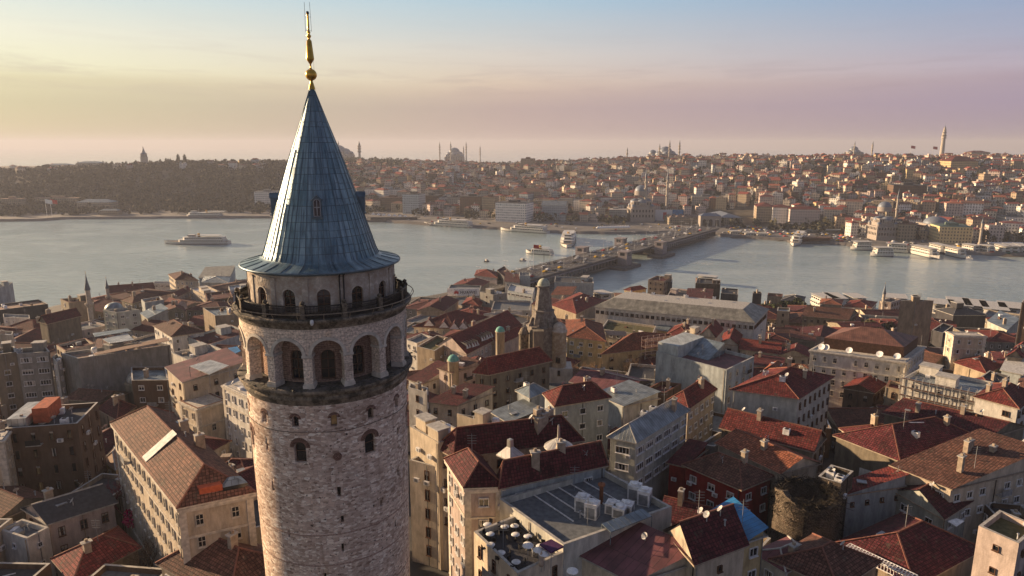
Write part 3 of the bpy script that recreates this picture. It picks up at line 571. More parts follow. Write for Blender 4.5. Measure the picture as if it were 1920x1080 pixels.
def building(P3, ze, zb, roof='hip', rise=2.5, wall='cream', rcol='red', win='tw', label='', cat='building', name='house', short=None, pitch=2.9, rows=4, extras='', cornice=False, group=None, over=.45):
    P = [V2(p) for p in P3]; P.append(P[0] + P[2] - P[1]); ctr = sum(P, Vector()) / 4
    if (P[1] - P[0]).cross(P[2] - P[1]).z < 0: P = [P[1], P[0], P[3], P[2]]; P = [P[0], P[1], P[2], P[3]]
    T = thing(name, label, cat, (ctr.x, ctr.y, zb), group=group); off = (ctr.x, ctr.y, zb)
    L01, L12 = (P[1] - P[0]).length, (P[2] - P[1]).length
    NEARB.append((ctr, [p.copy() for p in P], max(L01, L12), label, ze))
    Z = lambda p, z: (p.x, p.y, z)
    wm = MB(); wm.prism([Z(p, 0) for p in P], zb, ze, 0, cap=False)
    rm = MB()
    def cap_tube(a, b): rm.tube(a, b, .13, n=4, mi=1)
    E = []
    for k in range(4):
        a = (P[k] - P[k - 1]).normalized(); c = (P[k] - P[(k + 1) % 4]).normalized(); E.append(P[k] + (a + c) * over)
    if roof in ('hip', 'gable', 'shed', 'shedb', 'trunc', 'pyr'):
        zt = ze + .12
        rm.face([Z(E[0], zt - .2), Z(E[3], zt - .2), Z(E[2], zt - .2), Z(E[1], zt - .2)], 2)
        for k in range(4):
            a, b = E[k], E[(k + 1) % 4]; rm.face([Z(a, zt - .2), Z(b, zt - .2), Z(b, zt), Z(a, zt)], 2)
        if roof in ('hip', 'gable', 'pyr'):
            if L01 >= L12: A, B, C, D, lw, ll = E[0], E[1], E[2], E[3], L12, L01
            else: A, B, C, D, lw, ll = E[1], E[2], E[3], E[0], L01, L12
            ma_, mb_ = (A + D) / 2, (B + C) / 2; dr = (mb_ - ma_).normalized(); ins = 0 if roof == 'gable' else (ll / 2 - .05 if roof == 'pyr' else min(lw * .5, ll * .46)); r0, r1 = ma_ + dr * ins, mb_ - dr * ins; zr = zt + rise
            rm.face([Z(A, zt), Z(B, zt), Z(r1, zr), Z(r0, zr)]); rm.face([Z(C, zt), Z(D, zt), Z(r0, zr), Z(r1, zr)])
            if roof != 'gable':
                rm.face([Z(B, zt), Z(C, zt), Z(r1, zr)]); rm.face([Z(D, zt), Z(A, zt), Z(r0, zr)])
                for c_, r_ in ((A, r0), (D, r0), (B, r1), (C, r1)): cap_tube(Z(c_, zt + .03), Z(r_, zr + .03))
            else:
                i0, i1 = ma_ + dr * over * .7, mb_ - dr * over * .7
                wm.face([Z(P[1] if L01 >= L12 else P[2], ze), Z(P[2] if L01 >= L12 else P[3], ze), Z(i1, zr - .05)]); wm.face([Z(P[3] if L01 >= L12 else P[0], ze), Z(P[0] if L01 >= L12 else P[1], ze), Z(i0, zr - .05)])
            cap_tube(Z(r0, zr + .03), Z(r1, zr + .03))
        elif roof == 'trunc':
            t = min(5.5, .28 * min(L01, L12)); c0 = sum(E, Vector()) / 4; I = []
            for k in range(4): I.append(E[k] + (E[(k + 1) % 4] - E[k]).normalized() * t + (E[k - 1] - E[k]).normalized() * t)
            for k in range(4): rm.face([Z(E[k], zt), Z(E[(k + 1) % 4], zt), Z(I[(k + 1) % 4], zt + rise), Z(I[k], zt + rise)])
            rm.face([Z(p, zt + rise) for p in I], 2)
        else:
            hi = (0, 3) if roof == 'shed' else (2, 3); z_ = [zt + (rise if k in hi else 0) for k in range(4)]
            rm.face([Z(E[k], z_[k] + .02) for k in range(4)])
            for k in range(4):
                a, b = k, (k + 1) % 4
                if z_[a] > zt or z_[b] > zt: wm.face([Z(P[a], ze)] + [Z(P[b], ze)] + ([Z(P[b], z_[b] - .1)] if z_[b] > zt else []) + ([Z(P[a], z_[a] - .1)] if z_[a] > zt else []))
    else:
        c0 = ctr; I = [P[k] + ((P[(k + 1) % 4] - P[k]).normalized() + (P[k - 1] - P[k]).normalized()) * .35 for k in range(4)]; zd = ze - .75
        for k in range(4):
            a, b, ia, ib = P[k], P[(k + 1) % 4], I[k], I[(k + 1) % 4]
            rm.face([Z(a, ze + .02), Z(b, ze + .02), Z(ib, ze + .02), Z(ia, ze + .02)], 1); wm.face([Z(ib, zd), Z(ia, zd), Z(ia, ze), Z(ib, ze)])
        rm.face([Z(p, zd) for p in I])
    w = wm.build('wall', WALL[wall], T, off=off)
    rmt = ROOF[rcol]; r_ = rm.build('roof', [rmt, (RIDGE if rcol in RC else COP), (TRIM if cornice else (CHIM if rcol in RC else COP))], T, off=off)
    if cornice:
        cm = MB()
        for zc, o1, hh in ((ze - .45, .4, .3), (ze - .75, .22, .3), (ze - 4.3, .16, .25), (zb + 5, .16, .25)):
            if zc < zb + 2: continue
            Q = [P[k] + ((P[k] - P[k - 1]).normalized() + (P[k] - P[(k + 1) % 4]).normalized()) * o1 for k in range(4)]; cm.prism([Z(p, 0) for p in Q], zc, zc + hh)
        for k in range(4):
            c_ = P[k] + ((P[k - 1] - P[k]).normalized() + (P[(k + 1) % 4] - P[k]).normalized()) * .3; d_ = P[(k + 1) % 4] - P[k]; cm.box((c_.x, c_.y, zb), (.85, .85, ze - .8 - zb), 0, atan2(d_.y, d_.x))
        cm.build('cornice', TRIM, T, off=off)
    # windows, each one a part
    if win and win[0] != 'x':
        me, sp = winsrc(win[0], win[1]); cnt = 0; skip = win[2:]
        for k in range(4):
            a, b = P[k], P[(k + 1) % 4]; d = b - a; ln = d.length; nn = Vector((d.y, -d.x, 0)).normalized(); mid = (a + b) / 2
            if nn.dot(Vector((0, 0, 0)) - mid) < ln * .05 or str(k) in skip: continue
            pt = pitch * .82 if win[0] != 'r' else 2.6; nc = max(1, int((ln - 1.0) / pt)); ry = atan2(-nn.x, -nn.y) if 0 else atan2(nn.x, -nn.y)
            nr = min(rows, max(1, int((ze - zb - 1.5) / 3.0)))
            for rr_ in range(nr):
                z = ze - 1.75 - (.3 if cornice else 0) - 2.95 * rr_
                if z - sp[1] / 2 < near_z(mid.x, mid.y) + .3 and mid.y < 600: continue
                for c_ in range(nc):
                    if cnt >= 98: break
                    q = a + d * ((c_ + .5) / nc); jit = 0
                    if win[0] in 'tqsc' and R.random() < .05: continue
                    sc = min(.84 if win[0] != 'r' else .95, (ln / nc - .35) / sp[0])
                    inst(R.choice(me), 'window', T, (q.x - ctr.x + nn.x * .01, q.y - ctr.y + nn.y * .01, z - zb), ry, (sc, 1, .82)); cnt += 1
    # air conditioners, downpipes and balconies fixed to the visible walls
    for k in range(4):
        a, b = P[k], P[(k + 1) % 4]; d = b - a; ln = d.length; nn = Vector((d.y, -d.x, 0)).normalized(); mid = (a + b) / 2
        if nn.dot(-mid) < ln * .05 or mid.y > 260 or cornice and R.random() < .5: continue
        an = atan2(d.y, d.x)
        if R.random() < .75:
            f_ = R.choice([.03, .97, .5]); q = a + d * f_ + nn * .1; e = MB(); e.tube((q.x, q.y, ze - .2), (q.x, q.y, max(zb, near_z(q.x, q.y))), .06, n=5); e.build('downpipe', [R.choice([GREY, CHIM, DK])], T, off=off)
        for _ in range(R.choice([0, 0, 1, 1, 2])):
            q = a + d * R.uniform(.08, .92) + nn * .28; z_ = ze - 2.95 * R.choice([1, 1, 2, 2, 3]) - R.uniform(-.2, .3)
            if z_ < near_z(q.x, q.y) + 2: continue
            e = MB(); e.box((q.x, q.y, z_), (.85, .36, .58), 0, an); e.box((q.x + nn.x * .19, q.y + nn.y * .19, z_ + .06), (.5, .02, .46), 1, an); e.build('air_conditioner', [WHT, GREY], T, off=off)
        if R.random() < .3 and ln > 5 and win and win[0] != 'x':
            q = a + d * R.uniform(.25, .75) + nn * .5; z_ = ze - 2.95 * R.choice([1, 2]) + .1
            e = MB(); e.box((q.x, q.y, z_ - .2), (2.2, 1.0, .14), 0, an); q2 = q + nn * .48; e.box((q2.x, q2.y, z_ - .06), (2.2, .05, .9), 1, an); e.build('balcony', [COP, R.choice([DK, GREY])], T, off=off)
    extras = extras + R.choice(['', 'm', 'm', 'd', 'c', 'mp', 'dp'])
    # things fixed to the roof
    u = (P[1] - P[0]).normalized(); v = (P[2] - P[1]).normalized(); ang = atan2(u.y, u.x)
    def rp(s, t_): return P[0] + (P[1] - P[0]) * s + (P[3] - P[0]) * t_
    def roofz(q):
        if roof in ('hip', 'gable', 'pyr'):
            if L01 >= L12: A_, dirw, lw = P[0], v, L12
            else: A_, dirw, lw = P[0], u, L01
            nrm = Vector((-(P[1] - P[0]).normalized().y, (P[1] - P[0]).normalized().x, 0)) if L01 >= L12 else Vector(((P[3] - P[0]).normalized().y, -(P[3] - P[0]).normalized().x, 0))
            base = P[0]; dd = abs((q - base).dot(nrm)); ww = abs(((P[2] if L01 >= L12 else P[1]) - base).dot(nrm)) or 1
            return ze + rise * (1 - abs(dd / ww * 2 - 1))
        if roof in ('shed', 'shedb'): return ze + rise * .5
        if roof == 'trunc': return ze + rise
        return ze - .75
    for ch in extras:
        s, t_ = R.uniform(.14, .86), R.uniform(.2, .85); q = rp(s, t_); z = roofz(q); e = MB()
        if ch == 'c':
            h_ = R.uniform(1.4, 2.2); e.box((q.x, q.y, z - .5), (.7, R.uniform(.8, 1.5), h_ + .5), 0, ang); e.box((q.x, q.y, z + h_), (.9, 1.3, .14), 1, ang); e.box((q.x, q.y, z + h_ + .14), (.35, .35, .35), 0, ang); e.build('chimney', [CHIM, COP], r_, off=off)
        elif ch == 'd':
            e.tube((q.x, q.y, z - .2), (q.x, q.y, z + .9), .05); c_ = Vector((q.x, q.y, z + 1)); dv = Vector((-.55, R.uniform(-.3, .6), .5)).normalized(); t1 = dv.orthogonal().normalized(); t2 = dv.cross(t1)
            for i in range(12):
                a1, a2 = 2 * pi * i / 12, 2 * pi * (i + 1) / 12
                e.face([c_, c_ + dv * .16 + (t1 * cos(a1) + t2 * sin(a1)) * .42, c_ + dv * .16 + (t1 * cos(a2) + t2 * sin(a2)) * .42], 0)
            e.tube(c_, c_ + dv * .7, .02, n=3); e.build('satellite_dish', [DISH], r_, off=off)
        elif ch == 'a':
            e.box((q.x, q.y, z - .02), (1.1, .9, 1.0), 0, ang); e.lathe([(.02, z + 1.04), (.36, z + 1.04), (.38, z + .98)], 12, (q.x, q.y), 1); e.build('air_conditioner', [WHT, DK], r_, off=off)
        elif ch == 'b':
            e.box((q.x, q.y, z - .1), (min(4, L01 * .35), min(3.5, L12 * .35), 2.4), 0, ang); e.box((q.x, q.y, z + 2.3), (min(4, L01 * .35) + .4, min(3.5, L12 * .35) + .4, .18), 1, ang); e.build('roof_hut', [WALL[wall], COP], r_, off=off)
        elif ch == 't':
            e.lathe([(0, z + 1.5), (.6, z + 1.4), (.62, z + .3), (.6, z - .1)], 12, (q.x, q.y)); e.build('water_tank', [WHT], r_, off=off)
        elif ch == 'k':
            e.box((q.x, q.y, z + .05), (1.0, 1.4, .14), 0, ang); e.build('skylight', [GREY], r_, off=off)
        elif ch == 'p':
            e.tube((q.x, q.y, z - .2), (q.x, q.y, z + .9), .09); e.tube((q.x, q.y, z + .9), (q.x, q.y, z + 1.0), .16); e.build('vent_pipe', [GREY], r_, off=off)
        elif ch == 'm':
            e.tube((q.x, q.y, z - .2), (q.x, q.y, z + 3.5), .04, n=4)
            for k in range(4): e.tube((q.x - .6, q.y, z + 2.2 + k * .35), (q.x + .6, q.y, z + 2.2 + k * .35), .02, n=3)
            e.build('antenna', [GREY], r_, off=off)
        elif ch == 'j':           # clutter: crates, pots, pipes of a used roof terrace
            nm = R.choice(['roof_crate', 'roof_pipe']); e.box((q.x, q.y, z - .05), (R.uniform(.6, 1.8), R.uniform(.5, 1.5), R.uniform(.4, 1.1)), 0, ang + R.uniform(-.4, .4)) if nm == 'roof_crate' else e.tube((q.x, q.y, z), (q.x + R.uniform(-3, 3), q.y + R.uniform(-2, 2), z + .1), .09)
            e.build(nm, [R.choice([WHT, GREY, CHIM, BRN])], r_, off=off)
    return T, P, r_, off
def px_corners(pts, h):
    "three eave corners in the photograph -> points on the plane of the eave, h above the street"
    fx = [full(*p) for p in pts]; ze = 40
    for _ in range(25):
        c = at_z(*fx[1], ze); ze = ze * .5 + .5 * (near_z(c.x, c.y) + h)
    W3 = [at_z(x, y, ze) for x, y in fx]
    return W3, ze, near_z(W3[1].x, W3[1].y) - 4
def B(c, p0, p1, p2, h, roof, rise, wall, rcol, win, label, extras='', name='house', cat='house', dz=None, **kw):
    pts = [(p[2] if len(p) > 2 else c, p[0], p[1]) for p in (p0, p1, p2)]
    W3, ze, zb = px_corners(pts, h)
    return building(W3, ze, zb, roof, rise, wall, rcol, win, label, cat, name, extras=extras, **kw)
AP = dict(name='apartment_block', cat='apartment building'); OB = dict(name='office_building', cat='office building'); SH = dict(name='warehouse', cat='warehouse')
# left of the tower, front to back
YH = B('b', (640, 225), (1010, 695), (1415, 610), 17, 'hip', 3.2, 'cream', 'brown', 'tt', 'long yellow ornate apartment building with brown hipped roof crossed by a white strip', 'cckk', cornice=True, pitch=3.0, **AP)
B('b', (905, 1010), (1290, 1230), (1640, 1010), 8, 'hip', 3, 'tan', 'brown', 'tw', 'low hipped brown tile roof at the foot of the big stone tower', 'c', rows=2)
OBK = B('b', (25, 252), (435, 222), (552, 102), 18, 'flat', 0, 'brown', 'dark', 'ld', 'old dark brick building with orange hut and white sheets on its flat roof', 'ddcjjja', rows=5, cornice=False, **AP)
B('b', (140, 700), (275, 785), (640, 670), 8, 'gable', 1.8, 'pink', 'dark', 'td', 'white house with dark low gable roof and balconies left of the bare pink lit tree', 'ddck', rows=2)
B('b', (0, 820), (150, 870), (275, 805), 7.5, 'flat', 0, 'white', 'grey', 'sw', 'small white flat roofed house at the lower left edge', 'jj', rows=2)
B('b', (310, 985), (420, 1110), (775, 925), 5, 'hip', 2.2, 'tan', 'red', 'x', 'low red hipped roof above the yellow awning at bottom left', 'c')
B('b', (-130, 335), (12, 312), (58, 250), 17, 'flat', 0, 'beige', 'grey', 'tt', 'beige ornate apartment building cut by the left edge', 'j', cornice=True, **AP)
B('b', (585, 430), (650, 478), (705, 405), 7, 'hip', 1.5, 'yellow', 'tan', 'tt', 'little ochre house between the dark brick building and the long yellow one', rows=2)
B('a', (1505, 868), (1690, 952), (1830, 880), 18, 'flat', 0, 'white', 'grey', 'tw', 'tall white ornate apartment building directly left of the stone tower', 'jjad', cornice=True, pitch=2.5, rows=5, **AP)
B('a', (1128, 752), (1240, 852), (1652, 742), 18, 'shedb', 1.0, 'cream', 'wine', 'qd', 'cream building with wine red sheet roof and white corrugated canopy', 'dcjj', pitch=5, rows=3, **AP)
B('b', (1012, 95), (1108, 138), (1272, 88), 13.5, 'flat', 0, 'cream', 'brown', 'tt', 'cream corner building with heavy cornice in front of the wine red sheet roof', '', cornice=True, pitch=3.5, rows=3, **AP)
B('a', (888, 840), (1138, 838), (1118, 748), 15, 'flat', 0, 'brown', 'lead', 'cw', 'dark brick building with white rimmed glass roof above the long yellow one', 'j', rows=3, pitch=4, **AP)
B('a', (412, 656), (526, 692), (1150, 600), 18, 'flat', 0, 'grey', 'tan', 'x', 'long building with blank grey wall and cluttered tan roof', 'dddddjjjjbaattc', **OB)
B('r', (215, 428), (632, 400), (575, 335), 19, 'flat', 0, 'grey', 'dark', 'rw', 'grey office block with ribbon windows near the left edge', 'bjjad', rows=5, pitch=3, **OB)
B('r', (-90, 445), (206, 405), (180, 330), 19, 'flat', 0, 'stone', 'dark', 'cw', 'grey brown apartment block at the left edge beside the ribbon windowed one', 'jjdatb', rows=5, pitch=4.5, **AP)
B('r', (658, 470), (722, 532), (785, 480), 17, 'flat', 0, 'white', 'grey', 'qw', 'narrow white building lit by the sun beside the ribbon windowed block', 'j', rows=5, **AP)
B('p', (500, 832), (600, 862), (1012, 762), 13, 'gable', 2.6, 'stone', 'maroon', 'x', 'plain grey gabled house with one small window below the slim minaret', 'c')
B('p', (762, 542), (868, 590), (1185, 565), 15, 'flat', 0, 'stone', 'brown', 'tw1', 'olive grey building with rusty roof clutter behind the slim minaret', 'jjcb', rows=3, **AP)
B('p', (1302, 682), (1470, 715), (1768, 682), 15, 'flat', 0, 'green', 'grey', 'cw', 'pale green apartment building with brown banded floors', 'jjd', pitch=3.2, **AP)
B('p', (-70, 398), (108, 372), (158, 330), 19, 'flat', 0, 'bluegrey', 'dark', 'x', 'dark teal tower block by the water at the left edge', 'jjb', **AP)
B('p', (-60, 690), (605, 605), (490, 548), 12, 'flat', 0, 'dark', 'tan', 'x', 'long dark flat roofed building by the water on the left', 'jjatt', **SH)
B('p', (40, 775), (378, 790), (370, 745), 9, 'flat', 0, 'white', 'grey', 'sw', 'plain white box house below the long dark building', 'j')
B('p', (-80, 985), (150, 1005), (165, 955), 14, 'flat', 0, 'beige', 'white', 'x', 'house with bright white awning roof at the left edge', 'j')
B('q', (-240, 470), (335, 425), (300, 362), 9, 'gable', 2.5, 'pink', 'red', 'tw', 'long red roofed hall beside the two small minarets', 'cc', **SH)
B('q', (-80, 560), (60, 600), (380, 505), 10, 'hip', 2, 'stone', 'brown', 'tw', 'brown roofed house behind the small grey dome', 'c')
B('q', (322, 345), (532, 345), (534, 322), 9, 'flat', 0, 'white', 'white', 'rw', 'low modern white building with long dark windows on the shore', '', rows=2, **OB)
B('q', (515, 235), (600, 302), (888, 312), 13, 'hip', 3, 'cream', 'maroon', 'tw', 'tall house with maroon roof and sunlit side rising over the shore', 'cc')
B('q', (900, 275), (1290, 255), (1352, 150), 6, 'shedb', 1.5, 'bluegrey', 'drab', 'x', 'wide grey sheet roofed shed at the water left of the cone roof', '', **SH)
B('q', (935, 335), (1270, 345), (1290, 270), 7, 'hip', 2, 'bluegrey', 'metal', 'x', 'low bluish shed in front of the wide grey one', '', **SH)
B('q', (785, 408), (975, 500), (1180, 455), 11, 'flat', 0, 'cream', 'white', 'sw', 'flat white roofed building with a sunlit side wall', 'jbb', rows=2)
B('q', (975, 470), (1000, 560), (1330, 520), 11, 'flat', 0, 'brown', 'maroon', 'qw', 'dark brown building with maroon roof left of the balcony', 'jdd', rows=2)
B('q', (1270, 380), (1290, 440), (1500, 410), 11, 'flat', 0, 'bluegrey', 'white', 'x', 'small pale building with yellow water tank near the shore', 'jb')
B('q', (945, 655), (1100, 755), (1420, 738), 14, 'flat', 0, 'tan', 'metal', 'x', 'tan house with blue roof terrace and brown boarded front', 'jjdb')
B('q', (330, 882), (555, 1022), (960, 960), 13, 'hip', 2.2, 'white', 'brown', 'qw', 'white house with brown hipped roof and roof terrace', 'jjddcc', rows=3)
B('q', (160, 725), (250, 792), (505, 705), 12, 'shedb', 1.2, 'green', 'lead', 'x', 'grey green house with pale sheet roof', 'c')
B('q', (500, 690), (722, 700), (695, 645), 11, 'gable', 1.6, 'stone', 'maroon', 'tw', 'grey house with four white windows and maroon gable', 'cc', rows=2)
B('q', (165, 548), (212, 592), (450, 552), 12, 'flat', 0, 'bluegrey', 'tan', 'x', 'pale blue house with sunlit parapet', 'jj')
B('q', (550, 490), (620, 520), (790, 440), 9, 'gable', 1.8, 'pink', 'maroon', 'tw', 'pinkish house with maroon gable behind the pale blue one', 'c', rows=2)
B('q', (455, 600), (600, 640), (745, 580), 10, 'gable', 1.6, 'pink', 'red', 'x', 'small red gabled house between the pale blue and the tan house', 'cc')
B('a', (1268, 545), (1400, 600), (1690, 510), 12, 'flat', 0, 'bluegrey', 'maroon', 'x', 'blank blue grey building left of the arcade', 'jjb')
B('a', (1155, 652), (1262, 700), (1530, 640), 13, 'flat', 0, 'white', 'grey', 'x', 'white parapet building with blue tarpaulins on its roof', 'jjjjdb')
B('a', (380, 600), (440, 640), (640, 590), 13, 'flat', 0, 'cream', 'maroon', 'qd', 'small maroon topped house left of the glass roof', 'jjd')
B('b', (555, 140), (660, 200), (760, 130), 8, 'hip', 2.2, 'tan', 'maroon', 'x', 'dark red hipped roof squeezed behind the old brick building', 'cd')
B('b', (370, 85), (560, 100), (720, 50), 9, 'gable', 1.4, 'stone', 'brown', 'x', 'weathered brown roof in front of the building with blank grey wall', 'dd')
B('a', (700, 830), (880, 850), (1010, 780), 10, 'flat', 0, 'pink', 'tan', 'x', 'pink walled low house beside the ribbed dome', 'd')
# centre, far to near
B('c', (540, 132), (690, 148), (700, 112), 8, 'hip', 3, 'pink', 'red', 'x', 'red roofed kiosk building at the near end of the bridge', 'c')
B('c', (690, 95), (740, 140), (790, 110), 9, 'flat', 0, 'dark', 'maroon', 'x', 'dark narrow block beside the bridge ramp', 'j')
B('c', (745, 172), (840, 182), (842, 140), 8, 'shedb', 1.5, 'white', 'maroon', 'tw', 'white house with maroon roof beside the bridge ramp', '', rows=1)
B('c', (842, 130), (916, 134), (912, 112), 12, 'flat', 0, 'bluegrey', 'grey', 'x', 'blank blue grey slab building beside the bridge ramp', '')
B('c', (1078, 174), (1343, 184), (1338, 145), 11, 'flat', 0, 'bluegrey', 'dark', 'x', 'plain pale block with dark sheds on its roof right of the bridge', 'bbjjaam', **OB)
B('c', (390, 198), (572, 215), (640, 175), 8, 'gable', 1.8, 'tan', 'red', 'x', 'red roofs directly behind the billboard', 'c')
B('c', (355, 232), (572, 240), (585, 200), 9, 'flat', 0, 'grey', 'grey', 'x', 'grey building carrying the wide billboard', '', **OB)
B('c', (575, 242), (665, 262), (757, 250), 13, 'flat', 0, 'grey', 'dark', 'sd', 'raw concrete block with small turrets right of the billboard', 'bjaatt', pitch=6, **OB)
B('c', (760, 232), (932, 262), (945, 215), 9, 'flat', 0, 'bluegrey', 'white', 'rw', 'low white rimmed building right of the raw concrete block', 'aa', rows=1, **OB)
B('c', (455, 330), (570, 345), (600, 300), 8, 'hip', 2, 'pink', 'red', 'x', 'small red hipped roof below the billboard', 'c')
B('c', (150, 370), (330, 372), (430, 300), 9, 'gable', 2.2, 'tan', 'maroon', 'x', 'maroon gable roof left below the billboard', 'c')
B('c', (600, 390), (700, 400), (860, 372), 9, 'flat', 0, 'white', 'grey', 'x', 'low flat building with white canopies left of the domed stone turret', 'jjjjdd')
B('c', (130, 478), (400, 492), (625, 415), 9, 'hip', 4, 'cream', 'red', 'tw', 'cream hall with red roof and a row of white gabled dormers', '', name='hall', cat='hall', rows=2)
B('c', (285, 600), (485, 662), (855, 470), 11, 'gable', 4, 'pink', 'red', 'tw', 'long pink hall with steep red roof and zigzag skylights', 'kk', name='hall', cat='hall', rows=2)
B('c', (75, 565), (150, 590), (255, 545), 12, 'flat', 0, 'white', 'grey', 'qw', 'white flat roofed house just right of the balcony', 'j', rows=2)
B('c', (150, 610), (270, 640), (400, 560), 12, 'flat', 0, 'tan', 'moss', 'x', 'tan building with mossy roof right of the arcade', 'jd')
B('c', (95, 832), (190, 862), (385, 785), 9, 'shedb', 2, 'white', 'maroon', 'qd', 'low white house with sloping maroon roof beside the tower shaft', '')
B('c', (300, 760), (385, 790), (560, 735), 12, 'shedb', 1, 'pink', 'brown', 'qd', 'pale house with brown flat roof and chimneys', 'ccj')
B('c', (545, 792), (632, 804), (1045, 712), 15, 'hip', 3.6, 'stone', 'red', 'qd', 'grey hall with red hipped roof in front of the domed stone turret', '', pitch=4, rows=3)
B('c', (625, 585), (700, 600), (880, 520), 11, 'gable', 2, 'pink', 'red', 'x', 'red gable between the green capped turret and the stone turret', 'c')
B('c', (1055, 332), (1225, 392), (1410, 300), 10, 'hip', 3, 'tan', 'red', 'x', 'red hipped roof right behind the domed stone turret', 'ckk')
B('c', (1060, 262), (1190, 262), (1225, 225), 10, 'shedb', 1.4, 'cream', 'orange', 'x', 'ochre sheet roof behind the red hipped one', '')
B('c', (1165, 547), (1420, 577), (1395, 462), 13, 'hip', 2.6, 'yellow', 'orange', 'cw', 'yellow house with orange hipped roof and long roof light', 'ck', rows=2)
B('h', (95, 420), (440, 470), (470, 400), 12, 'flat', 0, 'cream', 'moss', 'cw', 'cream house with planted roof terrace and grey awning', 'jjjj')
B('h', (105, 592), (475, 548), (560, 462), 12, 'hip', 3.6, 'yellow', 'orange', 'cd', 'large yellow house with orange roof behind the scaffold', '', pitch=7, rows=2)
B('h', (255, 158), (300, 166), (400, 150), 9, 'hip', 1.8, 'yellow', 'red', 'x', 'small yellow house with red roof by the quay')
B('h', (415, 88), (520, 98), (575, 70), 17, 'flat', 0, 'tan', 'maroon', 'qd', 'tan brick high house with red roof hut by the water', 'bj', rows=3, **AP)
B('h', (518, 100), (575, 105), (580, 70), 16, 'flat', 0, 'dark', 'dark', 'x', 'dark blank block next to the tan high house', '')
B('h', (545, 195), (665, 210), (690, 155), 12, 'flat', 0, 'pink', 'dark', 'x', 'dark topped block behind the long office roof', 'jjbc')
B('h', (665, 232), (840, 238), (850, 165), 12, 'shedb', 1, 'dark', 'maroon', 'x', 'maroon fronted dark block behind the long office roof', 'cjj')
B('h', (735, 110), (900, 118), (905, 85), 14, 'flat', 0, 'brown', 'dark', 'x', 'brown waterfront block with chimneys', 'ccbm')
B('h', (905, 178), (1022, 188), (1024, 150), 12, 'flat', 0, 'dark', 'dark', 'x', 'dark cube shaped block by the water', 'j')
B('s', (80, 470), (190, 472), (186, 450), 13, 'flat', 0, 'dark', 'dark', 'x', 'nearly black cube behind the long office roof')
B('s', (262, 500), (450, 512), (458, 478), 9, 'flat', 0, 'tan', 'maroon', 'x', 'low tan and maroon quay building', 'j')
B('s', (385, 692), (542, 702), (548, 655), 13, 'flat', 0, 'tan', 'lead', 'qd', 'narrow tan house right of the long office building', '', rows=3)
B('s', (440, 560), (700, 575), (740, 520), 8, 'hip', 2, 'dark', 'dark', 'x', 'dark roofed shed among the trees by the quay')
OFF = B('h', (58, 272), (1132, 378), (1222, 288), 17, 'trunc', 3.0, 'white', 'drab', 'cd', 'long office building with seamed grey roof and a white band of square windows', 'kkkkkkaaaapp', rows=1, pitch=2.2, **OB)
GB = B('h', (470, 572), (945, 697), (1132, 608), 17, 'flat', 0, 'bluegrey', 'wine', 'at0', 'blue grey building with wine red roof terrace and arched side windows', 'mm', rows=4, cornice=False, pitch=3.6, **AP)
B('h', (620, 455), (722, 478), (768, 442), 17, 'flat', 0, 'cream', 'orange', 'x', 'sunlit cream stair block above the blue grey building', 'b')
B('h', (530, 470), (700, 505), (760, 440), 13, 'hip', 3, 'pink', 'red', 'x', 'red hipped roof behind the sunlit cream stair block', 'cc')
B('h', (765, 468), (868, 478), (915, 425), 15, 'gable', 3, 'cream', 'red', 'x', 'cream house with steep red gable behind the blue grey building', 'c')
B('h', (440, 420), (540, 435), (600, 390), 12, 'shedb', 1.3, 'yellow', 'lead', 'x', 'small house with pale teal sheet roof', '')
B('h', (905, 520), (1022, 532), (1045, 462), 11, 'gable', 2.2, 'white', 'red', 'cd', 'white house with plain red roof right of the steep red gable', rows=2)
B('h', (1035, 558), (1300, 592), (1312, 528), 10, 'gable', 2, 'cream', 'red', 'qd', 'cream row house with red roof left of the white hotel', 'cc', rows=2)
B('h', (1302, 598), (1495, 610), (1512, 560), 10, 'gable', 1.8, 'cream', 'red', 'qd', 'cream house under red roof touching the white hotel', 'c', rows=2)
B('h', (1120, 660), (1310, 690), (1330, 640), 9, 'shedb', 1, 'pink', 'maroon', 'x', 'low maroon roof between the cream row and the pale tall house', '')
B('h', (985, 832), (1425, 892), (1652, 748), 18, 'hip', 2.6, 'palegrn', 'red', 'nd0', 'tall pale green house with red roof and narrow side windows', 'ddaacc', rows=5, pitch=2.6, **AP)
B('h', (1180, 720), (1290, 745), (1350, 690), 13, 'hip', 2, 'tan', 'orange', 'x', 'sunlit orange roof peeping behind the tall pale green house', 'j')
B('d', (1215, 300), (1355, 330), (325, 152, 'e'), 15, 'hip', 2.2, 'green', 'metal', 'rw', 'long grey green workshop building with grey metal hipped roof', 'aac', rows=3, pitch=3.2, **SH)
B('e', (225, 95), (330, 138), (482, 32), 15, 'hip', 2.2, 'beige', 'red', 'cw', 'beige building with red roof at the back of the grey green workshop', 'c', rows=4, **AP)
B('c', (1190, 850), (1560, 945), (1728, 850), 10, 'gable', 2, 'stone', 'wine', 'x', 'dull wine coloured roof left of the blue grey building', 'ddc')
B('h', (60, 860), (250, 940), (480, 890), 12, 'shedb', 1.5, 'bluegrey', 'metal', 'x', 'curved edged grey sheet roof above the workshop building', 'a')
B('h', (390, 830), (530, 850), (640, 790), 12, 'flat', 0, 'brown', 'maroon', 'x', 'small brown house with maroon roof terrace', 'cj')
B('d', (845, 60), (905, 126), (1205, 76), 17, 'hip', 2.4, 'bluegrey', 'red', 'cw', 'old grey house with bright red roof and stone balconies', 'ddc', rows=4, pitch=3.6, **AP)
B('d', (690, 40), (760, 78), (850, 40), 14, 'hip', 1.5, 'bluegrey', 'lead', 'x', 'small grey sheet roof left of the bright red one', 'aj')
B('d', (550, 160), (640, 215), (820, 172), 11, 'shedb', 1.2, 'dark', 'metal', 'x', 'dark corrugated shed roof left of the old grey house', 'k', **SH)
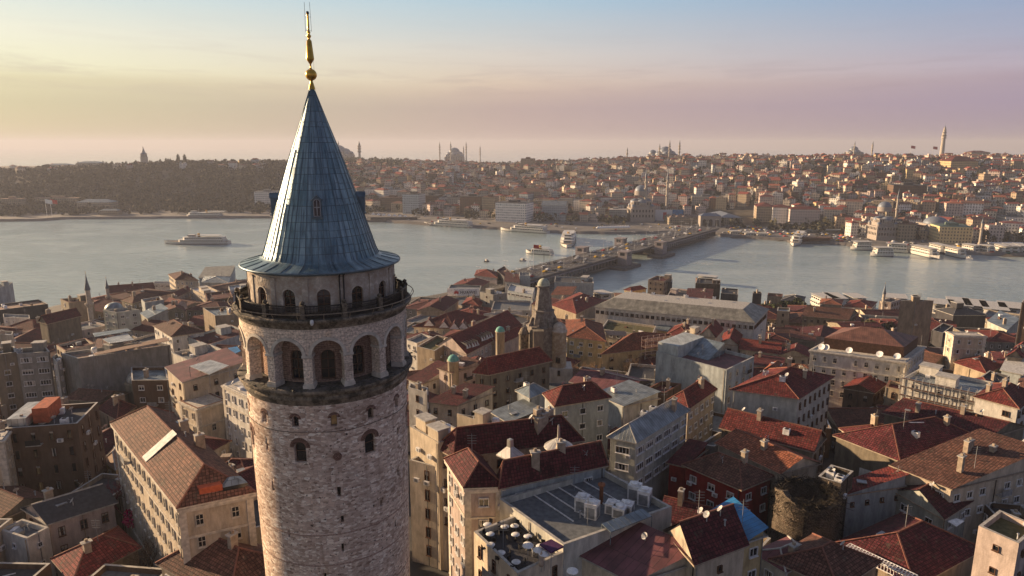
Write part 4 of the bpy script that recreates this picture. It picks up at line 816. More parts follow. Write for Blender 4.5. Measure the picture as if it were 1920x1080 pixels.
B('c', (230, 985), (420, 1010), (660, 925), 12, 'shedb', 1.4, 'cream', 'maroon', 'qd', 'low maroon roof behind the cream round cornered building', 'ck')
B('d', (76, 20), (180, 48), (188, 20), 17, 'flat', 0, 'white', 'grey', 'nd', 'white box house right of the tower shaft', 'j', rows=3)
# right centre and right
B('i', (440, 892), (640, 925), (735, 852), 10, 'gable', 1.6, 'brown', 'red', 'ad', 'brown brick house with red roof below the white hotel', '', rows=2)
B('i', (722, 880), (838, 905), (860, 860), 12, 'flat', 0, 'tan', 'maroon', 'ad', 'tan house end with two arched windows left of the scaffold', '', rows=2)
HOT = B('i', (215, 632), (855, 714), (986, 608), 17, 'flat', 0, 'white', 'wine', 'tt', 'white hotel with copper roofed attic and five satellite dishes', 'jj', cornice=True, pitch=2.7, rows=4, name='hotel', cat='hotel')
SCF = B('i', (838, 822), (1340, 928), (1450, 850), 14, 'flat', 0, 'white', 'lead', 'qd', 'sunlit white building under repair with scaffold on its front', 'bbjja', rows=3, pitch=4.5, **AP)
B('g', (990, 75), (1225, 137), (1320, 60), 13, 'hip', 2.2, 'white', 'red', 'cd', 'white house with red roof and barred windows at the right edge', 'cc', rows=2)
B('i', (1135, 508), (1185, 535), (1400, 540), 18, 'flat', 0, 'cream', 'dark', 'qw', 'cream corner building with set back attic and rounded corner', 'jj', rows=4, cornice=True, **AP)
STB = B('i', (822, 302), (928, 308), (1046, 300), 24, 'flat', 0, 'tan', 'dark', 'x', 'tall sandy block with antennas on its roof near the quay', 'mmmbjjb', **AP)
B('i', (1035, 500), (1110, 520), (1180, 470), 12, 'flat', 0, 'dark', 'dark', 'x', 'dark house left of the cream corner building', 'j')
B('i', (1190, 722), (1400, 795), (1505, 742), 9, 'hip', 2.2, 'tan', 'red', 'x', 'broad red hipped roof with white roof light near the right edge', 'kk')
B('i', (1505, 772), (1640, 800), (1700, 690), 10, 'shedb', 1.5, 'bluegrey', 'white', 'x', 'pale shed roof at the right edge', '', **SH)
B('i', (1545, 680), (1640, 690), (1700, 620), 13, 'gable', 2, 'tan', 'red', 'qd', 'orange tiled house at the right edge', 'c', rows=1)
B('i', (160, 405), (470, 430), (525, 385), 11, 'gable', 3, 'stone', 'brown', 'td', 'old brown stone hall among bare trees near the quay', 'cc', rows=2, name='hall', cat='hall')
B('i', (440, 342), (620, 352), (660, 312), 7, 'hip', 2, 'white', 'red', 'sd', 'low white quay house with red hipped roof', '', rows=1)
B('i', (280, 322), (420, 332), (430, 300), 8, 'hip', 1.6, 'tan', 'orange', 'x', 'small orange roofed kiosk by the moored boats')
B('i', (680, 302), (760, 312), (830, 290), 12, 'flat', 0, 'pink', 'dark', 'td', 'pink house with slim white minaret beside it', 'j', rows=2)
B('i', (1640, 312), (1720, 320), (1730, 300), 25, 'flat', 0, 'brown', 'dark', 'x', 'tall dark brick block cut by the right edge', '', **AP)
B('i', (80, 568), (245, 580), (240, 535), 9, 'shed', 1.3, 'tan', 'orange', 'x', 'orange roof with teal sheet left of the hotel', 'j')
B('i', (1410, 440), (1540, 500), (1620, 440), 9, 'shedb', 1, 'green', 'lead', 'x', 'greenish sheet roof near the right edge', 'jj', **SH)
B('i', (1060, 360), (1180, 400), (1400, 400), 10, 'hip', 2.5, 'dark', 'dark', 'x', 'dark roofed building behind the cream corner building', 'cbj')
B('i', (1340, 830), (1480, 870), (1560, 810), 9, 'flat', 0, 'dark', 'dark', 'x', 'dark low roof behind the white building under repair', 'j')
B('g', (205, 295), (560, 432), (1060, 335), 11, 'hip', 3.6, 'stone', 'maroon', 'x', 'huge dark red hipped roof right of the round ruin', 'acj', name='hall', cat='hall')
B('g', (478, 165), (1050, 305), (1262, 238), 12, 'gable', 2, 'stone', 'maroon', 'x', 'long dark red roof below the building under repair', 'cckj', name='hall', cat='hall')
B('g', (525, 462), (850, 588), (1340, 470), 11, 'shedb', 3.2, 'beige', 'brown', 'cw', 'long brown tiled roof with several white chimneys at right', 'cccc', rows=2, name='hall', cat='hall')
B('g', (335, 470), (400, 490), (600, 570), 10, 'flat', 0, 'white', 'white', 'x', 'narrow white walled lean-to at the end of the long brown roof', 'cj')
B('g', (240, 560), (256, 624), (588, 574), 9, 'shedb', 2, 'bluegrey', 'red', 'sd', 'red lean-to roof over a blank grey wall', 'k', rows=1)
B('g', (530, 602), (806, 754), (957, 658), 7.5, 'gable', 2.4, 'green', 'maroon', 'cw', 'pale green cottage with maroon gable roof', '', rows=1, pitch=4.5)
B('g', (200, 905), (640, 1130), (1010, 930), 5, 'hip', 3, 'tan', 'maroon', 'x', 'big dark red roof with scattered white slates at bottom right', 'k', name='hall', cat='hall')
B('g', (1005, 797), (1232, 897), (1345, 800), 14, 'flat', 0, 'pink', 'moss', 'sd', 'plain plastered block with grassy roof at the lower right edge', '', rows=3, **AP)
B('g', (-150, 990), (210, 1150), (432, 1002), 8, 'hip', 2.2, 'tan', 'brown', 'x', 'brown hipped roof beside the white steel truss', '')
B('e', (395, 338), (480, 352), (588, 282), 11, 'flat', 0, 'grey', 'grey', 'x', 'small box with white parapet beside the sunlit orange roof', '')
B('e', (500, 338), (850, 502), (1062, 446), 11.5, 'gable', 1.8, 'cream', 'orange', 'x', 'long orange tiled roof lit by the low sun', 'c')
B('e', (520, 248), (1030, 380), (1092, 308), 12.5, 'gable', 2.6, 'tan', 'red', 'ad', 'red roof with a row of open arches below its eave', 'acj')
B('e', (315, 458), (628, 592), (800, 522), 10, 'hip', 2.4, 'red', 'brown', 'cw', 'red painted house with brown hipped roof', 'c', rows=2, pitch=3.4)
B('e', (225, 444), (312, 464), (425, 372), 10, 'shedb', 1.2, 'red', 'maroon', 'x', 'red painted annex with white edged roof')
B('e', (1060, 520), (1190, 560), (1262, 490), 12, 'flat', 0, 'rubble', 'moss', 'x', 'dark stone building with boxes on its parapet behind the ruin', 'aaaj', name='stone_house')
B('e', (710, 952), (876, 1052), (1062, 968), 8, 'hip', 1.2, 'white', 'wine', 'cw', 'low white house with almost black roof at the bottom', 'k', rows=1)
B('e', (480, 722), (650, 884), (752, 850), 14.2, 'shedb', 1, 'yellow', 'blue', 'cw', 'house with bright blue sheet roof', '', rows=2)
B('e', (215, 832), (370, 1008), (648, 905), 15, 'gable', 3, 'cream', 'maroon', 'sd', 'cream house with steep dark red tile roof and three dishes', 'ddd', rows=2, pitch=5)
B('d', (955, 916), (1340, 1110), (365, 1000, 'e'), 13.5, 'shedb', 1.5, 'cream', 'wine', 'x', 'wide plain wine red roof at the bottom centre', 'd')
GR = B('d', (590, 646), (950, 905), (1560, 690), 16, 'flat', 0, 'palegrn', 'grey', 'x', 'grey membrane roof crossed by white ribs beside the cafe terrace', 'm', **OB)
TER = B('d', (445, 830), (690, 1066), (965, 940), 14.7, 'flat', 0, 'cream', 'dark', 'nd', 'cream building with dark roof terrace full of white tables', '', rows=3, pitch=3.2, **OB)
RM1 = B('d', (300, 432), (400, 582), (600, 575), 18, 'hip', 2.4, 'pink', 'maroon', 'cw', 'ornate house with glazed top floor under a maroon roof', '', rows=5, pitch=2.4, cornice=True, **AP)
B('d', (590, 545), (600, 584), (1182, 458), 18, 'hip', 3.0, 'bluegrey', 'maroon', 'cw', 'long pale blue building with maroon tiled hipped roof', 'cc', rows=4, pitch=5, **AP)
B('d', (250, 362), (340, 412), (1040, 320), 18.5, 'hip', 3.4, 'cream', 'maroon', 'cd', 'broad maroon roof with ribbed metal cowls', 'ccccd', rows=4, **AP)
B('d', (82, 428), (283, 480), (440, 385), 16, 'flat', 0, 'cream', 'grey', 'ld', 'cream office building with columns of dark windows beside the tower shaft', 'jj', rows=6, pitch=3.3, **OB)
B('d', (85, 238), (245, 330), (432, 292), 20, 'flat', 0, 'cream', 'tan', 'x', 'cream round cornered roof building with white parapets', 'bbjjta', **OB)
B('d', (350, 165), (480, 210), (650, 240), 20, 'flat', 0, 'beige', 'tan', 'x', 'sunlit cream chimney house above the broad maroon roof', 'bjtt')

# ------------------------------------------------------------------ particular structures of the near shore
PZ = lambda c, x, y, z: at_z(*full(c, x, y), z)
PY = lambda c, x, y, Y: at_y(*full(c, x, y), Y)
def addpart(par, name, mb, mats, off): return mb.build(name, mats, par, off=off)
def hipmb(P, z0, z1, rise, ins=None):
    w, r = MB(), MB(); P = [V2(p) for p in P]; w.prism([(p.x, p.y, 0) for p in P], z0, z1, cap=False)
    l1, l2 = (P[1] - P[0]).length, (P[2] - P[1]).length; Q = P if l1 >= l2 else P[1:] + P[:1]; ll, lw = max(l1, l2), min(l1, l2)
    a, b = (Q[0] + Q[3]) / 2, (Q[1] + Q[2]) / 2; d = (b - a).normalized() * min(lw * .5, ll * .45) if ins is None else (b - a).normalized() * ins; a, b = a + d, b - d
    z = lambda p, q: (p.x, p.y, q)
    r.face([z(Q[0], z1), z(Q[1], z1), z(b, z1 + rise), z(a, z1 + rise)]); r.face([z(Q[2], z1), z(Q[3], z1), z(a, z1 + rise), z(b, z1 + rise)]); r.face([z(Q[1], z1), z(Q[2], z1), z(b, z1 + rise)]); r.face([z(Q[3], z1), z(Q[0], z1), z(a, z1 + rise)])
    return w, r
def inset(P, s0, s1, t0, t1):       # sub-rectangle of a footprint in its own fractions
    f = lambda s, t: P[0] + (P[1] - P[0]) * s + (P[3] - P[0]) * t
    return [f(s0, t0), f(s1, t0), f(s1, t1), f(s0, t1)]
# white strip and glazed terrace on the long yellow building
T, P, r_, off = YH
def slope_patch(P, s0, s1, z0, rise, t0=0.0, t1=.5, mat=None, name='roof_strip', lift=.36):
    mb = MB(); f = lambda s, t: P[0] + (P[1] - P[0]) * s + (P[3] - P[0]) * t; zz = lambda t: z0 + .12 + rise * t * 2 + lift
    q = [(f(s0, t0), zz(t0)), (f(s1, t0), zz(t0)), (f(s1, t1), zz(t1)), (f(s0, t1), zz(t1))]
    mb.face([(p.x, p.y, z) for p, z in q]); mb.face([(p.x, p.y, z - .1) for p, z in reversed(q)])
    for k in range(4):
        (a, za), (b, zb_) = q[k], q[(k + 1) % 4]; mb.face([(a.x, a.y, za - .1), (b.x, b.y, zb_ - .1), (b.x, b.y, zb_), (a.x, a.y, za)])
    return mb
slope_patch(P, .50, .56, 54.7, 3.2).build('corrugated_strip', ROOF['white'], r_, off=off)
q = inset(P, .90, .985, .30, .62); mb = MB(); mb.prism([(p.x, p.y, 0) for p in q], 54.6, 56.3); mb.build('red_hut', ORG, T, off=off)
q = inset(P, .92, .99, .62, .97); w, r = hipmb(q, 54.6, 55.9, .7); w.build('glazed_hut', GLASS, T, off=off); r.build('glazed_hut_roof', ROOF['lead'], T, off=off)
T, P, r_, off = OBK; ze = 52.2
q = inset(P, .30, .52, .25, .80); mb = MB(); mb.prism([(p.x, p.y, 0) for p in q], ze - .7, ze + 1.9); mb.build('orange_hut', ORG, T, off=off)
q = inset(P, .0, .26, .1, .9); mb = MB(); mb.prism([(p.x, p.y, 0) for p in q], ze - .7, ze + .9); mb.build('white_sheet_shelter', ROOF['tin'], T, off=off)
# hotel attic
T, P, r_, off = HOT; ze = off[2] + 21 if 0 else NEARB[[i for i, n_ in enumerate(NEARB) if n_[3].startswith('white hotel')][0]][4]
w, r = hipmb(inset(P, .08, .93, .22, .95), ze - .7, ze + 2.6, 2.6); w.build('attic_wall', BRN, T, off=off); r.build('attic_roof', ROOF['copper'], T, off=off)
for s in (.1, .15, .4, .72, .9):
    q = P[0] + (P[1] - P[0]) * s + (P[3] - P[0]) * .08; e = MB(); e.tube((q.x, q.y, ze - .8), (q.x, q.y, ze + .6), .06); c_ = Vector((q.x, q.y, ze + .7)); dv = Vector((-.5, -.4, .45)).normalized(); t1 = dv.orthogonal().normalized(); t2 = dv.cross(t1)
    for i in range(14):
        a1, a2 = 2 * pi * i / 14, 2 * pi * (i + 1) / 14; e.face([c_, c_ + dv * .2 + (t1 * cos(a1) + t2 * sin(a1)) * .85, c_ + dv * .2 + (t1 * cos(a2) + t2 * sin(a2)) * .85])
    e.build('satellite_dish', WHT, T, off=off)
# blue grey building: stair volume and lean-to on the wine red terrace
T, P, r_, off = GB; ze = 46.6
w = MB(); w.prism([(p.x, p.y, 0) for p in inset(P, .0, .30, .05, .95)], ze - .7, ze + 2.4, top=0); w.build('upper_volume', WALL['bluegrey'], T, off=off)
w = MB(); q = inset(P, .30, .62, .35, .9); w.face([(q[0].x, q[0].y, ze - .6), (q[1].x, q[1].y, ze - .6), (q[2].x, q[2].y, ze + 2.2), (q[3].x, q[3].y, ze + 2.2)]); w.face([(q[1].x, q[1].y, ze - .6), (q[2].x, q[2].y, ze - .6), (q[2].x, q[2].y, ze + 2.2)]); w.build('lean_to_roof', ROOF['lead'], T, off=off)
# grey membrane roof: ribs, outdoor units, canopy
T, P, r_, off = GR; ze = 54.5
for s in (.3, .42, .54, .66, .78):
    mb = MB(); a = P[0] + (P[1] - P[0]) * .02 + (P[3] - P[0]) * s; b = P[1] + (P[2] - P[1]) * s + (P[0] - P[1]) * .35; mb.tube((a.x, a.y, ze - .62), (b.x, b.y, ze - .62), .09, n=4); mb.build('white_rib', WHT, r_, off=off)
ca = V2(P[1] - P[0]).normalized(); ang = atan2(ca.y, ca.x)
for (x, y, hh) in ((1055, 680, 1.9), (1110, 715, 1.9), (1350, 612, 1.9), (1405, 642, 1.9), (1225, 690, 1.3), (1265, 712, 1.3), (1305, 690, 1.2)):
    q = PZ('d', x, y + 20, ze - .5); mb = MB(); mb.box((q.x, q.y, ze - .72), (1.5, 1.5, hh), 0, ang + .5); mb.box((q.x, q.y, ze - .6), (1.53, 1.1, hh * .7), 1, ang + .5); mb.box((q.x, q.y, ze - .6), (1.1, 1.53, hh * .7), 1, ang + .5)
    mb.lathe([(.5, ze - .72 + hh), (.55, ze - .55 + hh), (.4, ze - .5 + hh), (0, ze - .52 + hh)], 14, (q.x, q.y), 0); mb.build('cooling_unit', [WHT, GREY], T, off=off)
q = PZ('d', 1162, 640, ze); mb = MB(); mb.lathe([(.25, ze - .8), (.25, ze + 1.6), (.45, ze + 1.65), (.45, ze + 1.9), (.1, ze + 2.05)], 12, (q.x, q.y)); mb.build('flue', plain('rusty_flue', (.25, .10, .05)), T, off=off)
cs = [PZ('d', 1165, 785, ze + .6), PZ('d', 1215, 832, ze + .3), PZ('d', 1447, 742, ze + .3), PZ('d', 1392, 700, ze + .6)]; mb = MB(); mb.face(cs); mb.face([c + Vector((0, 0, -.12)) for c in reversed(cs)])
for k in range(4): mb.face([cs[k] - Vector((0, 0, .12)), cs[(k + 1) % 4] - Vector((0, 0, .12)), cs[(k + 1) % 4], cs[k]])
for c in cs: mb.tube(c - Vector((0, 0, .1)), c - Vector((0, 0, 1.6)), .06, n=4)
mb.build('glass_canopy', ROOF['lead'], T, off=off)
# cowls on the maroon roofs
for (x, y, r0, kind) in ((922, 325, 2.0, 'round'), (650, 375, 1.9, 'square')):
    q = PZ('d', x, y, 57.6); mb = MB(); n_ = 20 if kind == 'round' else 4
    mb.lathe([(r0, 56.9), (r0 * .98, 57.05), (.45 if kind == 'square' else .2, 58.2), (.42 if kind == 'square' else .16, 59.2 if kind == 'square' else 60.0), (0, 59.25 if kind == 'square' else 60.1)], n_, (q.x, q.y), sm=False); o = mb.build('roof_cowl', ROOF['tin']); tag(o, {2.3: 'round ribbed metal cowl with thin pipe on the broad maroon roof', 1.9: 'square pyramid metal cowl standing left of the round ribbed one', 2.0: 'round ribbed metal cowl with thin pipe on the broad maroon roof'}[r0], 'roof vent')
# cafe terrace: round white tables and parasols
T, P, r_, off = TER; ze = [n_[4] for n_ in NEARB if 'full of white tables' in n_[3]][0] - .74
mbt = MB(); mbt.lathe([(0, .74), (.46, .74), (.5, .70), (.46, .67)], 18); 
tp = thing('round_table', '', 'table', (0, 0, 0), group='round white tables on the cafe terrace'); mbt.build('tabletop', WHT, tp); mbt = MB(); mbt.lathe([(.25, 0), (.22, .04), (.05, .07), (.05, .68)], 8); mbt.build('pedestal', DK, tp)
tpos = [(522, 790, 'back left corner of the cafe terrace'), (620, 802, 'back row, middle of the three'), (675, 797, 'back row beside the dark screen'), (538, 843, 'second row, left side'), (680, 846, 'second row, right of the aisle'), (750, 856, 'by the long parapet, second row'), (540, 903, 'third row, left parapet side'), (598, 948, 'nearest to the left parapet bend'), (748, 900, 'third row by the long parapet'), (683, 1000, 'front of the terrace near the white parapet'), (820, 912, 'by the long parapet near the parasols')]
for i, (x, y, w_) in enumerate(tpos):
    q = PZ('d', x, y, ze + .7); lab = 'round white cafe table, ' + w_
    if i == 0: tp.location = (q.x, q.y, ze); tp['label'] = lab
    else: dup(tp, (q.x, q.y, ze), 0, lab)
CHM = MB()
for sx_, sy_ in ((-.18, -.18), (.18, -.18), (.18, .18), (-.18, .18)): CHM.tube((sx_, sy_, 0), (sx_, sy_, .45), .02, n=4)
chr_ = thing('cafe_chair', '', 'chair', (0, 0, 0), group='dark chairs around the cafe tables'); CHM.build('leg_frame', DK, chr_); mb = MB(); mb.box((0, 0, .44), (.42, .42, .05)); mb.build('seat', DK, chr_); mb = MB(); mb.box((0, .2, .48), (.42, .04, .42)); mb.build('backrest', DK, chr_)
first = True
for i, (x, y, w_) in enumerate(tpos):
    q = PZ('d', x, y, ze + .7)
    for a in ((.3, 2.4, 4.3) if i % 2 else (1.2, 3.6)):
        loc = (q.x + .85 * cos(a), q.y + .85 * sin(a), ze); lab = 'dark chair at the table, ' + w_
        if first: chr_.location = loc; chr_.rotation_euler.z = a - pi / 2; chr_['label'] = lab; first = False
        else: dup(chr_, loc, a - pi / 2, lab)
for (x, y, lab) in ((750, 905, 'open white parasol over the third table row'), (810, 930, 'open white parasol left of the purple awning'), (842, 950, 'open white parasol touching the purple awning'), (1000, 1048, 'open white parasol in front of the white screen wall')):
    q = PZ('d', x, y, ze + 2.1); t_ = thing('parasol', lab, 'parasol', (q.x, q.y, ze), group='open parasols at the corner of the terrace'); mb = MB(); mb.lathe([(.62, 2.0), (.58, 2.08), (0, 2.35)], 10, sm=False); mb.build('canopy', WHT, t_); mb = MB(); mb.tube((0, 0, 0), (0, 0, 2.3), .03); mb.build('pole', GREY, t_)
q = PZ('d', 825, 1010, ze + 1); t_ = thing('closed_parasol', 'folded beige parasol standing at the terrace corner', 'parasol', (q.x, q.y, ze)); mb = MB(); mb.lathe([(.06, .6), (.26, .75), (.30, 1.2), (.18, 2.0), (.02, 2.5)], 10); mb.build('canopy', plain('beige_canvas', (.42, .33, .26)), t_); mb = MB(); mb.tube((0, 0, 0), (0, 0, .7), .03); mb.build('pole', GREY, t_)
cs = [PZ('d', 815, 900, ze + 2.6), PZ('d', 880, 960, ze + 2.3), PZ('d', 950, 925, ze + 2.3), PZ('d', 880, 872, ze + 2.6)]
t_ = thing('awning', 'dark purple awning over the terrace kitchen corner', 'awning', (cs[0].x, cs[0].y, ze)); mb = MB(); mb.prism([(c.x, c.y) for c in cs], ze + 2.4, ze + 2.6); mb.build('cloth', PURP, t_, off=t_.location); mb = MB(); [mb.tube((c.x, c.y, ze), (c.x, c.y, ze + 2.4), .05, n=4) for c in cs]; mb.build('posts', GREY, t_, off=t_.location)
# dormers of the cream hall, zigzag skylights of the pink hall
def along(c, pts, z, name, label, cat, r=.12, mat=WHT, loc=None):
    P3 = [PZ(c, x, y, z) for x, y in pts]; mb = MB(); [mb.tube(a, b, r, n=4) for a, b in zip(P3, P3[1:])]; o = mb.build(name, mat); return tag(o, label, cat)
for i, (x, y) in enumerate(((232, 440), (332, 452), (402, 462), (462, 458))):
    q = PZ('c', x, y + 14, 31.5); t_ = thing('roof_dormer', ['leftmost', 'second', 'third', 'rightmost'][i] + ' white gabled dormer on the cream hall', 'dormer', (q.x, q.y, 30.5)); w = 1.8
    mb = MB(); mb.face([(-w, 0, 0), (w, 0, 0), (0, 0, 2.4)]); mb.build('gable', WHT, t_); mb = MB()
    for s in (-1, 1): mb.face([(s * (w + .3), -.3, -.1), (0, -.3, 2.6), (0, 5, 2.6), (s * (w + .3), 2, -.1)])
    mb.build('gable_roof', ROOF['maroon'], t_)
for i, (x, y) in enumerate(((510, 600), (548, 590), (610, 550), (645, 535))):
    q = PZ('c', x, y, 39.5); o_ = Vector((q.x, q.y, 38)); mb = MB()
    for k in range(3): mb.face([(k * 1.1 - 1.6, 0, 0), (k * 1.1 - .5, 0, 0), (k * 1.1 - 1.05, .5, 1.5)]); mb.face([(k * 1.1 - .5, 0, 0), (k * 1.1 - 1.05, 3, 1.6), (k * 1.1 - 1.05, .5, 1.5)])
    o = mb.build('zigzag_skylight', ROOF['tin'], loc=(q.x, q.y, 38.6)); o.rotation_euler.z = .9; tag(o, ['lowest', 'second lowest', 'second highest', 'highest'][i] + ' zigzag skylight on the steep red roof of the pink hall', 'skylight')
# billboard
bl = PZ('c', 357, 268, 15); br_ = PZ('c', 570, 272, 15); bl, br_ = PY('c', 357, 268, 354), PY('c', 571, 272, 354)
d = br_ - bl; ln = Vector((d.x, d.y, 0)).length; hh = 97 - bl.z; top = PY('c', 357, 218, 354).z; BH = top - bl.z
t_ = thing('billboard', 'wide white rooftop billboard with red petal emblem and grey lettering', 'billboard', (bl.x, bl.y, bl.z), atan2(d.y, d.x)); mb = MB(); mb.box((ln / 2, 0, 0), (ln, .5, BH)); mb.build('board', WHT, t_)
mb = MB()
for k in range(8): mb.tube((ln * k / 7, .6, -3), (ln * k / 7, .6, BH), .12, n=4)
mb.build('frame', GREY, t_)
cu = bpy.data.curves.new('lettering', 'FONT'); cu.body = 'HUAWEI'; cu.size = BH * .52; cu.extrude = .06; cu.offset = .035; cu.space_character = 1.12; cu.align_x = 'LEFT'
to = bpy.data.objects.new('lettering', cu); COL.objects.link(to); bpy.context.view_layer.update(); dg = bpy.context.evaluated_depsgraph_get(); me = bpy.data.meshes.new_from_object(to.evaluated_get(dg)); bpy.data.objects.remove(to)
me.materials.clear(); me.materials.append(plain('grey_letters', (.05, .05, .06))); lo = bpy.data.objects.new('lettering', me); COL.objects.link(lo); lo.parent = t_; lo.rotation_euler = (radians(90), 0, 0); lo.location = (ln * .40, -.3, BH * .30)
mb = MB()
for k in range(8):
    a = radians(-5 + 190 * k / 7); c0 = Vector((ln * .28 + cos(a) * BH * .02, -.3, BH * .32)); dd = Vector((cos(a), 0, sin(a))); pp = Vector((-sin(a), 0, cos(a))); L0 = BH * (.34 + .12 * sin(a))
    mb.face([c0, c0 + dd * L0 * .6 + pp * BH * .075, c0 + dd * L0 + pp * 0, c0 + dd * L0 * .6 - pp * BH * .075])
mb.build('emblem', RED, t_)
# domed stone turret
def turret():
    q = PY('c', 1003, 500, 174); cx, cy = q.x, q.y; zb = near_z(cx, cy) - 2; T = thing('domed_stone_turret', 'weathered stone turret with stepped body and small green dome beyond the grey hall', 'tower', (cx, cy, zb)); off = (cx, cy, zb); C_ = (cx, cy)
    s = grimy('turret_stone', (.34, .30, .26), (.12, .10, .085)); mb = MB(); mb.lathe([(4.2, zb), (4.2, 50), (4.5, 50.1), (4.5, 50.6), (3.5, 50.7), (3.3, 52.0), (2.9, 53.6), (2.75, 54.1), (2.9, 54.3), (2.9, 54.6), (2.35, 54.7)], 8, C_, sm=False); mb.build('lower_body', s, T, off=off)
    mb = MB(); mb.lathe([(2.35, 54.7), (2.05, 57), (1.65, 59.8), (1.6, 60.6), (2.05, 60.7), (2.05, 61.0), (1.6, 61.1)], 8, C_, sm=False); mb.build('upper_shaft', s, T, off=off)
    mb = MB(); mb.lathe([(1.65, 61.0)] + [(1.62 * cos(a * pi / 16), 61.2 + 1.75 * sin(a * pi / 16)) for a in range(9)], 20, C_); mb.build('dome', plain('pale_green_dome', (.36, .38, .30)), T, off=off)
    mb = MB(); mb.tube((cx, cy, 62.8), (cx, cy, 69.5), .05, n=4); mb.tube((cx - .4, cy, 66), (cx + .4, cy, 66), .03, n=3); mb.build('mast', DK, T, off=off)
    for k in range(8):       # volute buttresses on the shoulders
        a = pi / 8 + k * pi / 4; mb = MB(); pr = [(4.25, 50.2), (4.3, 51.0), (3.9, 51.4), (3.6, 52.4), (3.3, 52.9), (2.9, 52.6), (2.8, 51.5), (3.0, 50.3)]
        for sgn in (-.3, .3):
            mb.face([(cx + r * sin(a) + sgn * cos(a), cy - r * cos(a) + sgn * sin(a), z) for r, z in (pr if sgn > 0 else pr[::-1])])
        for (r0, z0), (r1, z1) in zip(pr, pr[1:]): mb.face([(cx + r0 * sin(a) - .3 * cos(a), cy - r0 * cos(a) - .3 * sin(a), z0), (cx + r0 * sin(a) + .3 * cos(a), cy - r0 * cos(a) + .3 * sin(a), z0), (cx + r1 * sin(a) + .3 * cos(a), cy - r1 * cos(a) + .3 * sin(a), z1), (cx + r1 * sin(a) - .3 * cos(a), cy - r1 * cos(a) - .3 * sin(a), z1)])
        mb.build('volute', s, T, off=off)
    q = PY('c', 1112, 500, 171); mb = MB(); mb.lathe([(1.9, zb), (1.9, 49.3), (2.1, 49.4), (2.1, 49.8), (1.8, 49.9), (1.6, 51), (.9, 51.7), (0, 52)], 16, (q.x, q.y)); mb.build('side_turret', [DRUM], T, off=off)
    q = PY('c', 872, 520, 172); mb = MB(); mb.lathe([(1.3, zb), (1.3, 48.4), (1.5, 48.6), (1.3, 48.9), (.8, 50), (0, 50.4)], 12, (q.x, q.y)); mb.build('corner_turret', [GRIME], T, off=off)
    q = PY('c', 969, 560, 167); mb = MB(); mb.box((q.x, q.y, 38), (2.5, 1.8, 12.6)); mb.box((q.x, q.y, 50.6), (2.7, 2, .25)); mb.build('buttress_pier', WALL['stone'], T, off=off)
    me, sp = winsrc('q', 'd')
    for (x, y) in ((1035, 800), (1108, 705), (1108, 790), (1095, 700)): q = PY('c', x, y, 168.6); inst(me[0], 'window', T, (q.x - cx, q.y - cy, q.z - zb), 0, (.7, 1, .9))
    mb = MB(); q = PY('c', 1080, 700, 172); mb.box((q.x, q.y, zb), (9, 6, 40 - zb)); mb.build('church_wall', WALL['white'], T, off=off)
turret()
def cap_turret(c, x, y, Y, r, z, lab):
    q = PY(c, x, y, Y); zb = near_z(q.x, q.y) - 1; T = thing('capped_turret', lab, 'turret', (q.x, q.y, zb)); off = (q.x, q.y, zb)
    mb = MB(); mb.lathe([(r, zb), (r, z - .3), (r * 1.15, z - .25), (r * 1.15, z), (r, z)], 16, (q.x, q.y)); mb.build('shaft', WALL['cream'], T, off=off)
    mb = MB(); mb.lathe([(r * 1.05, z)] + [(r * 1.02 * cos(a * pi / 14), z + r * 1.05 * sin(a * pi / 14)) for a in range(8)], 18, (q.x, q.y)); mb.build('green_cap', GREENC, T, off=off)
cap_turret('c', 712, 490, 185, 1.25, 45.7, 'slim cream turret with green cap left of the domed stone turret')
cap_turret('c', 395, 690, 165, 1.4, 43.6, 'low turret with green cap above the brown flat roof')
def dome_hall(c, x, y, Y, r, z, mat, ribs, lab, wmat):
    q = PY(c, x, y, Y); zb = near_z(q.x, q.y) - 1; T = thing('domed_hall', lab, 'domed building', (q.x, q.y, zb)); off = (q.x, q.y, zb); C_ = (q.x, q.y)
    mb = MB(); mb.lathe([(r * 1.15, zb), (r * 1.15, z - .5), (r * 1.25, z - .4), (r * 1.2, z), (r, z)], 8, C_, sm=False); mb.build('wall', wmat, T, off=off)
    mb = MB(); mb.lathe([(r, z)] + [(r * cos(a * pi / 16), z + r * .8 * sin(a * pi / 16)) for a in range(9)], 24, C_); mb.build('dome', mat, T, off=off)
    mb = MB(); mb.tube((q.x, q.y, z + r * .75), (q.x, q.y, z + r * .8 + 1.2), .08, n=5); mb.build('alem', GREY, T, off=off)
    if ribs:
        mb = MB()
        for k in range(16):
            a = 2 * pi * k / 16; pl = [(q.x + (r + .04) * cos(t * pi / 16) * sin(a), q.y - (r + .04) * cos(t * pi / 16) * cos(a), z + (r * .8 + .04) * sin(t * pi / 16)) for t in range(8)]
            for u, v in zip(pl, pl[1:]): mb.tube(u, v, .06, n=4)
        mb.build('ribs', GREY, T, off=off)
dome_hall('a', 955, 745, 160, 3.5, 40.4, ROOF['tin'], True, 'ribbed pale metal dome behind the dark brick building', WALL['stone'])
dome_hall('p', 1430, 575, 290, 3.6, 26.6, ROOF['lead'], False, 'small dark grey dome between the two minarets of the near shore', WALL['stone'])
STONEM = plain('minaret_stone', (.42, .37, .31), .9); LEADC = plain('lead_cone', (.11, .13, .16), .5, .3); STONEF = plain('mosque_stone', (.34, .30, .27), .9); LEADF = plain('mosque_lead', (.17, .20, .25), .55, .2)
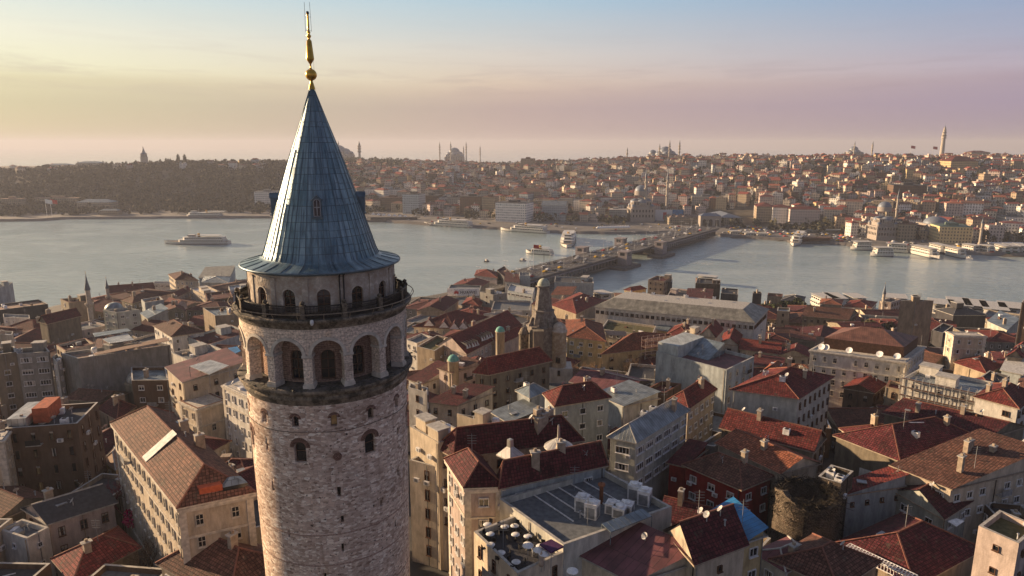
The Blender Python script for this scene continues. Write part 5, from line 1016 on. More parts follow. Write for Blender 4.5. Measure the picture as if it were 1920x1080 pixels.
def minaret(x, y, zb, H, r, label=None, balc=(.62,), parent=None, off=None, name='minaret', n=12):
    T = parent or thing(name, label, 'minaret', (x, y, zb)); off = off or (x, y, zb); C_ = (x, y)
    zs = zb + H * .8; pr = [(r * 1.5, zb), (r * 1.45, zb + H * .12), (r, zb + H * .17)]
    for b_ in balc: zq = zb + H * b_; pr += [(r * .97, zq - r * 1.4), (r * 1.65, zq - .1 * r), (r * 1.65, zq + .45 * r), (r * 1.5, zq + .45 * r), (r * 1.5, zq), (r * .9, zq + .02)]
    pr += [(r * .88, zs)]; mb = MB(); mb.lathe(pr, n, C_, sm=False); mb.lathe([(r * 1.1, zs - .1), (r * 1.12, zs + .2), (r * .5, zs + H * .1), (.06, zb + H), (0, zb + H + .05)], n, C_, mi=1)
    if parent: mb.build('minaret', [STONEM, LEADC], T, off=off)
    else:
        T2 = mb; mb.build('shaft', [STONEM, LEADC], T, off=off); m2 = MB(); m2.tube((x, y, zb + H - .2), (x, y, zb + H + H * .04), .06, n=4); m2.build('crescent_pole', GOLD, T, off=off)
q = PY('p', 1062, 230, 262); minaret(q.x + .6, q.y, 16, q.z - 16, .95, 'slim stone minaret beside the olive grey building on the near left shore')
q = PY('p', 1330, 285, 330); minaret(q.x + .4, q.y, 8, q.z - 8, .8, 'smaller dark minaret beside the long red roofed hall')
q = PY('i', 720, 190, 335); minaret(q.x, q.y, 4, q.z - 4, .8, 'slim white minaret beside the pink house near the right quay')
# round ruin with creepers
q = PZ('e', 1005, 590, 47); RX, RY = q.x, q.y; zb = near_z(RX, RY) - 3; RT = thing('round_ruin', 'ruined round stone bastion overgrown with dead creepers', 'ruin', (RX, RY, zb)); off = (RX, RY, zb)
mb = MB(); n_ = 40; tops = [46.2 + 1.6 * noise.noise(Vector((cos(i / n_ * 6.28) * 1.5, sin(i / n_ * 6.28) * 1.5, 3))) + R.uniform(-.3, .3) for i in range(n_)]; rr = 4.6
for i in range(n_):
    a, b = 2 * pi * i / n_, 2 * pi * (i + 1) / n_; j = (i + 1) % n_; P_ = lambda r, t, z: (RX + r * sin(t), RY - r * cos(t), z)
    mb.face([P_(rr * 1.06, a, zb), P_(rr * 1.06, b, zb), P_(rr, b, tops[j]), P_(rr, a, tops[i])], 0, [(a * rr, zb), (b * rr, zb), (b * rr, tops[j]), (a * rr, tops[i])]); mb.face([P_(rr, a, tops[i]), P_(rr, b, tops[j]), P_(rr - 1, b, tops[j] - .1), P_(rr - 1, a, tops[i] - .1)]); mb.face([P_(rr - 1, b, 42), P_(rr - 1, a, 42), P_(rr - 1, a, tops[i] - .1), P_(rr - 1, b, tops[j] - .1)])
mb.lathe([(rr - .9, 43.5), (0, 43.8)], 20, (RX, RY)); mb.build('wall', WALL['rubble'], RT, off=off)
mb = MB()
for k in range(2400):
    a = R.uniform(0, 2 * pi); z0 = 46.6 - abs(R.gauss(0, 2.2)); r0 = rr + R.uniform(-1.2, .25); p = Vector((RX + r0 * sin(a), RY - r0 * cos(a), z0 if r0 > rr - .3 else 46.2 + R.uniform(-.4, .8))); e = p + Vector((R.uniform(-1, 1), R.uniform(-1, 1), R.uniform(-.9, .6))) * R.uniform(.5, 1.4); mb.tube(p, e, .05, .02, 3)
mb.build('dead_creepers', plain('dead_twigs', (.032, .026, .019), 1), RT, off=off)
# scaffolds
def scaffold(a, b, z0, z1, nb, label, mat, depth=1.2, sag=0):
    a, b = V2(a), V2(b); d = b - a; u = d.normalized(); nn = Vector((u.y, -u.x, 0)); T = thing('scaffold', label, 'scaffold', (a.x, a.y, z0)); off = (a.x, a.y, z0); mb = MB(); pl = MB(); lv = int((z1 - z0) / 2)
    for k in range(nb + 1):
        for o in (0, depth): p = a + d * k / nb + nn * (.3 + o); mb.tube((p.x, p.y, z0), (p.x, p.y, z1), .05, n=4)
    for l_ in range(1, lv + 1):
        z = z0 + 2 * l_
        for o in (0, depth): p, q = a + nn * (.3 + o), b + nn * (.3 + o); mb.tube((p.x, p.y, z), (q.x, q.y, z), .04, n=4); mb.tube((p.x, p.y, z + .9), (q.x, q.y, z + .9), .03, n=4)
        p = (a + b) / 2 + nn * (.3 + depth / 2); pl.box((p.x, p.y, z - .06), (d.length, depth * .8, .06), 0, atan2(d.y, d.x))
    mb.build('tubes', mat, T, off=off); pl.build('planks', BRN if mat is not WHT else WHT, T, off=off)
T, P, _, off = SCF; scaffold(P[0], P[1], 32, 44.8, 10, 'thin dark scaffold on the front of the sunlit white building', GREY)
a, b = PZ('h', 360, 640, 30), PZ('h', 520, 640, 30); scaffold(PY('h', 365, 560, 196), PY('h', 560, 560, 200), 26, 41, 5, 'pale pinkish scaffold with sheeting beside the large yellow house', plain('pale_scaffold', (.55, .42, .38)), 2.2)
# steel truss
a, b = PZ('g', 258, 912, 44), PZ('g', 640, 1095, 44); d = (b - a); nn = Vector((-d.y, d.x, 0)).normalized() * 1.1; T = thing('steel_truss', 'white steel ladder truss lying over the dark roofs at the lower right', 'truss', a); mb = MB(); N_ = 22
for o in (Vector(), nn): mb.tube(a + o, b + o, .07, n=4); mb.tube(a + o - Vector((0, 0, .9)), b + o - Vector((0, 0, .9)), .06, n=4)
for k in range(N_ + 1):
    p = a + d * k / N_; mb.tube(p, p + nn, .045, n=4); mb.tube(p, p - Vector((0, 0, .9)), .04, n=4)
    if k < N_: mb.tube(p, a + d * (k + 1) / N_ + nn, .035, n=4)
mb.build('ladder_frame', WHT, T, off=a); mb = MB()
for k in (2, 9, 16): p = a + d * k / N_; mb.tube(p - Vector((0, 0, .8)), (p.x, p.y, near_z(p.x, p.y) - 1), .1, n=5)
mb.build('supports', GREY, T, off=a)
# tarpaulins and canopies
for c, pts, z, mat, lab in (('a', [(1540, 620), (1570, 665), (1625, 640), (1600, 610)], 41, ROOF['blue'], 'bright blue tarpaulin on the white parapet building'), ('a', [(1278, 742), (1412, 800), (1545, 738), (1420, 700)], 51.2, ROOF['tin'], 'white corrugated canopy above the wine red sheet roof'),
        ('b', [(640, 1060), (680, 1100), (760, 1065), (700, 1030)], 40.5, YEL, 'yellow awning at the bottom left'), ('b', [(640, 835), (665, 862), (695, 845), (670, 825)], 42, YEL, 'small ochre awning under the bare pink lit tree'), ('a', [(690, 560), (740, 590), (905, 565), (860, 520)], 49.2, ROOF['tin'], 'large white glass roof on the building with blank grey wall'),
        ('a', [(625, 520), (640, 545), (885, 505), (860, 488)], 49.6, ROOF['lead'], 'pale blue parapet strip behind the white glass roof'), ('a', [(630, 655), (650, 668), (1145, 570), (1120, 548)], 48.6, ROOF['tan'], 'long tan roof strip above the blank grey wall'), ('h', [(120, 430), (140, 460), (270, 470), (265, 435)], 36.3, ROOF['tan'], 'grey brown awning on the planted roof terrace'), ('g', [(830, 770), (880, 800), (925, 770), (880, 755)], 43, WHT, 'white tarpaulin beside the pale green cottage')):
    cs = [PZ(c, x, y, z) for x, y in pts]; mb = MB(); mb.prism([(p.x, p.y) for p in cs], z - .12, z) if (cs[1] - cs[0]).cross(cs[2] - cs[1]).z > 0 else mb.prism([(p.x, p.y) for p in reversed(cs)], z - .12, z)
    T = thing('canopy', lab, 'canopy', (cs[0].x, cs[0].y, z)); mb.build('sheet', mat, T, off=T.location); mb = MB(); [mb.tube((p.x, p.y, z - 2.6), (p.x, p.y, z - .1), .06, n=4) for p in cs]; mb.build('posts', GREY, T, off=T.location)

# ------------------------------------------------------------------ trees
def twigs(mb, p, d, ln, r, depth, mi=0):
    q = p + d * ln; mb.tube(p, q, r, r * .65, 5 if depth > 3 else 3, mi)
    if depth == 0: return
    for k in range(3 if depth > 1 else 4):
        nd = (d + Vector((R.uniform(-1, 1), R.uniform(-1, 1), R.uniform(-.25, .7))) * .75).normalized(); twigs(mb, p + d * ln * R.uniform(.55, 1), nd, ln * R.uniform(.6, .82), r * .55, depth - 1, mi)
BARK = plain('bark', (.09, .06, .04), 1); REDB = plain('pink_lit_twigs', (.20, .035, .045), 1); TWIG = plain('twig_tan', (.22, .14, .08), 1)  # the reddish twig colour has pink light on one tree painted in
def leafmat(name, a, b_):
    m, n, l, b = newmat(name); g = n('ShaderNodeNewGeometry'); r = ramp(n, [(0, a), (1, b_)]); l(g.outputs['Random Per Island'], r.inputs[0]); l(r.outputs[0], b.inputs['Base Color']); b.inputs['Roughness'].default_value = .9; b.inputs['Specular IOR Level'].default_value = .1; return m
LEAFD = leafmat('dark_evergreen', (.015, .025, .012), (.05, .06, .025)); LEAFB = leafmat('brown_winter_crown', (.028, .030, .02), (.075, .072, .05)); LEAFO = leafmat('olive_crown', (.03, .032, .018), (.085, .075, .04))
def crown(vs, fs, c, rx, rz, n, size):
    for k in range(n):
        while 1:
            p = Vector((R.uniform(-1, 1), R.uniform(-1, 1), R.uniform(-1, 1)))
            if .3 < p.length < 1: break
        p = Vector((c[0] + p.x * rx, c[1] + p.y * rx, c[2] + p.z * rz)); s = size * R.uniform(.6, 1.5); a = Vector((R.gauss(0, 1), R.gauss(0, 1), R.gauss(0, 1))).normalized(); t = a.orthogonal().normalized(); w = a.cross(t); b = len(vs)
        for (u, v) in ((-1, -.7), (.9, -1), (1, .8), (-.8, 1)): vs.append(tuple(p + t * u * s + w * v * s))
        fs.append((b, b + 1, b + 2, b + 3))
def crown_obj(name, mat, vs, fs, parent=None):
    me = bpy.data.meshes.new(name); me.from_pydata(vs, [], fs); me.materials.append(mat); o = bpy.data.objects.new(name, me); COL.objects.link(o); o.parent = parent; return o
def bare_tree(label, loc, h, mat, depth=5, leafy=None, group=None):
    T = thing('bare_tree', label, 'tree', loc, group=group); mb = MB(); mb.tube((0, 0, -1), (0, 0, h * .3), h * .022, h * .016, 7); mb.build('trunk', BARK, T); mb = MB()
    for k in range(4): twigs(mb, Vector((0, 0, h * .28)), Vector((R.uniform(-.6, .6), R.uniform(-.6, .6), 1)).normalized(), h * .25, h * .012, depth - 1)
    mb.build('crown', mat, T); return T
def leafy_tree(label, loc, h, r, mat, n=500, group=None, name='leafy_tree', col=False):
    T = thing(name, label, 'tree', loc, group=group); mb = MB(); mb.tube((0, 0, -1), (0, 0, h * .6), h * .03, h * .015, 6); [mb.tube((0, 0, h * .35), (R.uniform(-.5, .5) * r, R.uniform(-.5, .5) * r, h * .75), h * .012, h * .005, 4) for _ in range(4)]; mb.build('trunk', BARK, T); vs, fs = [], []
    if col: crown(vs, fs, (0, 0, h * .52), r, h * .47, n, r * .35)
    else:
        for k in range(7): crown(vs, fs, (R.uniform(-.5, .5) * r, R.uniform(-.5, .5) * r, h * R.uniform(.5, .82)), r * R.uniform(.4, .62), r * R.uniform(.35, .5), n // 7, r * .09)
    crown_obj('crown', mat, vs, fs, T); return T
def gz(q): return (q.x, q.y, near_z(q.x, q.y))
for c, x, y, Y, h, mat, lab in (('b', 700, 690, 100, 13, REDB, 'bare pink lit tree beside the long yellow building'), ('b', 830, 860, 84, 9, BARK, 'bare dark tree in the street corner below the pink lit one'), ('b', 560, 560, 112, 9, BARK, 'bare tree against the old dark brick building'), ('c', 1225, 740, 178, 13, TWIG, 'left bare tree in the courtyard right of the stone turret'), ('c', 1330, 740, 184, 12, TWIG, 'right bare tree in the courtyard below the yellow house'),
        ('h', 300, 690, 185, 14, BARK, 'tall bare tree before the large yellow house'), ('g', 330, 450, 106, 8, BARK, 'bare tree between the round ruin and the huge dark red roof'), ('i', 210, 480, 270, 12, BARK, 'bare tree left of the old brown stone hall'), ('i', 470, 500, 262, 11, BARK, 'bare tree right of the old brown stone hall'), ('b', 150, 640, 108, 9, BARK, 'bare tree in front of the old dark brick wall')):
    q = PY(c, x, y, Y); bare_tree(lab, gz(q), h, mat)
for c, x, y, Y, h, r, mat, lab in (('i', 600, 440, 270, 13, 5, LEAFO, 'round olive tree left of the sandy block'), ('i', 655, 450, 262, 11, 4.5, LEAFB, 'brown round tree touching the sandy block'), ('i', 735, 420, 275, 12, 4, LEAFB, 'tall brownish tree left of the sandy block'), ('i', 560, 420, 280, 10, 4.5, LEAFD, 'dark evergreen right of the old brown stone hall'), ('i', 50, 300, 345, 11, 5, LEAFD, 'dark evergreen clump by the quay left of the lamp mast'),
        ('i', 190, 350, 330, 12, 5, LEAFO, 'olive tree behind the old brown stone hall'), ('h', 1240, 330, 320, 12, 5, LEAFD, 'dark evergreen right of the long office building'), ('h', 150, 400, 240, 5, 3, LEAFD, 'low green shrub on the planted roof terrace'), ('i', 120, 330, 350, 11, 5, LEAFD, 'dark evergreen beside the lamp mast'), ('b', 520, 900, 88, 5, 2.5, LEAFD, 'dark shrub under the white house balcony')):
    q = PY(c, x, y, Y); leafy_tree(lab, gz(q), h, r, mat, 900)
q = PY('b', 740, 790, 95); mb = MB(); vs, fs = [], []; crown(vs, fs, (0, 0, 0), 1.1, 1.6, 260, .16); T = crown_obj('magenta_light_clump', MAG, vs, fs); T.location = (q.x, q.y, 41); tag(T, 'magenta leaf clump standing in for magenta light beside the bare pink lit tree', 'light stand-in')  # made-up clump, its magenta colour stands in for magenta light by the tree

# ------------------------------------------------------------------ bridge, cars, lamps
BL0, BL1 = PZ('f', 952, 510, 9), PZ('f', 1287, 427, 9); bd = (BL1 - BL0); bd.z = 0; BLEN0 = bd.length; bu = bd.normalized(); bn = Vector((bu.y, -bu.x, 0)); BW = 29.0
BS = BL0 - bu * 55; BLEN = BLEN0 + 75; bang = atan2(bu.y, bu.x)
def bp(s, t, z): p = BS + bu * s + bn * t; return Vector((p.x, p.y, z))
def bbox(mb, s0, s1, t0, t1, z0, z1, mi=0): mb.prism([bp(s0, t0, 0)[:2], bp(s0, t1, 0)[:2], bp(s1, t1, 0)[:2], bp(s1, t0, 0)[:2]][::-1] if 0 else [bp(s0, t0, 0)[:2], bp(s0, t1, 0)[:2], bp(s1, t1, 0)[:2], bp(s1, t0, 0)[:2]], z0, z1, mi)
BR = thing('road_bridge', 'long low road bridge with restaurants beneath its deck crossing the water', 'bridge', BS); bo = tuple(BS)
CONC = plain('bridge_concrete', (.10, .092, .09), .85); ASPH = groundmat('bridge_asphalt', (.045, .042, .042), (.075, .07, .068), .1); PINKC = plain('pink_concrete', (.25, .215, .215), .85)
mb = MB(); bbox(mb, 0, BLEN, 0, BW, 7.4, 9.0); mb.build('deck', CONC, BR, off=bo)
mb = MB(); bbox(mb, 0, BLEN, 3.2, 11.6, 9.004, 9.02); mb.build('roadway', ASPH, BR, off=bo); mb = MB(); bbox(mb, 0, BLEN, 17.4, 25.8, 9.004, 9.02); mb.build('roadway', ASPH, BR, off=bo)
mb = MB(); bbox(mb, 0, BLEN, 12.0, 17.0, 9.004, 9.1); mb.build('tram_bed', plain('tram_bed', (.11, .085, .075)), BR, off=bo)
mb = MB(); [bbox(mb, 0, BLEN, t, t + .12, 9.1, 9.16) for t in (12.6, 13.9, 15.0, 16.3)]; mb.build('tram_rails', GREY, BR, off=bo)
mb = MB(); [bbox(mb, s, s + 2.5, t, t + .2, 9.02, 9.026) for s in range(0, int(BLEN), 7) for t in (5.9, 8.8, 20.1, 23.0)]; mb.build('lane_markings', WHT, BR, off=bo)
for t in (0.15, BW - .15, 11.7, 17.3):
    mb = MB(); [mb.tube(bp(0, t, z), bp(BLEN, t, z), .06, n=4) for z in (9.5, 10.05)]; [mb.tube(bp(s, t, 9), bp(s, t, 10.05), .05, n=3) for s in range(0, int(BLEN), 3)]; mb.build('parapet_railing', GREY, BR, off=bo)
gaps = (175, 228)
for s0, s1 in ((30, gaps[0]), (gaps[1], BLEN - 8)):
    for t0, t1, w in ((-.6, 8, 0), (BW - 8, BW + .6, 1)):
        mb = MB(); bbox(mb, s0, s1, t0, t1, 1.6, 2.6); mb.build('lower_walkway', CONC, BR, off=bo); mb = MB(); bbox(mb, s0, s1, t0 + 1.6, t1 - 1.6, 2.6, 7.3); mb.build('restaurant_row', GLASS, BR, off=bo)
        mb = MB(); [bbox(mb, s, s + .5, t0 + (1.45 if w == 0 else t1 - t0 - 1.75), t0 + (1.75 if w == 0 else t1 - t0 - 1.45), 2.6, 7.4) for s in range(int(s0), int(s1), 5)]; mb.build('mullions', PINKC, BR, off=bo)
        mb = MB(); bbox(mb, s0, s1, t0 - (.7 if w == 0 else 0), t1 + (.7 if w else 0), 6.9, 7.35); mb.build('fascia', PINKC, BR, off=bo)
mb = MB(); [bbox(mb, s, s + 4, 9, 20, -2, 7.4) for s in range(20, int(BLEN), 24) if not gaps[0] < s < gaps[1] - 4]; mb.build('piers', CONC, BR, off=bo)
for i, (s, t, lab) in enumerate(((gaps[0] - 13, -10.2, 'near left'), (gaps[1] + 3, -10.2, 'far left'), (gaps[0] - 13, BW + .3, 'near right'), (gaps[1] + 3, BW + .3, 'far right'))):
    T = thing('bridge_tower', lab + ' pinkish concrete tower of the opening span', 'bridge tower', bp(s, t, 0)); o = tuple(bp(s, t, 0)); mb = MB(); bbox(mb, s, s + 9, t + 1, t + 9, -2, 12.6); mb.build('shaft', PINKC, T, off=o)
    mb = MB(); bbox(mb, s - .5, s + 9.5, t + .5, t + 9.5, 12.6, 13.2); mb.build('roof_slab', PINKC, T, off=o); mb = MB(); bbox(mb, s + 2, s + 7, t + .95 if t < 0 else t + 8.9, t + 1.1 if t < 0 else t + 9.05, 9.8, 12); bbox(mb, s - .05, s + .1, t + 3, t + 7, 9.8, 12); mb.build('window_band', GLASS, T, off=o)
    mb = MB(); bbox(mb, s - 12, s + 16, t - 2 if t < 0 else t, t + 9.8 if t < 0 else t + 14, -2, 2.2); mb.build('fender_platform', CONC, T, off=o)
def lamp(loc, label, h=9, group=None):
    T = thing('street_lamp', label, 'street lamp', loc, bang, group); mb = MB(); mb.tube((0, 0, 0), (0, 0, h), .14, .09, 6); mb.build('pole', GREY, T); mb = MB(); mb.tube((0, -1.4, h), (0, 1.4, h), .08, n=4); mb.box((0, -1.5, h - .12), (.5, .9, .18)); mb.box((0, 1.5, h - .12), (.5, .9, .18)); mb.build('lamp_heads', WHT, T); return T
l0 = lamp(bp(20, 2, 9), 'street lamp along the left edge of the bridge', 9, 'lamps along the left bridge edge')
for k, s in enumerate(range(50, int(BLEN), 28)): dup(l0, bp(s, 2, 9), bang)
for s in range(20, int(BLEN), 28): dup(l0, bp(s + 10, BW - 2, 9), bang, 'street lamp along the right edge of the bridge', 'lamps along the right bridge edge')
for s in range(34, int(BLEN), 28): dup(l0, bp(s, 14.5, 9), bang, 'lamp mast in the middle of the bridge deck', 'lamp masts over the tram tracks')
CARM = {}
def car_proto(col, mat, van=False):
    T = thing('car', '', 'car'); L_, H_ = (5.2, 2.1) if van else (4.4, 1.42); mb = MB(); hw = .88
    pr = [(-L_ / 2, .35), (L_ / 2, .35), (L_ / 2, .78), (L_ * .28, .88), (L_ * .12, H_), (-L_ * (.45 if van else .30), H_), (-L_ * .46, .95), (-L_ / 2, .85)]
    for y, s in ((-hw, 1), (hw, -1)): mb.face([(x, y, z) for x, z in (pr if s > 0 else pr[::-1])])
    for (x0, z0), (x1, z1) in zip(pr, pr[1:] + pr[:1]): mb.face([(x1, -hw, z1), (x0, -hw, z0), (x0, hw, z0), (x1, hw, z1)])
    mb.build('body', mat, T); g = MB()
    for y in (-hw - .01, hw + .01): g.face([(L_ * .24, y, .92), (L_ * .11, y, H_ - .1), (-L_ * .28, y, H_ - .1), (-L_ * .38, y, .95)] if y < 0 else [(-L_ * .38, y, .95), (-L_ * .28, y, H_ - .1), (L_ * .11, y, H_ - .1), (L_ * .24, y, .92)])
    g.face([(L_ * .29, -hw + .08, .9), (L_ * .29, hw - .08, .9), (L_ * .135, hw - .1, H_ - .06), (L_ * .135, -hw + .1, H_ - .06)]); g.build('windows', GLASS, T)
    for x in (-L_ * .31, L_ * .31):
        for y in (-hw, hw): w = MB(); w.tube((x, y - .1, .33), (x, y + .1, .33), .33, n=10); w.build('wheel', DK, T)
    return T
cols = {'white': WHT, 'grey': GREY, 'black': DK, 'red': RED, 'yellow': plain('taxi_yellow', (.7, .42, .04), .4)}
cp = {c: car_proto(c, m_) for c, m_ in cols.items()}; used = set()
def put_car(c, loc, rz, lab, group):
    if c not in used: used.add(c); o = cp[c]; o.location = loc; o.rotation_euler.z = rz; o['label'] = lab; o['group'] = group
    else: dup(cp[c], loc, rz, lab, group)
lanes = [(4.6, 'left'), (7.4, 'left'), (10.1, 'left'), (18.8, 'right'), (21.6, 'right'), (24.3, 'right')]
for t, side in lanes:
    s = R.uniform(30, 55)
    while s < BLEN - 10:
        c = R.choice(['white', 'white', 'grey', 'black', 'grey', 'yellow', 'red', 'white']); part = 'near' if s < gaps[0] else 'far'
        put_car(c, bp(s, t, 9.03), bang + (pi if side == 'left' else 0), f'{c} car on the {side} roadway of the {part} half of the bridge', f'{c} cars on the {side} roadway, {part} half'); s += R.uniform(15, 46)
T = thing('flagpole', 'tall pole with a red flag at the near end of the bridge', 'flagpole', bp(75, 8, 9)); mb = MB(); mb.tube((0, 0, 0), (0, 0, 18), .14, .08); mb.build('pole', WHT, T); mb = MB(); mb.face([(0, 0, 17.8), (4, .5, 17.3), (4.2, 0, 14.8), (0, 0, 15.2)]); mb.build('flag', RED, T)

# ------------------------------------------------------------------ ships
HULLW = plain('hull_white', (.62, .60, .55), .45); HULLD = plain('hull_dark', (.03, .035, .05), .5); HULLG = plain('hull_green', (.02, .12, .09), .5); HULLB = plain('hull_brown', (.15, .07, .035), .6); FUN = plain('funnel_yellow', (.55, .30, .05), .6)
def ship(bow, stern, label, style='ferry', wid=None, hull=None, cat='ferry', group=None, hgt=1.0, decks=2):
    bow, stern = Vector((bow.x, bow.y, 0)), Vector((stern.x, stern.y, 0)); d = bow - stern; Ln = d.length; c = (bow + stern) / 2; a = atan2(d.y, d.x); w = wid or max(3, Ln * .19); hw = w / 2
    T = thing({'tour': 'tour_boat', 'boat': 'small_boat'}.get(style, 'ferry'), label, cat, (c.x, c.y, 0), a, group); H = (2.4 if style != 'boat' else .9) * hgt; mb = MB(); n_ = 14; St = []
    for i in range(n_ + 1):
        x = -Ln / 2 + Ln * i / n_; f = i / n_; k = 1 - max(0, (f - .68) / .32) ** 2.1; k *= 1 - .22 * max(0, (.12 - f) / .12); sh = H * (1 + .45 * max(0, (f - .6) / .4) ** 2 + (.12 * max(0, (.2 - f) / .2))); St.append((x, max(.04, hw * k), sh, max(.03, hw * k * .8)))
    if style == 'double': St = [(x, max(.4, hw * (1 - (abs(x) / (Ln / 2)) ** 5 * .75)), H, max(.3, hw * .85 * (1 - (abs(x) / (Ln / 2)) ** 5 * .8))) for x, *_ in St]
    for (x0, w0, h0, b0), (x1, w1, h1, b1) in zip(St, St[1:]):
        for s in (1, -1):
            q = [(x0, -s * b0, -.5), (x1, -s * b1, -.5), (x1, -s * w1, h1), (x0, -s * w0, h0)]; mb.face(q if s > 0 else q[::-1], 0)
            q = [(x0, -s * (b0 + .02 + (w0 - b0) * .3), .0), (x1, -s * (b1 + .02 + (w1 - b1) * .3), .0), (x1, -s * (b1 + .03 + (w1 - b1) * .5), .55), (x0, -s * (b0 + .03 + (w0 - b0) * .5), .55)]; mb.face(q if s > 0 else q[::-1], 1)
        mb.face([(x0, -w0, h0 - .25), (x1, -w1, h1 - .25), (x1, w1, h1 - .25), (x0, w0, h0 - .25)], 2)
    x, w0, h0, b0 = St[0]; mb.face([(x, -b0, -.5), (x, -w0, h0), (x, w0, h0), (x, b0, -.5)], 0)
    mb.build('hull', [hull or HULLW, HULLD if (hull or HULLW) is HULLW else HULLD, plain_deck], T)
    def deckhouse(x0, x1, z, h, ww, nm='deck_house', nose=.0):
        m = MB(); pts = [(x0, -ww), (x1 - nose, -ww), (x1, -ww * .55), (x1, ww * .55), (x1 - nose, ww), (x0, ww)]; m.prism(pts, z, z + h, 0, cap=False); m.face([(x, y, z + h) for x, y in pts], 0)
        o = [(x * 1.0 + (.25 if x == x1 else (-.25 if x == x0 else 0)), y * 1.06) for x, y in pts]; m.prism(o, z + h, z + h + .16, 0); m.build(nm, HULLW, T)
        g = MB(); nwin = max(2, int((x1 - nose - x0) / 2.1)); st = (x1 - nose - x0) / nwin
        for k in range(nwin):
            for s in (-1, 1): X = x0 + st * (k + .5); g.box((X, s * (ww + .01), z + h * .38), (st * .74, .05, h * .42))
        g.box((x1 + .01, 0, z + h * .4), (.05, ww * .9, h * .4)); g.build('window_band', GLASS, T)
    if style == 'boat':
        deckhouse(-Ln * .25, Ln * .12, H - .2, 1.5 * hgt, hw * .7)
        return T
    z = H - .25; x0, x1 = -Ln * .44, Ln * (.26 if style == 'ferry' else .34)
    if style == 'double': x0, x1 = -Ln * .30, Ln * .30
    for k in range(decks):
        deckhouse(x0, x1, z, 2.3, hw * (.94 if k == 0 else .86), nose=Ln * .04); z += 2.46; x0 += Ln * .015; x1 -= Ln * (.07 if style == 'ferry' else .03)
    if style == 'tour':
        m = MB(); m.prism([(x0 - 1, -hw * .95), (x1 + 2, -hw * .95), (x1 + 2, hw * .95), (x0 - 1, hw * .95)], z + .9, z + 1.05); [m.tube((x_, y_, z), (x_, y_, z + .9), .08, n=4) for x_ in (x0, 0, x1) for y_ in (-hw * .8, hw * .8)]; m.build('sun_roof', ROOF['white'], T)
        return T
    m = MB(); m.prism([(x1 - Ln * .10, -hw * .45), (x1 - .5, -hw * .45), (x1, 0), (x1 - .5, hw * .45), (x1 - Ln * .10, hw * .45)], z, z + 2.1); m.build('wheelhouse', HULLW, T); m = MB(); m.box((x1 - Ln * .05, 0, z + 1.0), (Ln * .103, hw * .92, .7)); m.build('wheelhouse_window', GLASS, T)
    m = MB(); m.lathe([(.0, z), (1.25, z), (1.1, z + 3.2), (1.2, z + 3.3), (0, z + 3.3)], 14, (-Ln * .04, 0)); m.build('funnel', FUN, T)
    m = MB(); m.box((-Ln * .2, 0, z + 1.6), (Ln * .34, hw * 1.5, .12)); [m.tube((x_, y_, z), (x_, y_, z + 1.6), .07, n=4) for x_ in (-Ln * .36, -Ln * .2, -Ln * .05) for y_ in (-hw * .7, hw * .7)]; m.build('awning', HULLW if 'orange' not in label else FUN, T)
    m = MB(); m.tube((x1 - Ln * .13, 0, z), (x1 - Ln * .15, 0, z + 6.5), .12, .05, 5); m.tube((x1 - Ln * .14, -1.2, z + 4), (x1 - Ln * .14, 1.2, z + 4), .05, n=3); m.tube((Ln * .46, 0, H), (Ln * .46, 0, H + 3), .05, n=3); m.build('mast', WHT, T)
    return T
plain_deck = plain('ship_deck', (.22, .17, .12), .8)
W0 = lambda c, x, y: PZ(c, x, y, 0)
ship(W0('n', 1140, 764), W0('n', 1588, 764), 'white ferry under way left of the cone roof, trailing a wake')
ship(W0('n', 1225, 584), W0('n', 1612, 584), 'double ended white car ferry moored on the wooded shore', 'double', 13)
ship(W0('k', 700, 815), W0('k', 1118, 842), 'white ferry moored nearest the wooded headland right of the cone roof', wid=12)
ship(W0('k', 1345, 862), W0('k', 1745, 890), 'white ferry leaving the quay below the white seven storey block', wid=12)
ship(W0('l', 240, 870), W0('l', 262, 790), 'white ferry seen bow on, left of the bridge', wid=15)
ship(W0('j', 505, 378), W0('j', 705, 392), 'low white ferry partly behind a bridge tower', wid=9, decks=1)
for i, (a, b) in enumerate((((1405, 778), (1500, 782)), ((1512, 790), (1592, 792)), ((1596, 795), (1690, 798)))): ship(W0('l', *a), W0('l', *b), ['left', 'middle', 'right'][i] + ' of three brown boats moored right of the bridge end', 'tour', 8, HULLB, 'boat', decks=1)
ship(W0('m', 362, 885), W0('m', 415, 830), 'small white ferry at the dark landing stage', wid=11)
MR = [((722, 905), (850, 905), HULLW, 'leftmost white boat of the mooring right of the landing stage'), ((848, 945), (985, 945), HULLW, 'white boat lying nearest to the viewer in the left mooring group'), ((925, 915), (1085, 925), HULLW, 'white boat at the right end of the left mooring group'), ((1285, 966), (1110, 925), HULLW, 'longest white boat, pointing right, in the middle mooring'), ((1340, 940), (1235, 912), HULLD, 'dark hulled boat behind the longest white one'), ((1450, 962), (1335, 935), HULLW, 'white boat right of the dark hulled one'), ((1540, 935), (1436, 918), HULLW, 'small white boat left of the red hulled one'), ((1628, 940), (1550, 925), RED, 'red hulled boat in the right mooring'),
      ((1730, 945), (1650, 918), HULLG, 'left green hulled boat at the right edge'), ((1775, 945), (1700, 915), HULLG, 'middle green hulled boat at the right edge'), ((1840, 945), (1765, 915), HULLG, 'right green hulled boat at the right edge')]
for a, b, hm, lab in MR: ship(W0('m', *a), W0('m', *b), lab, 'tour' if hm is not HULLW else 'tour', 8.5, hm, 'boat')
def near_ship(c, roof_far, roof_near, lab, w=9.5, hull=None, style='tour', decks=2):
    z = 8.6 if decks == 2 else 6; ship(PZ(c, *roof_near, z), PZ(c, *roof_far, z), lab, style, w, hull, 'boat', decks=decks)
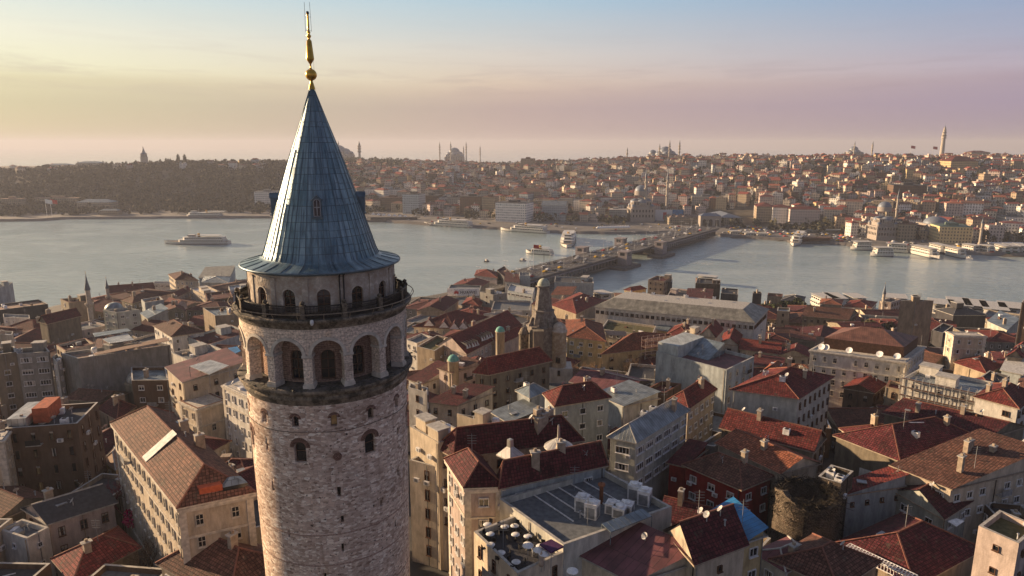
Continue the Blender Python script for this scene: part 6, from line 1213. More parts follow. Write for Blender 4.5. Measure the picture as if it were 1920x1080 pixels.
near_ship('s', (905, 450), (1130, 545), 'leftmost white two deck tour boat by the near right quay', 11); near_ship('s', (1050, 445), (1215, 540), 'second tour boat from the left at the near right quay'); near_ship('s', (1300, 455), (1470, 530), 'tour boat behind the low white quay house')
near_ship('t', (110, 460), (150, 530), 'white tour boat behind the pink house', 13); near_ship('t', (700, 525), (720, 610), 'white tour boat just right of the sandy block', 14); near_ship('t', (900, 500), (985, 640), 'tour boat with dull roof, second right of the sandy block', 12, HULLB)
near_ship('t', (1110, 525), (1180, 640), 'tour boat with red trimmed bow, third right of the sandy block', 12); near_ship('t', (1340, 555), (1430, 690), 'widest white roofed tour boat near the right edge', 13, RED); near_ship('t', (1560, 560), (1610, 660), 'tour boat with rusty roof rim at the right edge', 12, HULLB)
near_ship('c', (1362, 225), (1445, 250), 'white boat behind the plain pale block right of the bridge', 9)
ship(W0('j', 190, 445), W0('j', 225, 442), 'tiny dark motorboat alone on the water left of the bridge', 'boat', 3, HULLD, 'boat'); ship(W0('j', 455, 440), W0('j', 500, 434), 'little white motorboat near the left side of the bridge', 'boat', 3.5, HULLW, 'boat')
ship(W0('j', 1160, 440), W0('j', 1250, 418), 'yellow brown boat beside the near right bridge tower', 'tour', 6, FUN, 'boat', decks=1); ship(W0('h', 735, 105), W0('h', 880, 120), 'brown boat at the near quay behind the waterfront block', 'tour', 8, HULLB, 'boat', decks=1)

# ------------------------------------------------------------------ far shore: landmark buildings
LMK = []
def lm(x0, x1, y0, y1): LMK.append((x0, x1, y0, y1))
def FB(c, x0, x1, ytop, ybase, dep, wall, rcol, lab, rot=-.22, roof='flat', rise=3, zb=None, name='office_building', cat='office building', side=0, Y=None, pitch=3.6):
    (fx0, fy), (fx1, _) = full(c, x0, ybase), full(c, x1, ybase); _, fyt = full(c, x0, ytop); z = zb if zb is not None else 3
    if Y is None:
        for _k in range(12):
            p = at_z((fx0 + fx1) / 2, fy, z); 
            if zb is None: z = z * .5 + .5 * max(3, far_z(p.x, p.y))
        Y = p.y
    else: z = far_z(at_y((fx0 + fx1) / 2, fy, Y).x, Y)
    A, Bq = at_y(fx0, fy, Y), at_y(fx1, fy, Y); zt = at_y((fx0 + fx1) / 2, fyt, Y).z; c_ = (A + Bq) / 2; w = (Bq - A).length; u = Vector((cos(rot), sin(rot), 0)); v = Vector((-u.y, u.x, 0)); w *= 1 / max(.7, cos(rot))
    P = [c_ - u * w / 2, c_ + u * w / 2, c_ + u * w / 2 + v * dep, c_ - u * w / 2 + v * dep]; lm(min(p.x for p in P) - 4, max(p.x for p in P) + 4, min(p.y for p in P) - 4, max(p.y for p in P) + 4)
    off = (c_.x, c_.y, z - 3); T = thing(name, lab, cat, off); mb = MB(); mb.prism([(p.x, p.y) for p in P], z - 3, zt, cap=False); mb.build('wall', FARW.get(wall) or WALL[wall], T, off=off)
    if roof == 'flat': mb = MB(); mb.prism([(p.x, p.y) for p in P], zt, zt + .5); mb.box((c_.x + v.x * dep / 2, c_.y + v.y * dep / 2, zt + .5), (w * .3, dep * .4, 2.6), 0, rot); mb.build('roof', ROOF[rcol], T, off=off)
    else:
        E = [p + (p - (P[0] + P[2]) / 2).normalized() * .8 for p in P]
        _, r = hipmb(E, 0, zt, rise, 0 if roof == 'gable' else None); r.build('roof', ROOF[rcol], T, off=off)
    return T
FBs = [('k', 1300, 1558, 635, 790, 26, 'white', 'dark', 'white seven storey waterfront block with regular square windows', -.38), ('k', 1690, 1890, 655, 770, 24, 'bluegrey', 'metal', 'pale bluish gabled office beside the white seven storey block', -.2, 'gable', 5), ('k', 515, 660, 560, 722, 22, 'bluegrey', 'dark', 'waterfront office with dark glass front and sunlit left side', -.3),
    ('k', 672, 818, 572, 700, 24, 'brown', 'dark', 'brown block right of the glass fronted office'), ('k', 826, 890, 590, 700, 20, 'bluegrey', 'grey', 'narrow block with bluish bands'), ('k', 1000, 1178, 580, 735, 25, 'brown', 'dark', 'dark wide block left of the white seven storey one'), ('k', 1185, 1296, 585, 745, 25, 'stone', 'brown', 'brownish block touching the white seven storey one'), ('k', 895, 995, 590, 700, 22, 'grey', 'dark', 'grey block between the bluish banded and the dark wide one'),
    ('k', 408, 500, 522, 600, 20, 'white', 'grey', 'plain white block above the glass fronted office'), ('k', 345, 404, 500, 590, 16, 'bluegrey', 'grey', 'narrow pale block left of the plain white one'), ('k', 197, 280, 520, 600, 18, 'white', 'grey', 'white block peeping right beside the cone roof'), ('k', 320, 510, 590, 690, 22, 'brown', 'brown', 'low brown block at the quay right of the cone roof'), ('k', 1410, 1720, 535, 640, 26, 'tan', 'brown', 'long tan palace like block behind the white seven storey one', -.2, 'hip', 4),
    ('k', 1515, 1618, 260, 370, 22, 'tan', 'brown', 'left of the two sunlit tan tower blocks high on the slope'), ('k', 1705, 1785, 275, 365, 22, 'tan', 'brown', 'right of the two sunlit tan tower blocks high on the slope'), ('k', 1510, 1618, 390, 450, 20, 'cream', 'grey', 'cream block below the left tan tower block'), ('k', 870, 1055, 318, 360, 20, 'pink', 'red', 'long low pinkish building on the slope below the many minarets', -.2, 'hip', 4), ('k', 1600, 1790, 440, 500, 18, 'beige', 'brown', 'beige range in the middle of the slope'),
    ('l', 187, 295, 315, 358, 18, 'yellow', 'brown', 'yellowish block in the middle of the slope'), ('l', 188, 285, 505, 590, 20, 'cream', 'orange', 'cream house block right of the pale bluish gabled office'), ('l', 285, 345, 520, 600, 18, 'white', 'grey', 'white block right of the cream house block'), ('l', 495, 600, 570, 650, 22, 'stone', 'brown', 'brown stone block left of the white hoardings', -.2, 'hip', 4), ('l', 610, 755, 358, 420, 22, 'grey', 'grey', 'wide grey block behind the twin minaret mosque'), ('l', 1070, 1150, 480, 530, 20, 'cream', 'brown', 'cream block behind the vaulted bazaar'), ('l', 1150, 1345, 500, 545, 20, 'beige', 'grey', 'beige range behind the vaulted bazaar'),
    ('l', 1615, 1730, 565, 640, 22, 'white', 'red', 'pale building right of the vaulted bazaar', -.2, 'hip', 4), ('m', 132, 232, 632, 690, 20, 'tan', 'red', 'left part of the long waterfront row', -.2, 'hip', 3), ('m', 233, 345, 638, 702, 20, 'white', 'red', 'white middle part of the long waterfront row', -.2, 'hip', 3), ('m', 346, 520, 650, 712, 20, 'pink', 'red', 'pink right part of the long waterfront row', -.2, 'hip', 3), ('m', 880, 1022, 722, 838, 24, 'cream', 'dark', 'cream four storey quay office with sunlit side', -.45), ('m', 1030, 1125, 745, 850, 22, 'stone', 'brown', 'dull building right of the cream four storey office'),
    ('m', 1290, 1475, 762, 865, 26, 'yellow', 'green', 'yellowish waterfront office with flat greenish roof'), ('m', 1243, 1340, 695, 750, 18, 'white', 'grey', 'white block with small roof sign letters'), ('m', 1362, 1445, 720, 770, 18, 'white', 'brown', 'white block behind the yellowish office'), ('m', 635, 740, 700, 770, 20, 'tan', 'brown', 'tan low blocks left of the cream four storey office'), ('m', 1708, 1820, 700, 750, 20, 'white', 'grey', 'white waterfront building at the right edge'), ('m', 1685, 1810, 755, 790, 16, 'pink', 'red', 'pinkish low building at the right edge', -.2, 'hip', 3),
    ('m', 1515, 1600, 565, 630, 18, 'white', 'grey', 'white apartment block with bluish bands on the right slope'), ('m', 1320, 1390, 515, 560, 16, 'white', 'red', 'white block with red balcony roof on the right slope'), ('m', 1000, 1185, 500, 580, 24, 'brown', 'dark', 'wide dark block in the middle of the right slope'), ('m', 830, 940, 475, 515, 16, 'white', 'grey', 'white block left of the wide dark block'), ('m', 620, 690, 545, 590, 16, 'cream', 'brown', 'cream villa on the middle slope', -.2, 'hip', 3), ('m', 475, 580, 480, 525, 16, 'white', 'grey', 'pair sized white block on the left slope'), ('m', 230, 345, 500, 550, 18, 'tan', 'brown', 'tan block on the left slope'), ('m', 865, 1015, 358, 395, 20, 'white', 'brown', 'long pale school like building just below the ridge'),
    ('m', 1430, 1550, 470, 505, 18, 'cream', 'brown', 'long cream block on the right slope'), ('m', 1050, 1102, 530, 572, 14, 'yellow', 'brown', 'small yellow sunlit block in front of the wide dark block')]
ROOF['green'] = plain('roof_green', (.14, .2, .16))
for fb in FBs:
    c, x0, x1, yt, yb, dep, wl, rc, lab = fb[:9]; FB(c, x0, x1, yt, yb, dep, wl, rc, lab, *(fb[9:]))
T = FB('m', 1355, 1525, 345, 402, 30, 'yellow', 'red', 'big sunlit cream hall with red roof below the tall fire tower', 0, 'hip', 7, name='university_hall', cat='hall'); FB('m', 1485, 1605, 290, 325, 26, 'tan', 'red', 'tan red roofed building behind the big sunlit hall', 0, 'hip', 4, Y=1500); FB('m', 1600, 1780, 315, 372, 30, 'stone', 'red', 'long red roofed range right of the big sunlit hall', 0, 'hip', 5, Y=1420)
FB('n', 240, 540, 450, 500, 12, 'stone', 'tan', 'long arcaded palace wall behind the waterside lawn', 0, name='wall', cat='wall'); FB('n', 535, 770, 478, 530, 20, 'tan', 'lead', 'waterside pavilion with wide bluish roof on the wooded shore', 0, 'hip', 4, name='pavilion', cat='pavilion'); FB('n', 1760, 1915, 405, 450, 18, 'white', 'grey', 'white building at the foot of the wooded hill behind the cone roof', 0); FB('n', 690, 815, 535, 565, 10, 'tan', 'metal', 'low quay shed right of the waterside pavilion', 0, 'hip', 2, name='shed', cat='shed')
FB('n', 0, 150, 455, 495, 10, 'stone', 'tan', 'palace wall stretch at the left edge of the wooded shore', 0, name='wall', cat='wall'); FB('n', 530, 690, 205, 235, 20, 'cream', 'lead', 'low palace pavilion with bluish roof on the wooded ridge', 0, 'hip', 3, Y=1330, name='pavilion', cat='pavilion'); FB('n', 330, 480, 220, 250, 20, 'cream', 'lead', 'left palace pavilion on the wooded ridge', 0, 'hip', 3, Y=1330, name='pavilion', cat='pavilion'); FB('n', 1540, 1710, 225, 262, 20, 'cream', 'lead', 'palace kitchen range on the right part of the wooded ridge', 0, 'hip', 3, Y=1330, name='pavilion', cat='pavilion')
for (x0, x1, y0, y1, mat, lab) in ((618, 780, 590, 652, WHT, 'wide white hoarding below the twin minaret mosque'), (781, 822, 595, 652, WHT, 'narrow white hoarding between two bigger ones'), (880, 1002, 592, 668, WHT, 'white hoarding with red figure right of the left minaret'), (1004, 1082, 592, 668, ROOF['blue'], 'plain blue hoarding beside the vaulted bazaar')):
    p, q = PZ('l', x0, y1, 3), PZ('l', x1, y1, 3); Y = p.y; q = PY('l', x1, y1, Y); zt = PY('l', x0, y0, Y).z; mb = MB(); mb.box(((p.x + q.x) / 2, Y, 2), (q.x - p.x, 1.2, zt - 2)); T = thing('hoarding', lab, 'hoarding', (p.x, Y, 2)); mb.build('panel', mat, T, off=T.location); lm(p.x, q.x, Y - 6, Y + 6)
    mb = MB(); [mb.tube((p.x + (q.x - p.x) * k / 5, Y + 1, 2), (p.x + (q.x - p.x) * k / 5, Y + 1, zt), .25, n=4) for k in range(6)]; mb.build('frame', GREY, T, off=T.location)
    if 'red figure' in lab: w_ = q.x - p.x; mb = MB(); mb.prism([(p.x + w_ * .46, Y - .7), (p.x + w_ * .66, Y - .7), (p.x + w_ * .66, Y - .62), (p.x + w_ * .46, Y - .62)], 4, zt - 3); mb.prism([(p.x + w_ * .6, Y - .72), (p.x + w_ * .85, Y - .72), (p.x + w_ * .85, Y - .6), (p.x + w_ * .6, Y - .6)], 4, 8); mb.build('red_mark', RED, T, off=T.location)

def dome(mb, c, r, z, k=1.0, n=20, mi=1, drum=.0):
    if drum: mb.lathe([(r * 1.04, z - drum), (r * 1.04, z)], n, c, 0)
    mb.lathe([(r * cos(a * pi / 14), z + r * k * sin(a * pi / 14)) for a in range(8)], n, c, mi)
def mosque(cx, cy, zb, S_, Htop, label, mins, body=True, name='mosque', stone=None, semis=True):
    "prayer hall, cascading domes and minarets; S_ half width of the hall, Htop height of dome top above base"
    T = thing(name, label, 'mosque', (cx, cy, zb)); off = (cx, cy, zb); st = stone or STONEF; lm(cx - S_ * 1.7, cx + S_ * 1.7, cy - S_ * 1.7, cy + S_ * 1.7); M = [st, LEADF]; zt = zb + Htop; r = S_ * .56
    mb = MB(); mb.box((cx, cy, zb - 4), (S_ * 2, S_ * 2, Htop * .36 + 4)); mb.box((cx, cy, zb + Htop * .36), (S_ * 1.55, S_ * 1.55, Htop * .2)); g = mb
    for lv, hw_ in ((.12, S_), (.26, S_), (.46, S_ * .775)):
        for k in range(7): g.box((cx + (k - 3) * hw_ * .26, cy - hw_ - .05, zb + Htop * lv), (hw_ * .11, .2, Htop * .07), 2); g.box((cx - hw_ - .05, cy + (k - 3) * hw_ * .26, zb + Htop * lv), (.2, hw_ * .11, Htop * .07), 2)
    g.build('prayer_hall', M + [GLASS], T, off=off)
    if semis:
        for dx, dy in ((0, -1), (-1, 0), (1, 0), (0, 1)): mb = MB(); dome(mb, (cx + dx * S_ * .5, cy + dy * S_ * .5), r * .72, zb + Htop * .52, .75, drum=Htop * .06); mb.build('semi_dome', M, T, off=off)
    for dx, dy in ((-1, -1), (1, -1), (1, 1), (-1, 1)): mb = MB(); dome(mb, (cx + dx * S_ * .76, cy + dy * S_ * .76), S_ * .2, zb + Htop * .42, .9, 12, drum=Htop * .06); mb.build('corner_dome', M, T, off=off)
    mb = MB(); dome(mb, (cx, cy), r, zt - r * .85, .85, 28, drum=Htop * .12); mb.tube((cx, cy, zt - .2), (cx, cy, zt + Htop * .08), .3, .1, 5); mb.build('main_dome', M, T, off=off)
    for (mx, my, mh, mr, bl) in mins: minaret(mx, my, zb - 2, mh + 2, mr, parent=T, off=off, balc=bl)
    return T
def atc(c, x, y, Y): p = PY(c, x, y, Y); return p
def mos(c, dx, dtop, Y, S_, mins, label, stone=None, **k):
    p = atc(c, dx, dtop, Y); zb = max(3, far_z(p.x, Y)); M = []
    for (x, yt, dY, mr) in mins: q = atc(c, x, yt, Y + dY); M.append((q.x, q.y, q.z - zb, mr, (.48, .62, .74) if mr > 1.3 else (.6,)))
    return mosque(p.x, Y, zb, S_, p.z - zb, label, M, stone=stone, **k)
mos('l', 785, 412, 860, 15, [(820, 285, -8, 1.5), (976, 300, 34, 1.5)], 'twin minaret mosque with grey domes at the far end of the bridge')
mos('m', 945, 600, 690, 11, [(1034, 515, 8, 1.1)], 'domed mosque with one white minaret above the cream four storey office')
mos('l', 958, 133, 1480, 24, [(915, 110, -30, 1.5), (988, 85, -30, 1.7), (1060, 85, 20, 1.7)], 'large mosque on the ridge in the centre with three tall minarets')
mos('l', 865, 158, 1500, 15, [], 'smaller dome cluster left of the large ridge mosque')
mos('m', 748, 250, 1560, 17, [(754, 215, -22, 1.3), (868, 215, 5, 1.5)], 'mosque on the right ridge with two minarets')
mos('k', 955, 165, 2240, 30, [(828, 112, -40, 2), (922, 110, -40, 2), (1030, 148, 40, 1.8), (1052, 110, -40, 2), (1170, 145, 30, 1.8)], 'distant hazy mosque with many thin minarets')
mos('f', 634, 272, 1880, 36, [(673, 264, -20, 3.2), (634, 263, 40, 2.2), (560, 266, 30, 2.5), (600, 265, -30, 2.5)], 'huge old domed mosque half hidden by the cone roof')
mos('m', 1725, 412, 1250, 12, [], 'small pale dome near the right edge of the slope'); mos('l', 372, 358, 1250, 10, [], 'low pale dome building in the middle of the slope', semis=False)
p = atc('m', 1275, 640, 705); T = thing('bath_house', 'wide low grey dome of a bath house left of the yellowish office', 'bath house', (p.x, 705, 8)); mb = MB(); mb.box((p.x, 705, 4), (26, 26, 13)); mb.build('wall', STONEF, T, off=T.location); mb = MB(); dome(mb, (p.x, 705), 11.5, 17, .62, 28, drum=1.5); mb.build('dome', [STONEF, LEADF], T, off=T.location); mb = MB(); mb.lathe([(1.2, 24), (1.2, 25.5), (0, 27)], 8, (p.x, 705)); mb.build('lantern', STONEF, T, off=T.location); lm(p.x - 16, p.x + 16, 685, 722)
for c, x, yt, yb, Y, r, lab in (('m', 630, 390, 465, 1080, 1.2, 'thin lone minaret in the middle of the left slope'), ('m', 1565, 700, 800, 640, 1.1, 'white minaret near the water at the right edge'), ('m', 1680, 560, 640, 820, 1.0, 'thin minaret among the houses at the far right'), ('l', 680, 138, 180, 1500, 1.6, 'dark column standing on the ridge'), ('m', 720, 215, 260, 1620, 0, '')):
    if not r: continue
    q = atc(c, x, yt, Y); zb = max(3, far_z(q.x, Y)) - 1; minaret(q.x, Y, zb, q.z - zb, r, lab)
# tall fire tower on the right ridge
q = atc('m', 1327, 118, 1600); zb = far_z(q.x, 1600) - 2; q0 = atc('m', 1298, 310, 1600); T = thing('fire_tower', 'tall slender pale fire watch tower on the right ridge', 'tower', (q0.x, 1600, zb)); off = tuple(T.location); X = (q.x + q0.x) / 2; H = q.z - zb
mb = MB(); mb.lathe([(6, zb), (5.6, zb + H * .1), (5.0, zb + H * .12), (3.9, zb + H * .60), (4.1, zb + H * .61)], 16, (X, 1600)); mb.build('shaft', STONEM, T, off=off)
for k, (a, b, r) in enumerate(((.61, .71, 4.9), (.72, .80, 4.1), (.81, .87, 3.3), (.88, .93, 2.4))): mb = MB(); mb.lathe([(r * 1.1, zb + H * a), (r * 1.15, zb + H * (a + .01)), (r, zb + H * (a + .012)), (r, zb + H * b), (r * 1.15, zb + H * b), (r * .8, zb + H * (b + .01))], 14, (X, 1600)); mb.build('watch_storey', STONEM, T, off=off)
mb = MB(); mb.lathe([(1.5, zb + H * .93), (1.2, zb + H * .95), (.2, zb + H), (.1, zb + H * 1.07), (0, zb + H * 1.07)], 8, (X, 1600)); mb.build('spire', LEADF, T, off=off)
# palace tower on the wooded ridge
p = atc('n', 988, 88, 1340); zb = far_z(p.x, 1340) - 1; H = p.z - zb; C_ = (p.x, 1340); T = thing('palace_tower', 'small square palace tower with pointed roof on the wooded ridge', 'tower', (p.x, 1340, zb)); off = tuple(T.location)
mb = MB(); mb.box((p.x, 1340, zb), (9.5, 9.5, H * .50)); mb.box((p.x, 1340, zb + H * .50), (11, 11, 1)); mb.build('shaft', STONEM, T, off=off); mb = MB(); mb.box((p.x, 1340, zb + H * .50 + 1), (8.4, 8.4, H * .14)); mb.build('lantern_room', STONEF, T, off=off); mb = MB(); mb.lathe([(6.6, zb + H * .66), (3.2, zb + H * .73), (1.6, zb + H * .86), (0, zb + H)], 8, C_); mb.build('pointed_roof', LEADF, T, off=off)
# vaulted bazaar and its gate
a, b = PZ('l', 1005, 625, 3), PZ('l', 1345, 640, 3); Y = 815; A, B_ = PY('l', 985, 620, Y), PY('l', 1350, 620, Y); T = thing('bazaar', 'long low brown bazaar covered with rows of small domes', 'bazaar', ((A.x + B_.x) / 2, Y, 2)); off = tuple(T.location); L_ = B_.x - A.x; lm(A.x - 4, B_.x + 60, Y - 8, Y + 70)
mb = MB(); mb.box(((A.x + B_.x) / 2, Y + 14, -1), (L_, 28, 12)); mb.build('wall', FARW['stone'], T, off=off); mb = MB(); mb.box((B_.x + 14, Y + 30, -1), (28, 60, 12)); mb.build('side_wing', FARW['stone'], T, off=off)
n_ = int(L_ / 7)
for k in range(n_):
    for j in range(3): mb = MB(); dome(mb, (A.x + L_ * (k + .5) / n_, Y + 5 + j * 9), 3.0, 11, .75, 10, 0); mb.build('small_dome', plain('bazaar_dome', (.22, .16, .13)) if not (k or j) else bpy.data.materials['bazaar_dome'], T, off=off)
mb = MB(); _, r = hipmb([(B_.x + 1, Y + 1), (B_.x + 27, Y + 1), (B_.x + 27, Y + 59), (B_.x + 1, Y + 59)], 0, 11.02, 4); r.build('wing_roof', LEADF, T, off=off)
gx = PY('l', 1285, 640, 795).x; T = thing('gatehouse', 'arched stone gatehouse in front of the bazaar', 'gatehouse', (gx, 795, 2)); off = tuple(T.location); mb = MB(); mb.box((gx, 800, -1), (24, 10, 16)); _, r = hipmb([(gx - 12.5, 794.5), (gx + 12.5, 794.5), (gx + 12.5, 805.5), (gx - 12.5, 805.5)], 0, 15.05, 3); mb.build('wall', STONEF, T, off=off); r.build('roof', LEADF, T, off=off)
for k in range(3): mb = win_mesh('w', 4.4, 8, True, STONEM, (0, 1), .3, False); o = mb.build('arch', [STONEM, DK, DK], T); o.location = (-7.5 + 7.5 * k, -.02, 5.5)
# flags, white stall tents, cars and kiosks on the quay
for c, x, yt, yb, Y, mat, lab in (('n', 310, 455, 560, 905, WHT, 'white flag on a tall pole on the wooded shore'), ('n', 345, 455, 555, 905, RED, 'big red flag on a tall pole on the wooded shore'), ('m', 1108, 245, 290, 1500, RED, 'red flag on the ridge far left of the fire tower'), ('m', 1248, 250, 290, 1500, RED, 'red flag on the ridge next to the fire tower')):
    q = atc(c, x, yt, Y); zb = max(3, far_z(q.x, Y)); T = thing('flagpole', lab, 'flagpole', (q.x, Y, zb)); H = q.z - zb; mb = MB(); mb.tube((0, 0, 0), (0, 0, H), .25, .15, 5); mb.build('pole', WHT, T); mb = MB(); s = 1 if Y < 1000 else 1.1
    for k in range(4): x0, x1 = k * 2.3 * s, (k + 1) * 2.3 * s; f = lambda x_: .8 * sin(x_ * .7); mb.face([(x0, f(x0), H - 5.5 * s - x0 * .15), (x1, f(x1), H - 5.5 * s - x1 * .15), (x1, f(x1), H - .2 - x1 * .15), (x0, f(x0), H - .2 - x0 * .15)])
    mb.build('flag', mat, T)
tent = thing('market_tent', 'white peaked tent in the row on the quay left of the bridge', 'tent', (0, 0, 0), group='white tents on the far quay'); mb = MB(); mb.lathe([(3.2, 2.2), (3.1, 2.5), (.1, 4.6)], 4, sm=False); mb.build('canopy', WHT, tent); mb = MB(); [mb.tube((x, y, 0), (x, y, 2.3), .08, n=4) for x in (-2, 2) for y in (-2, 2)]; mb.build('posts', GREY, tent)
for k in range(13):
    q = PZ('l', 470 + k * 18, 738 - k * .5, 2.6)
    if k: dup(tent, q, .78)
    else: tent.location = q; tent.rotation_euler.z = .78
for k in range(7):
    q = PZ('k', 270 + k * 45, 745 + k * 3, 2.6); dup(tent, q, .6, 'white peaked tent on the quay just right of the cone roof', 'white tents right of the cone roof')
for k in range(5):
    q = PZ('l', 1240 + k * 22, 690, 2.6); dup(tent, q, .78, 'white tent in front of the arched gatehouse', 'white tents before the gatehouse')
shore_cars = 0
for k in range(280):
    fx = R.choice([R.uniform(690, 1290), R.uniform(1345, 1640), R.uniform(1345, 1640), R.uniform(1640, 1900)]); sy = 12 + R.random() * (90 if 1345 < fx < 1600 else 60); q = at_z(fx, 440, 2.6); x = q.x * (lerp_tab(FS, q.x) + sy) / q.y; y = lerp_tab(FS, x) + sy
    if any(a < x < b and c < y < d for a, b, c, d in LMK): continue
    c = R.choice(['white', 'white', 'grey', 'black', 'red', 'yellow', 'grey']); zn = 'left of the bridge end' if fx < 1300 else ('on the big parking area right of the bridge end' if fx < 1640 else 'behind the moored boats at right')
    dup(cp[c], (x, y, 2.62), R.choice([0, .1, pi / 2, 1.5]), f'{c} car on the far quay {zn}', f'{c} cars {zn}'); shore_cars += 1
# landing stages
for (c, x0, x1, y, dep, mat, lab) in (('m', 345, 610, 850, 16, BRN, 'dark wooden landing stage with low hall'), ('m', 440, 715, 800, 14, ROOF['metal'], 'long bus shelter roofs behind the landing stage'), ('k', 200, 690, 775, 10, CONC, 'low dark pontoon right of the cone roof'), ('m', 1575, 1822, 885, 6, WHT, 'long white canopy along the right mooring')):
    a, b = PZ(c, x0, y, 2), PZ(c, x1, y, 2); T = thing('landing_stage', lab, 'landing stage', (a.x, a.y, 0)); d = b - a; an = atan2(d.y, d.x); m_ = (a + b) / 2; mb = MB(); mb.box((m_.x, m_.y, -1), (d.length, dep, 3.2), 0, an); mb.build('platform', CONC, T, off=T.location); mb = MB(); mb.box((m_.x, m_.y, 5.2), (d.length * .9, dep * .7, .6), 0, an); mb.box((m_.x, m_.y, 2.2), (d.length * .8, dep * .4, 3), 0, an); mb.build('hall', mat, T, off=T.location)
mb = MB()

m, n, l, b = newmat('foam'); t = n('ShaderNodeTexCoord'); a = n('ShaderNodeTexNoise', _Scale=.5, _Detail=6.0, _Roughness=.7); l(t.outputs['Object'], a.inputs[0]); r = ramp(n, [(.48, 0.0), (.66, .75)]); l(a.outputs[0], r.inputs[0]); l(r.outputs[0], b.inputs['Alpha']); b.inputs['Base Color'].default_value = (.75, .76, .74, 1)
for (p0, p1, w0, w1, lab) in ((W0('n', 1570, 765), W0('n', 1915, 775), 3, 9, 'thin foam wake behind the ferry left of the cone roof'), (W0('l', 250, 868), W0('l', 262, 905), 9, 16, 'foam around the ferry seen bow on'), (W0('l', 690, 930), W0('l', 1300, 985), 3, 14, 'pale wake on the water right of the bridge')):
    d = (p1 - p0); nn = Vector((-d.y, d.x, 0)).normalized(); mb = MB()
    for k in range(12): q0, q1 = p0 + d * k / 12, p0 + d * (k + 1) / 12; a0, a1 = (w0 + (w1 - w0) * k / 12) / 2, (w0 + (w1 - w0) * (k + 1) / 12) / 2; mb.face([q0 - nn * a0 + Vector((0, 0, .05)), q1 - nn * a1 + Vector((0, 0, .05)), q1 + nn * a1 + Vector((0, 0, .05)), q0 + nn * a0 + Vector((0, 0, .05))])
    o = mb.build('wake', m); tag(o, lab, 'wake', kind='stuff')


# ------------------------------------------------------------------ far shore: houses
def house_mesh(mb, x, y, z, w, d, h, rot, roof, mi_w=0, mi_r=1):
    u = Vector((cos(rot), sin(rot), 0)); v = Vector((-u.y, u.x, 0)); c = Vector((x, y, 0)); P = [c - u * w / 2 - v * d / 2, c + u * w / 2 - v * d / 2, c + u * w / 2 + v * d / 2, c - u * w / 2 + v * d / 2]; ph = R.uniform(0, 2.7)
    for k in range(4):
        a, b = P[k], P[(k + 1) % 4]; l_ = (b - a).length; mb.face([(a.x, a.y, z - 6), (b.x, b.y, z - 6), (b.x, b.y, z + h), (a.x, a.y, z + h)], mi_w, [(ph, -6), (ph + l_, -6), (ph + l_, h), (ph, h)])
    if roof == 'flat':
        mb.face([(p.x, p.y, z + h) for p in P], mi_r)
        q = c + u * R.uniform(-w * .25, w * .25) + v * R.uniform(0, d * .25); mb.box((q.x, q.y, z + h - .1), (w * .3, d * .35, 2.3), mi_w, rot, top=mi_r)
    else:
        E = [p + (p - c).normalized() * .7 for p in P]; _, r = hipmb(E, 0, z + h, R.uniform(1.6, 2.8), 0 if roof == 'gable' else None)
        for f_ in range(len(r.f)): mb.face([r.v[i] for i in r.f[f_]], mi_r)
        if R.random() < .5: q = c + u * R.uniform(-w * .3, w * .3); mb.box((q.x, q.y, z + h), (1.2, 1.2, 3.6), mi_w, rot)
wpal = [('cream', 4), ('white', 7), ('tan', 3), ('pink', 5), ('beige', 4), ('bluegrey', 1.5), ('brown', 1.5), ('stone', 2.5), ('yellow', 1.5), ('grey', 3)]
rpal = [('red', 5), ('orange', 1.0), ('maroon', 2), ('brown', 4), ('grey', 2), ('tan', 2), ('white', .6)]
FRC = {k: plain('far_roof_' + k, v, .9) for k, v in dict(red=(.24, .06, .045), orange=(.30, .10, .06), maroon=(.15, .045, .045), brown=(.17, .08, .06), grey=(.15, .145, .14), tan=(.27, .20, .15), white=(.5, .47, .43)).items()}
def pick(pal): return R.choices([k for k, _ in pal], [w for _, w in pal])[0]
H_ = []
for att in range(22000):
    fx = R.uniform(650, 1960) if R.random() < .985 else R.uniform(0, 500); dd = R.uniform(72, 740) if R.random() < .7 else R.uniform(72, 380)
    q = at_z(fx, 440, 0); x = q.x
    for _ in range(3): y = lerp_tab(FS, x) + dd; x = (fx - 960) / F * (y * CP + 60 * SP)
    if dd < (98 if fx < 1300 else (168 if fx < 1600 else 72)): continue
    if fx < 640 and dd < 340: continue
    if fx < 760 and (dd > 470 - (fx - 640) * .3): continue
    if any(a < x < b and c < y < d for a, b, c, d in LMK): continue
    big = dd < 200 and R.random() < .4
    w, d = (R.uniform(13, 22), R.uniform(11, 16)) if big else (R.uniform(7.5, 13.5), R.uniform(7.5, 12.5)); rad = (w + d) / 4 * .98
    if any((x - a) ** 2 + (y - b) ** 2 < (rad + c) ** 2 for a, b, c, *_ in H_): continue
    if noise.noise(Vector((x / 70, y / 70, 7))) > .44 and dd > 120: continue
    H_.append((x, y, rad, w, d, dd, fx, big))
    if len(H_) > 2100: break
H_.sort(key=lambda h: (h[1] - h[3] * 12))
zone = lambda fx: 'just right of the cone roof' if fx < 760 else ('behind the brown waterfront blocks' if fx < 925 else ('behind the white seven storey block' if fx < 1090 else ('around the twin minaret mosque' if fx < 1290 else ('above the long waterfront row' if fx < 1480 else ('left of the cream four storey office' if fx < 1640 else ('between the cream and the yellowish office' if fx < 1760 else 'at the far right'))))))
mass = MB(); mass_m = [FARW[k] for k, _ in wpal] + [FRC[k] for k, _ in rpal]; nw = len(wpal)
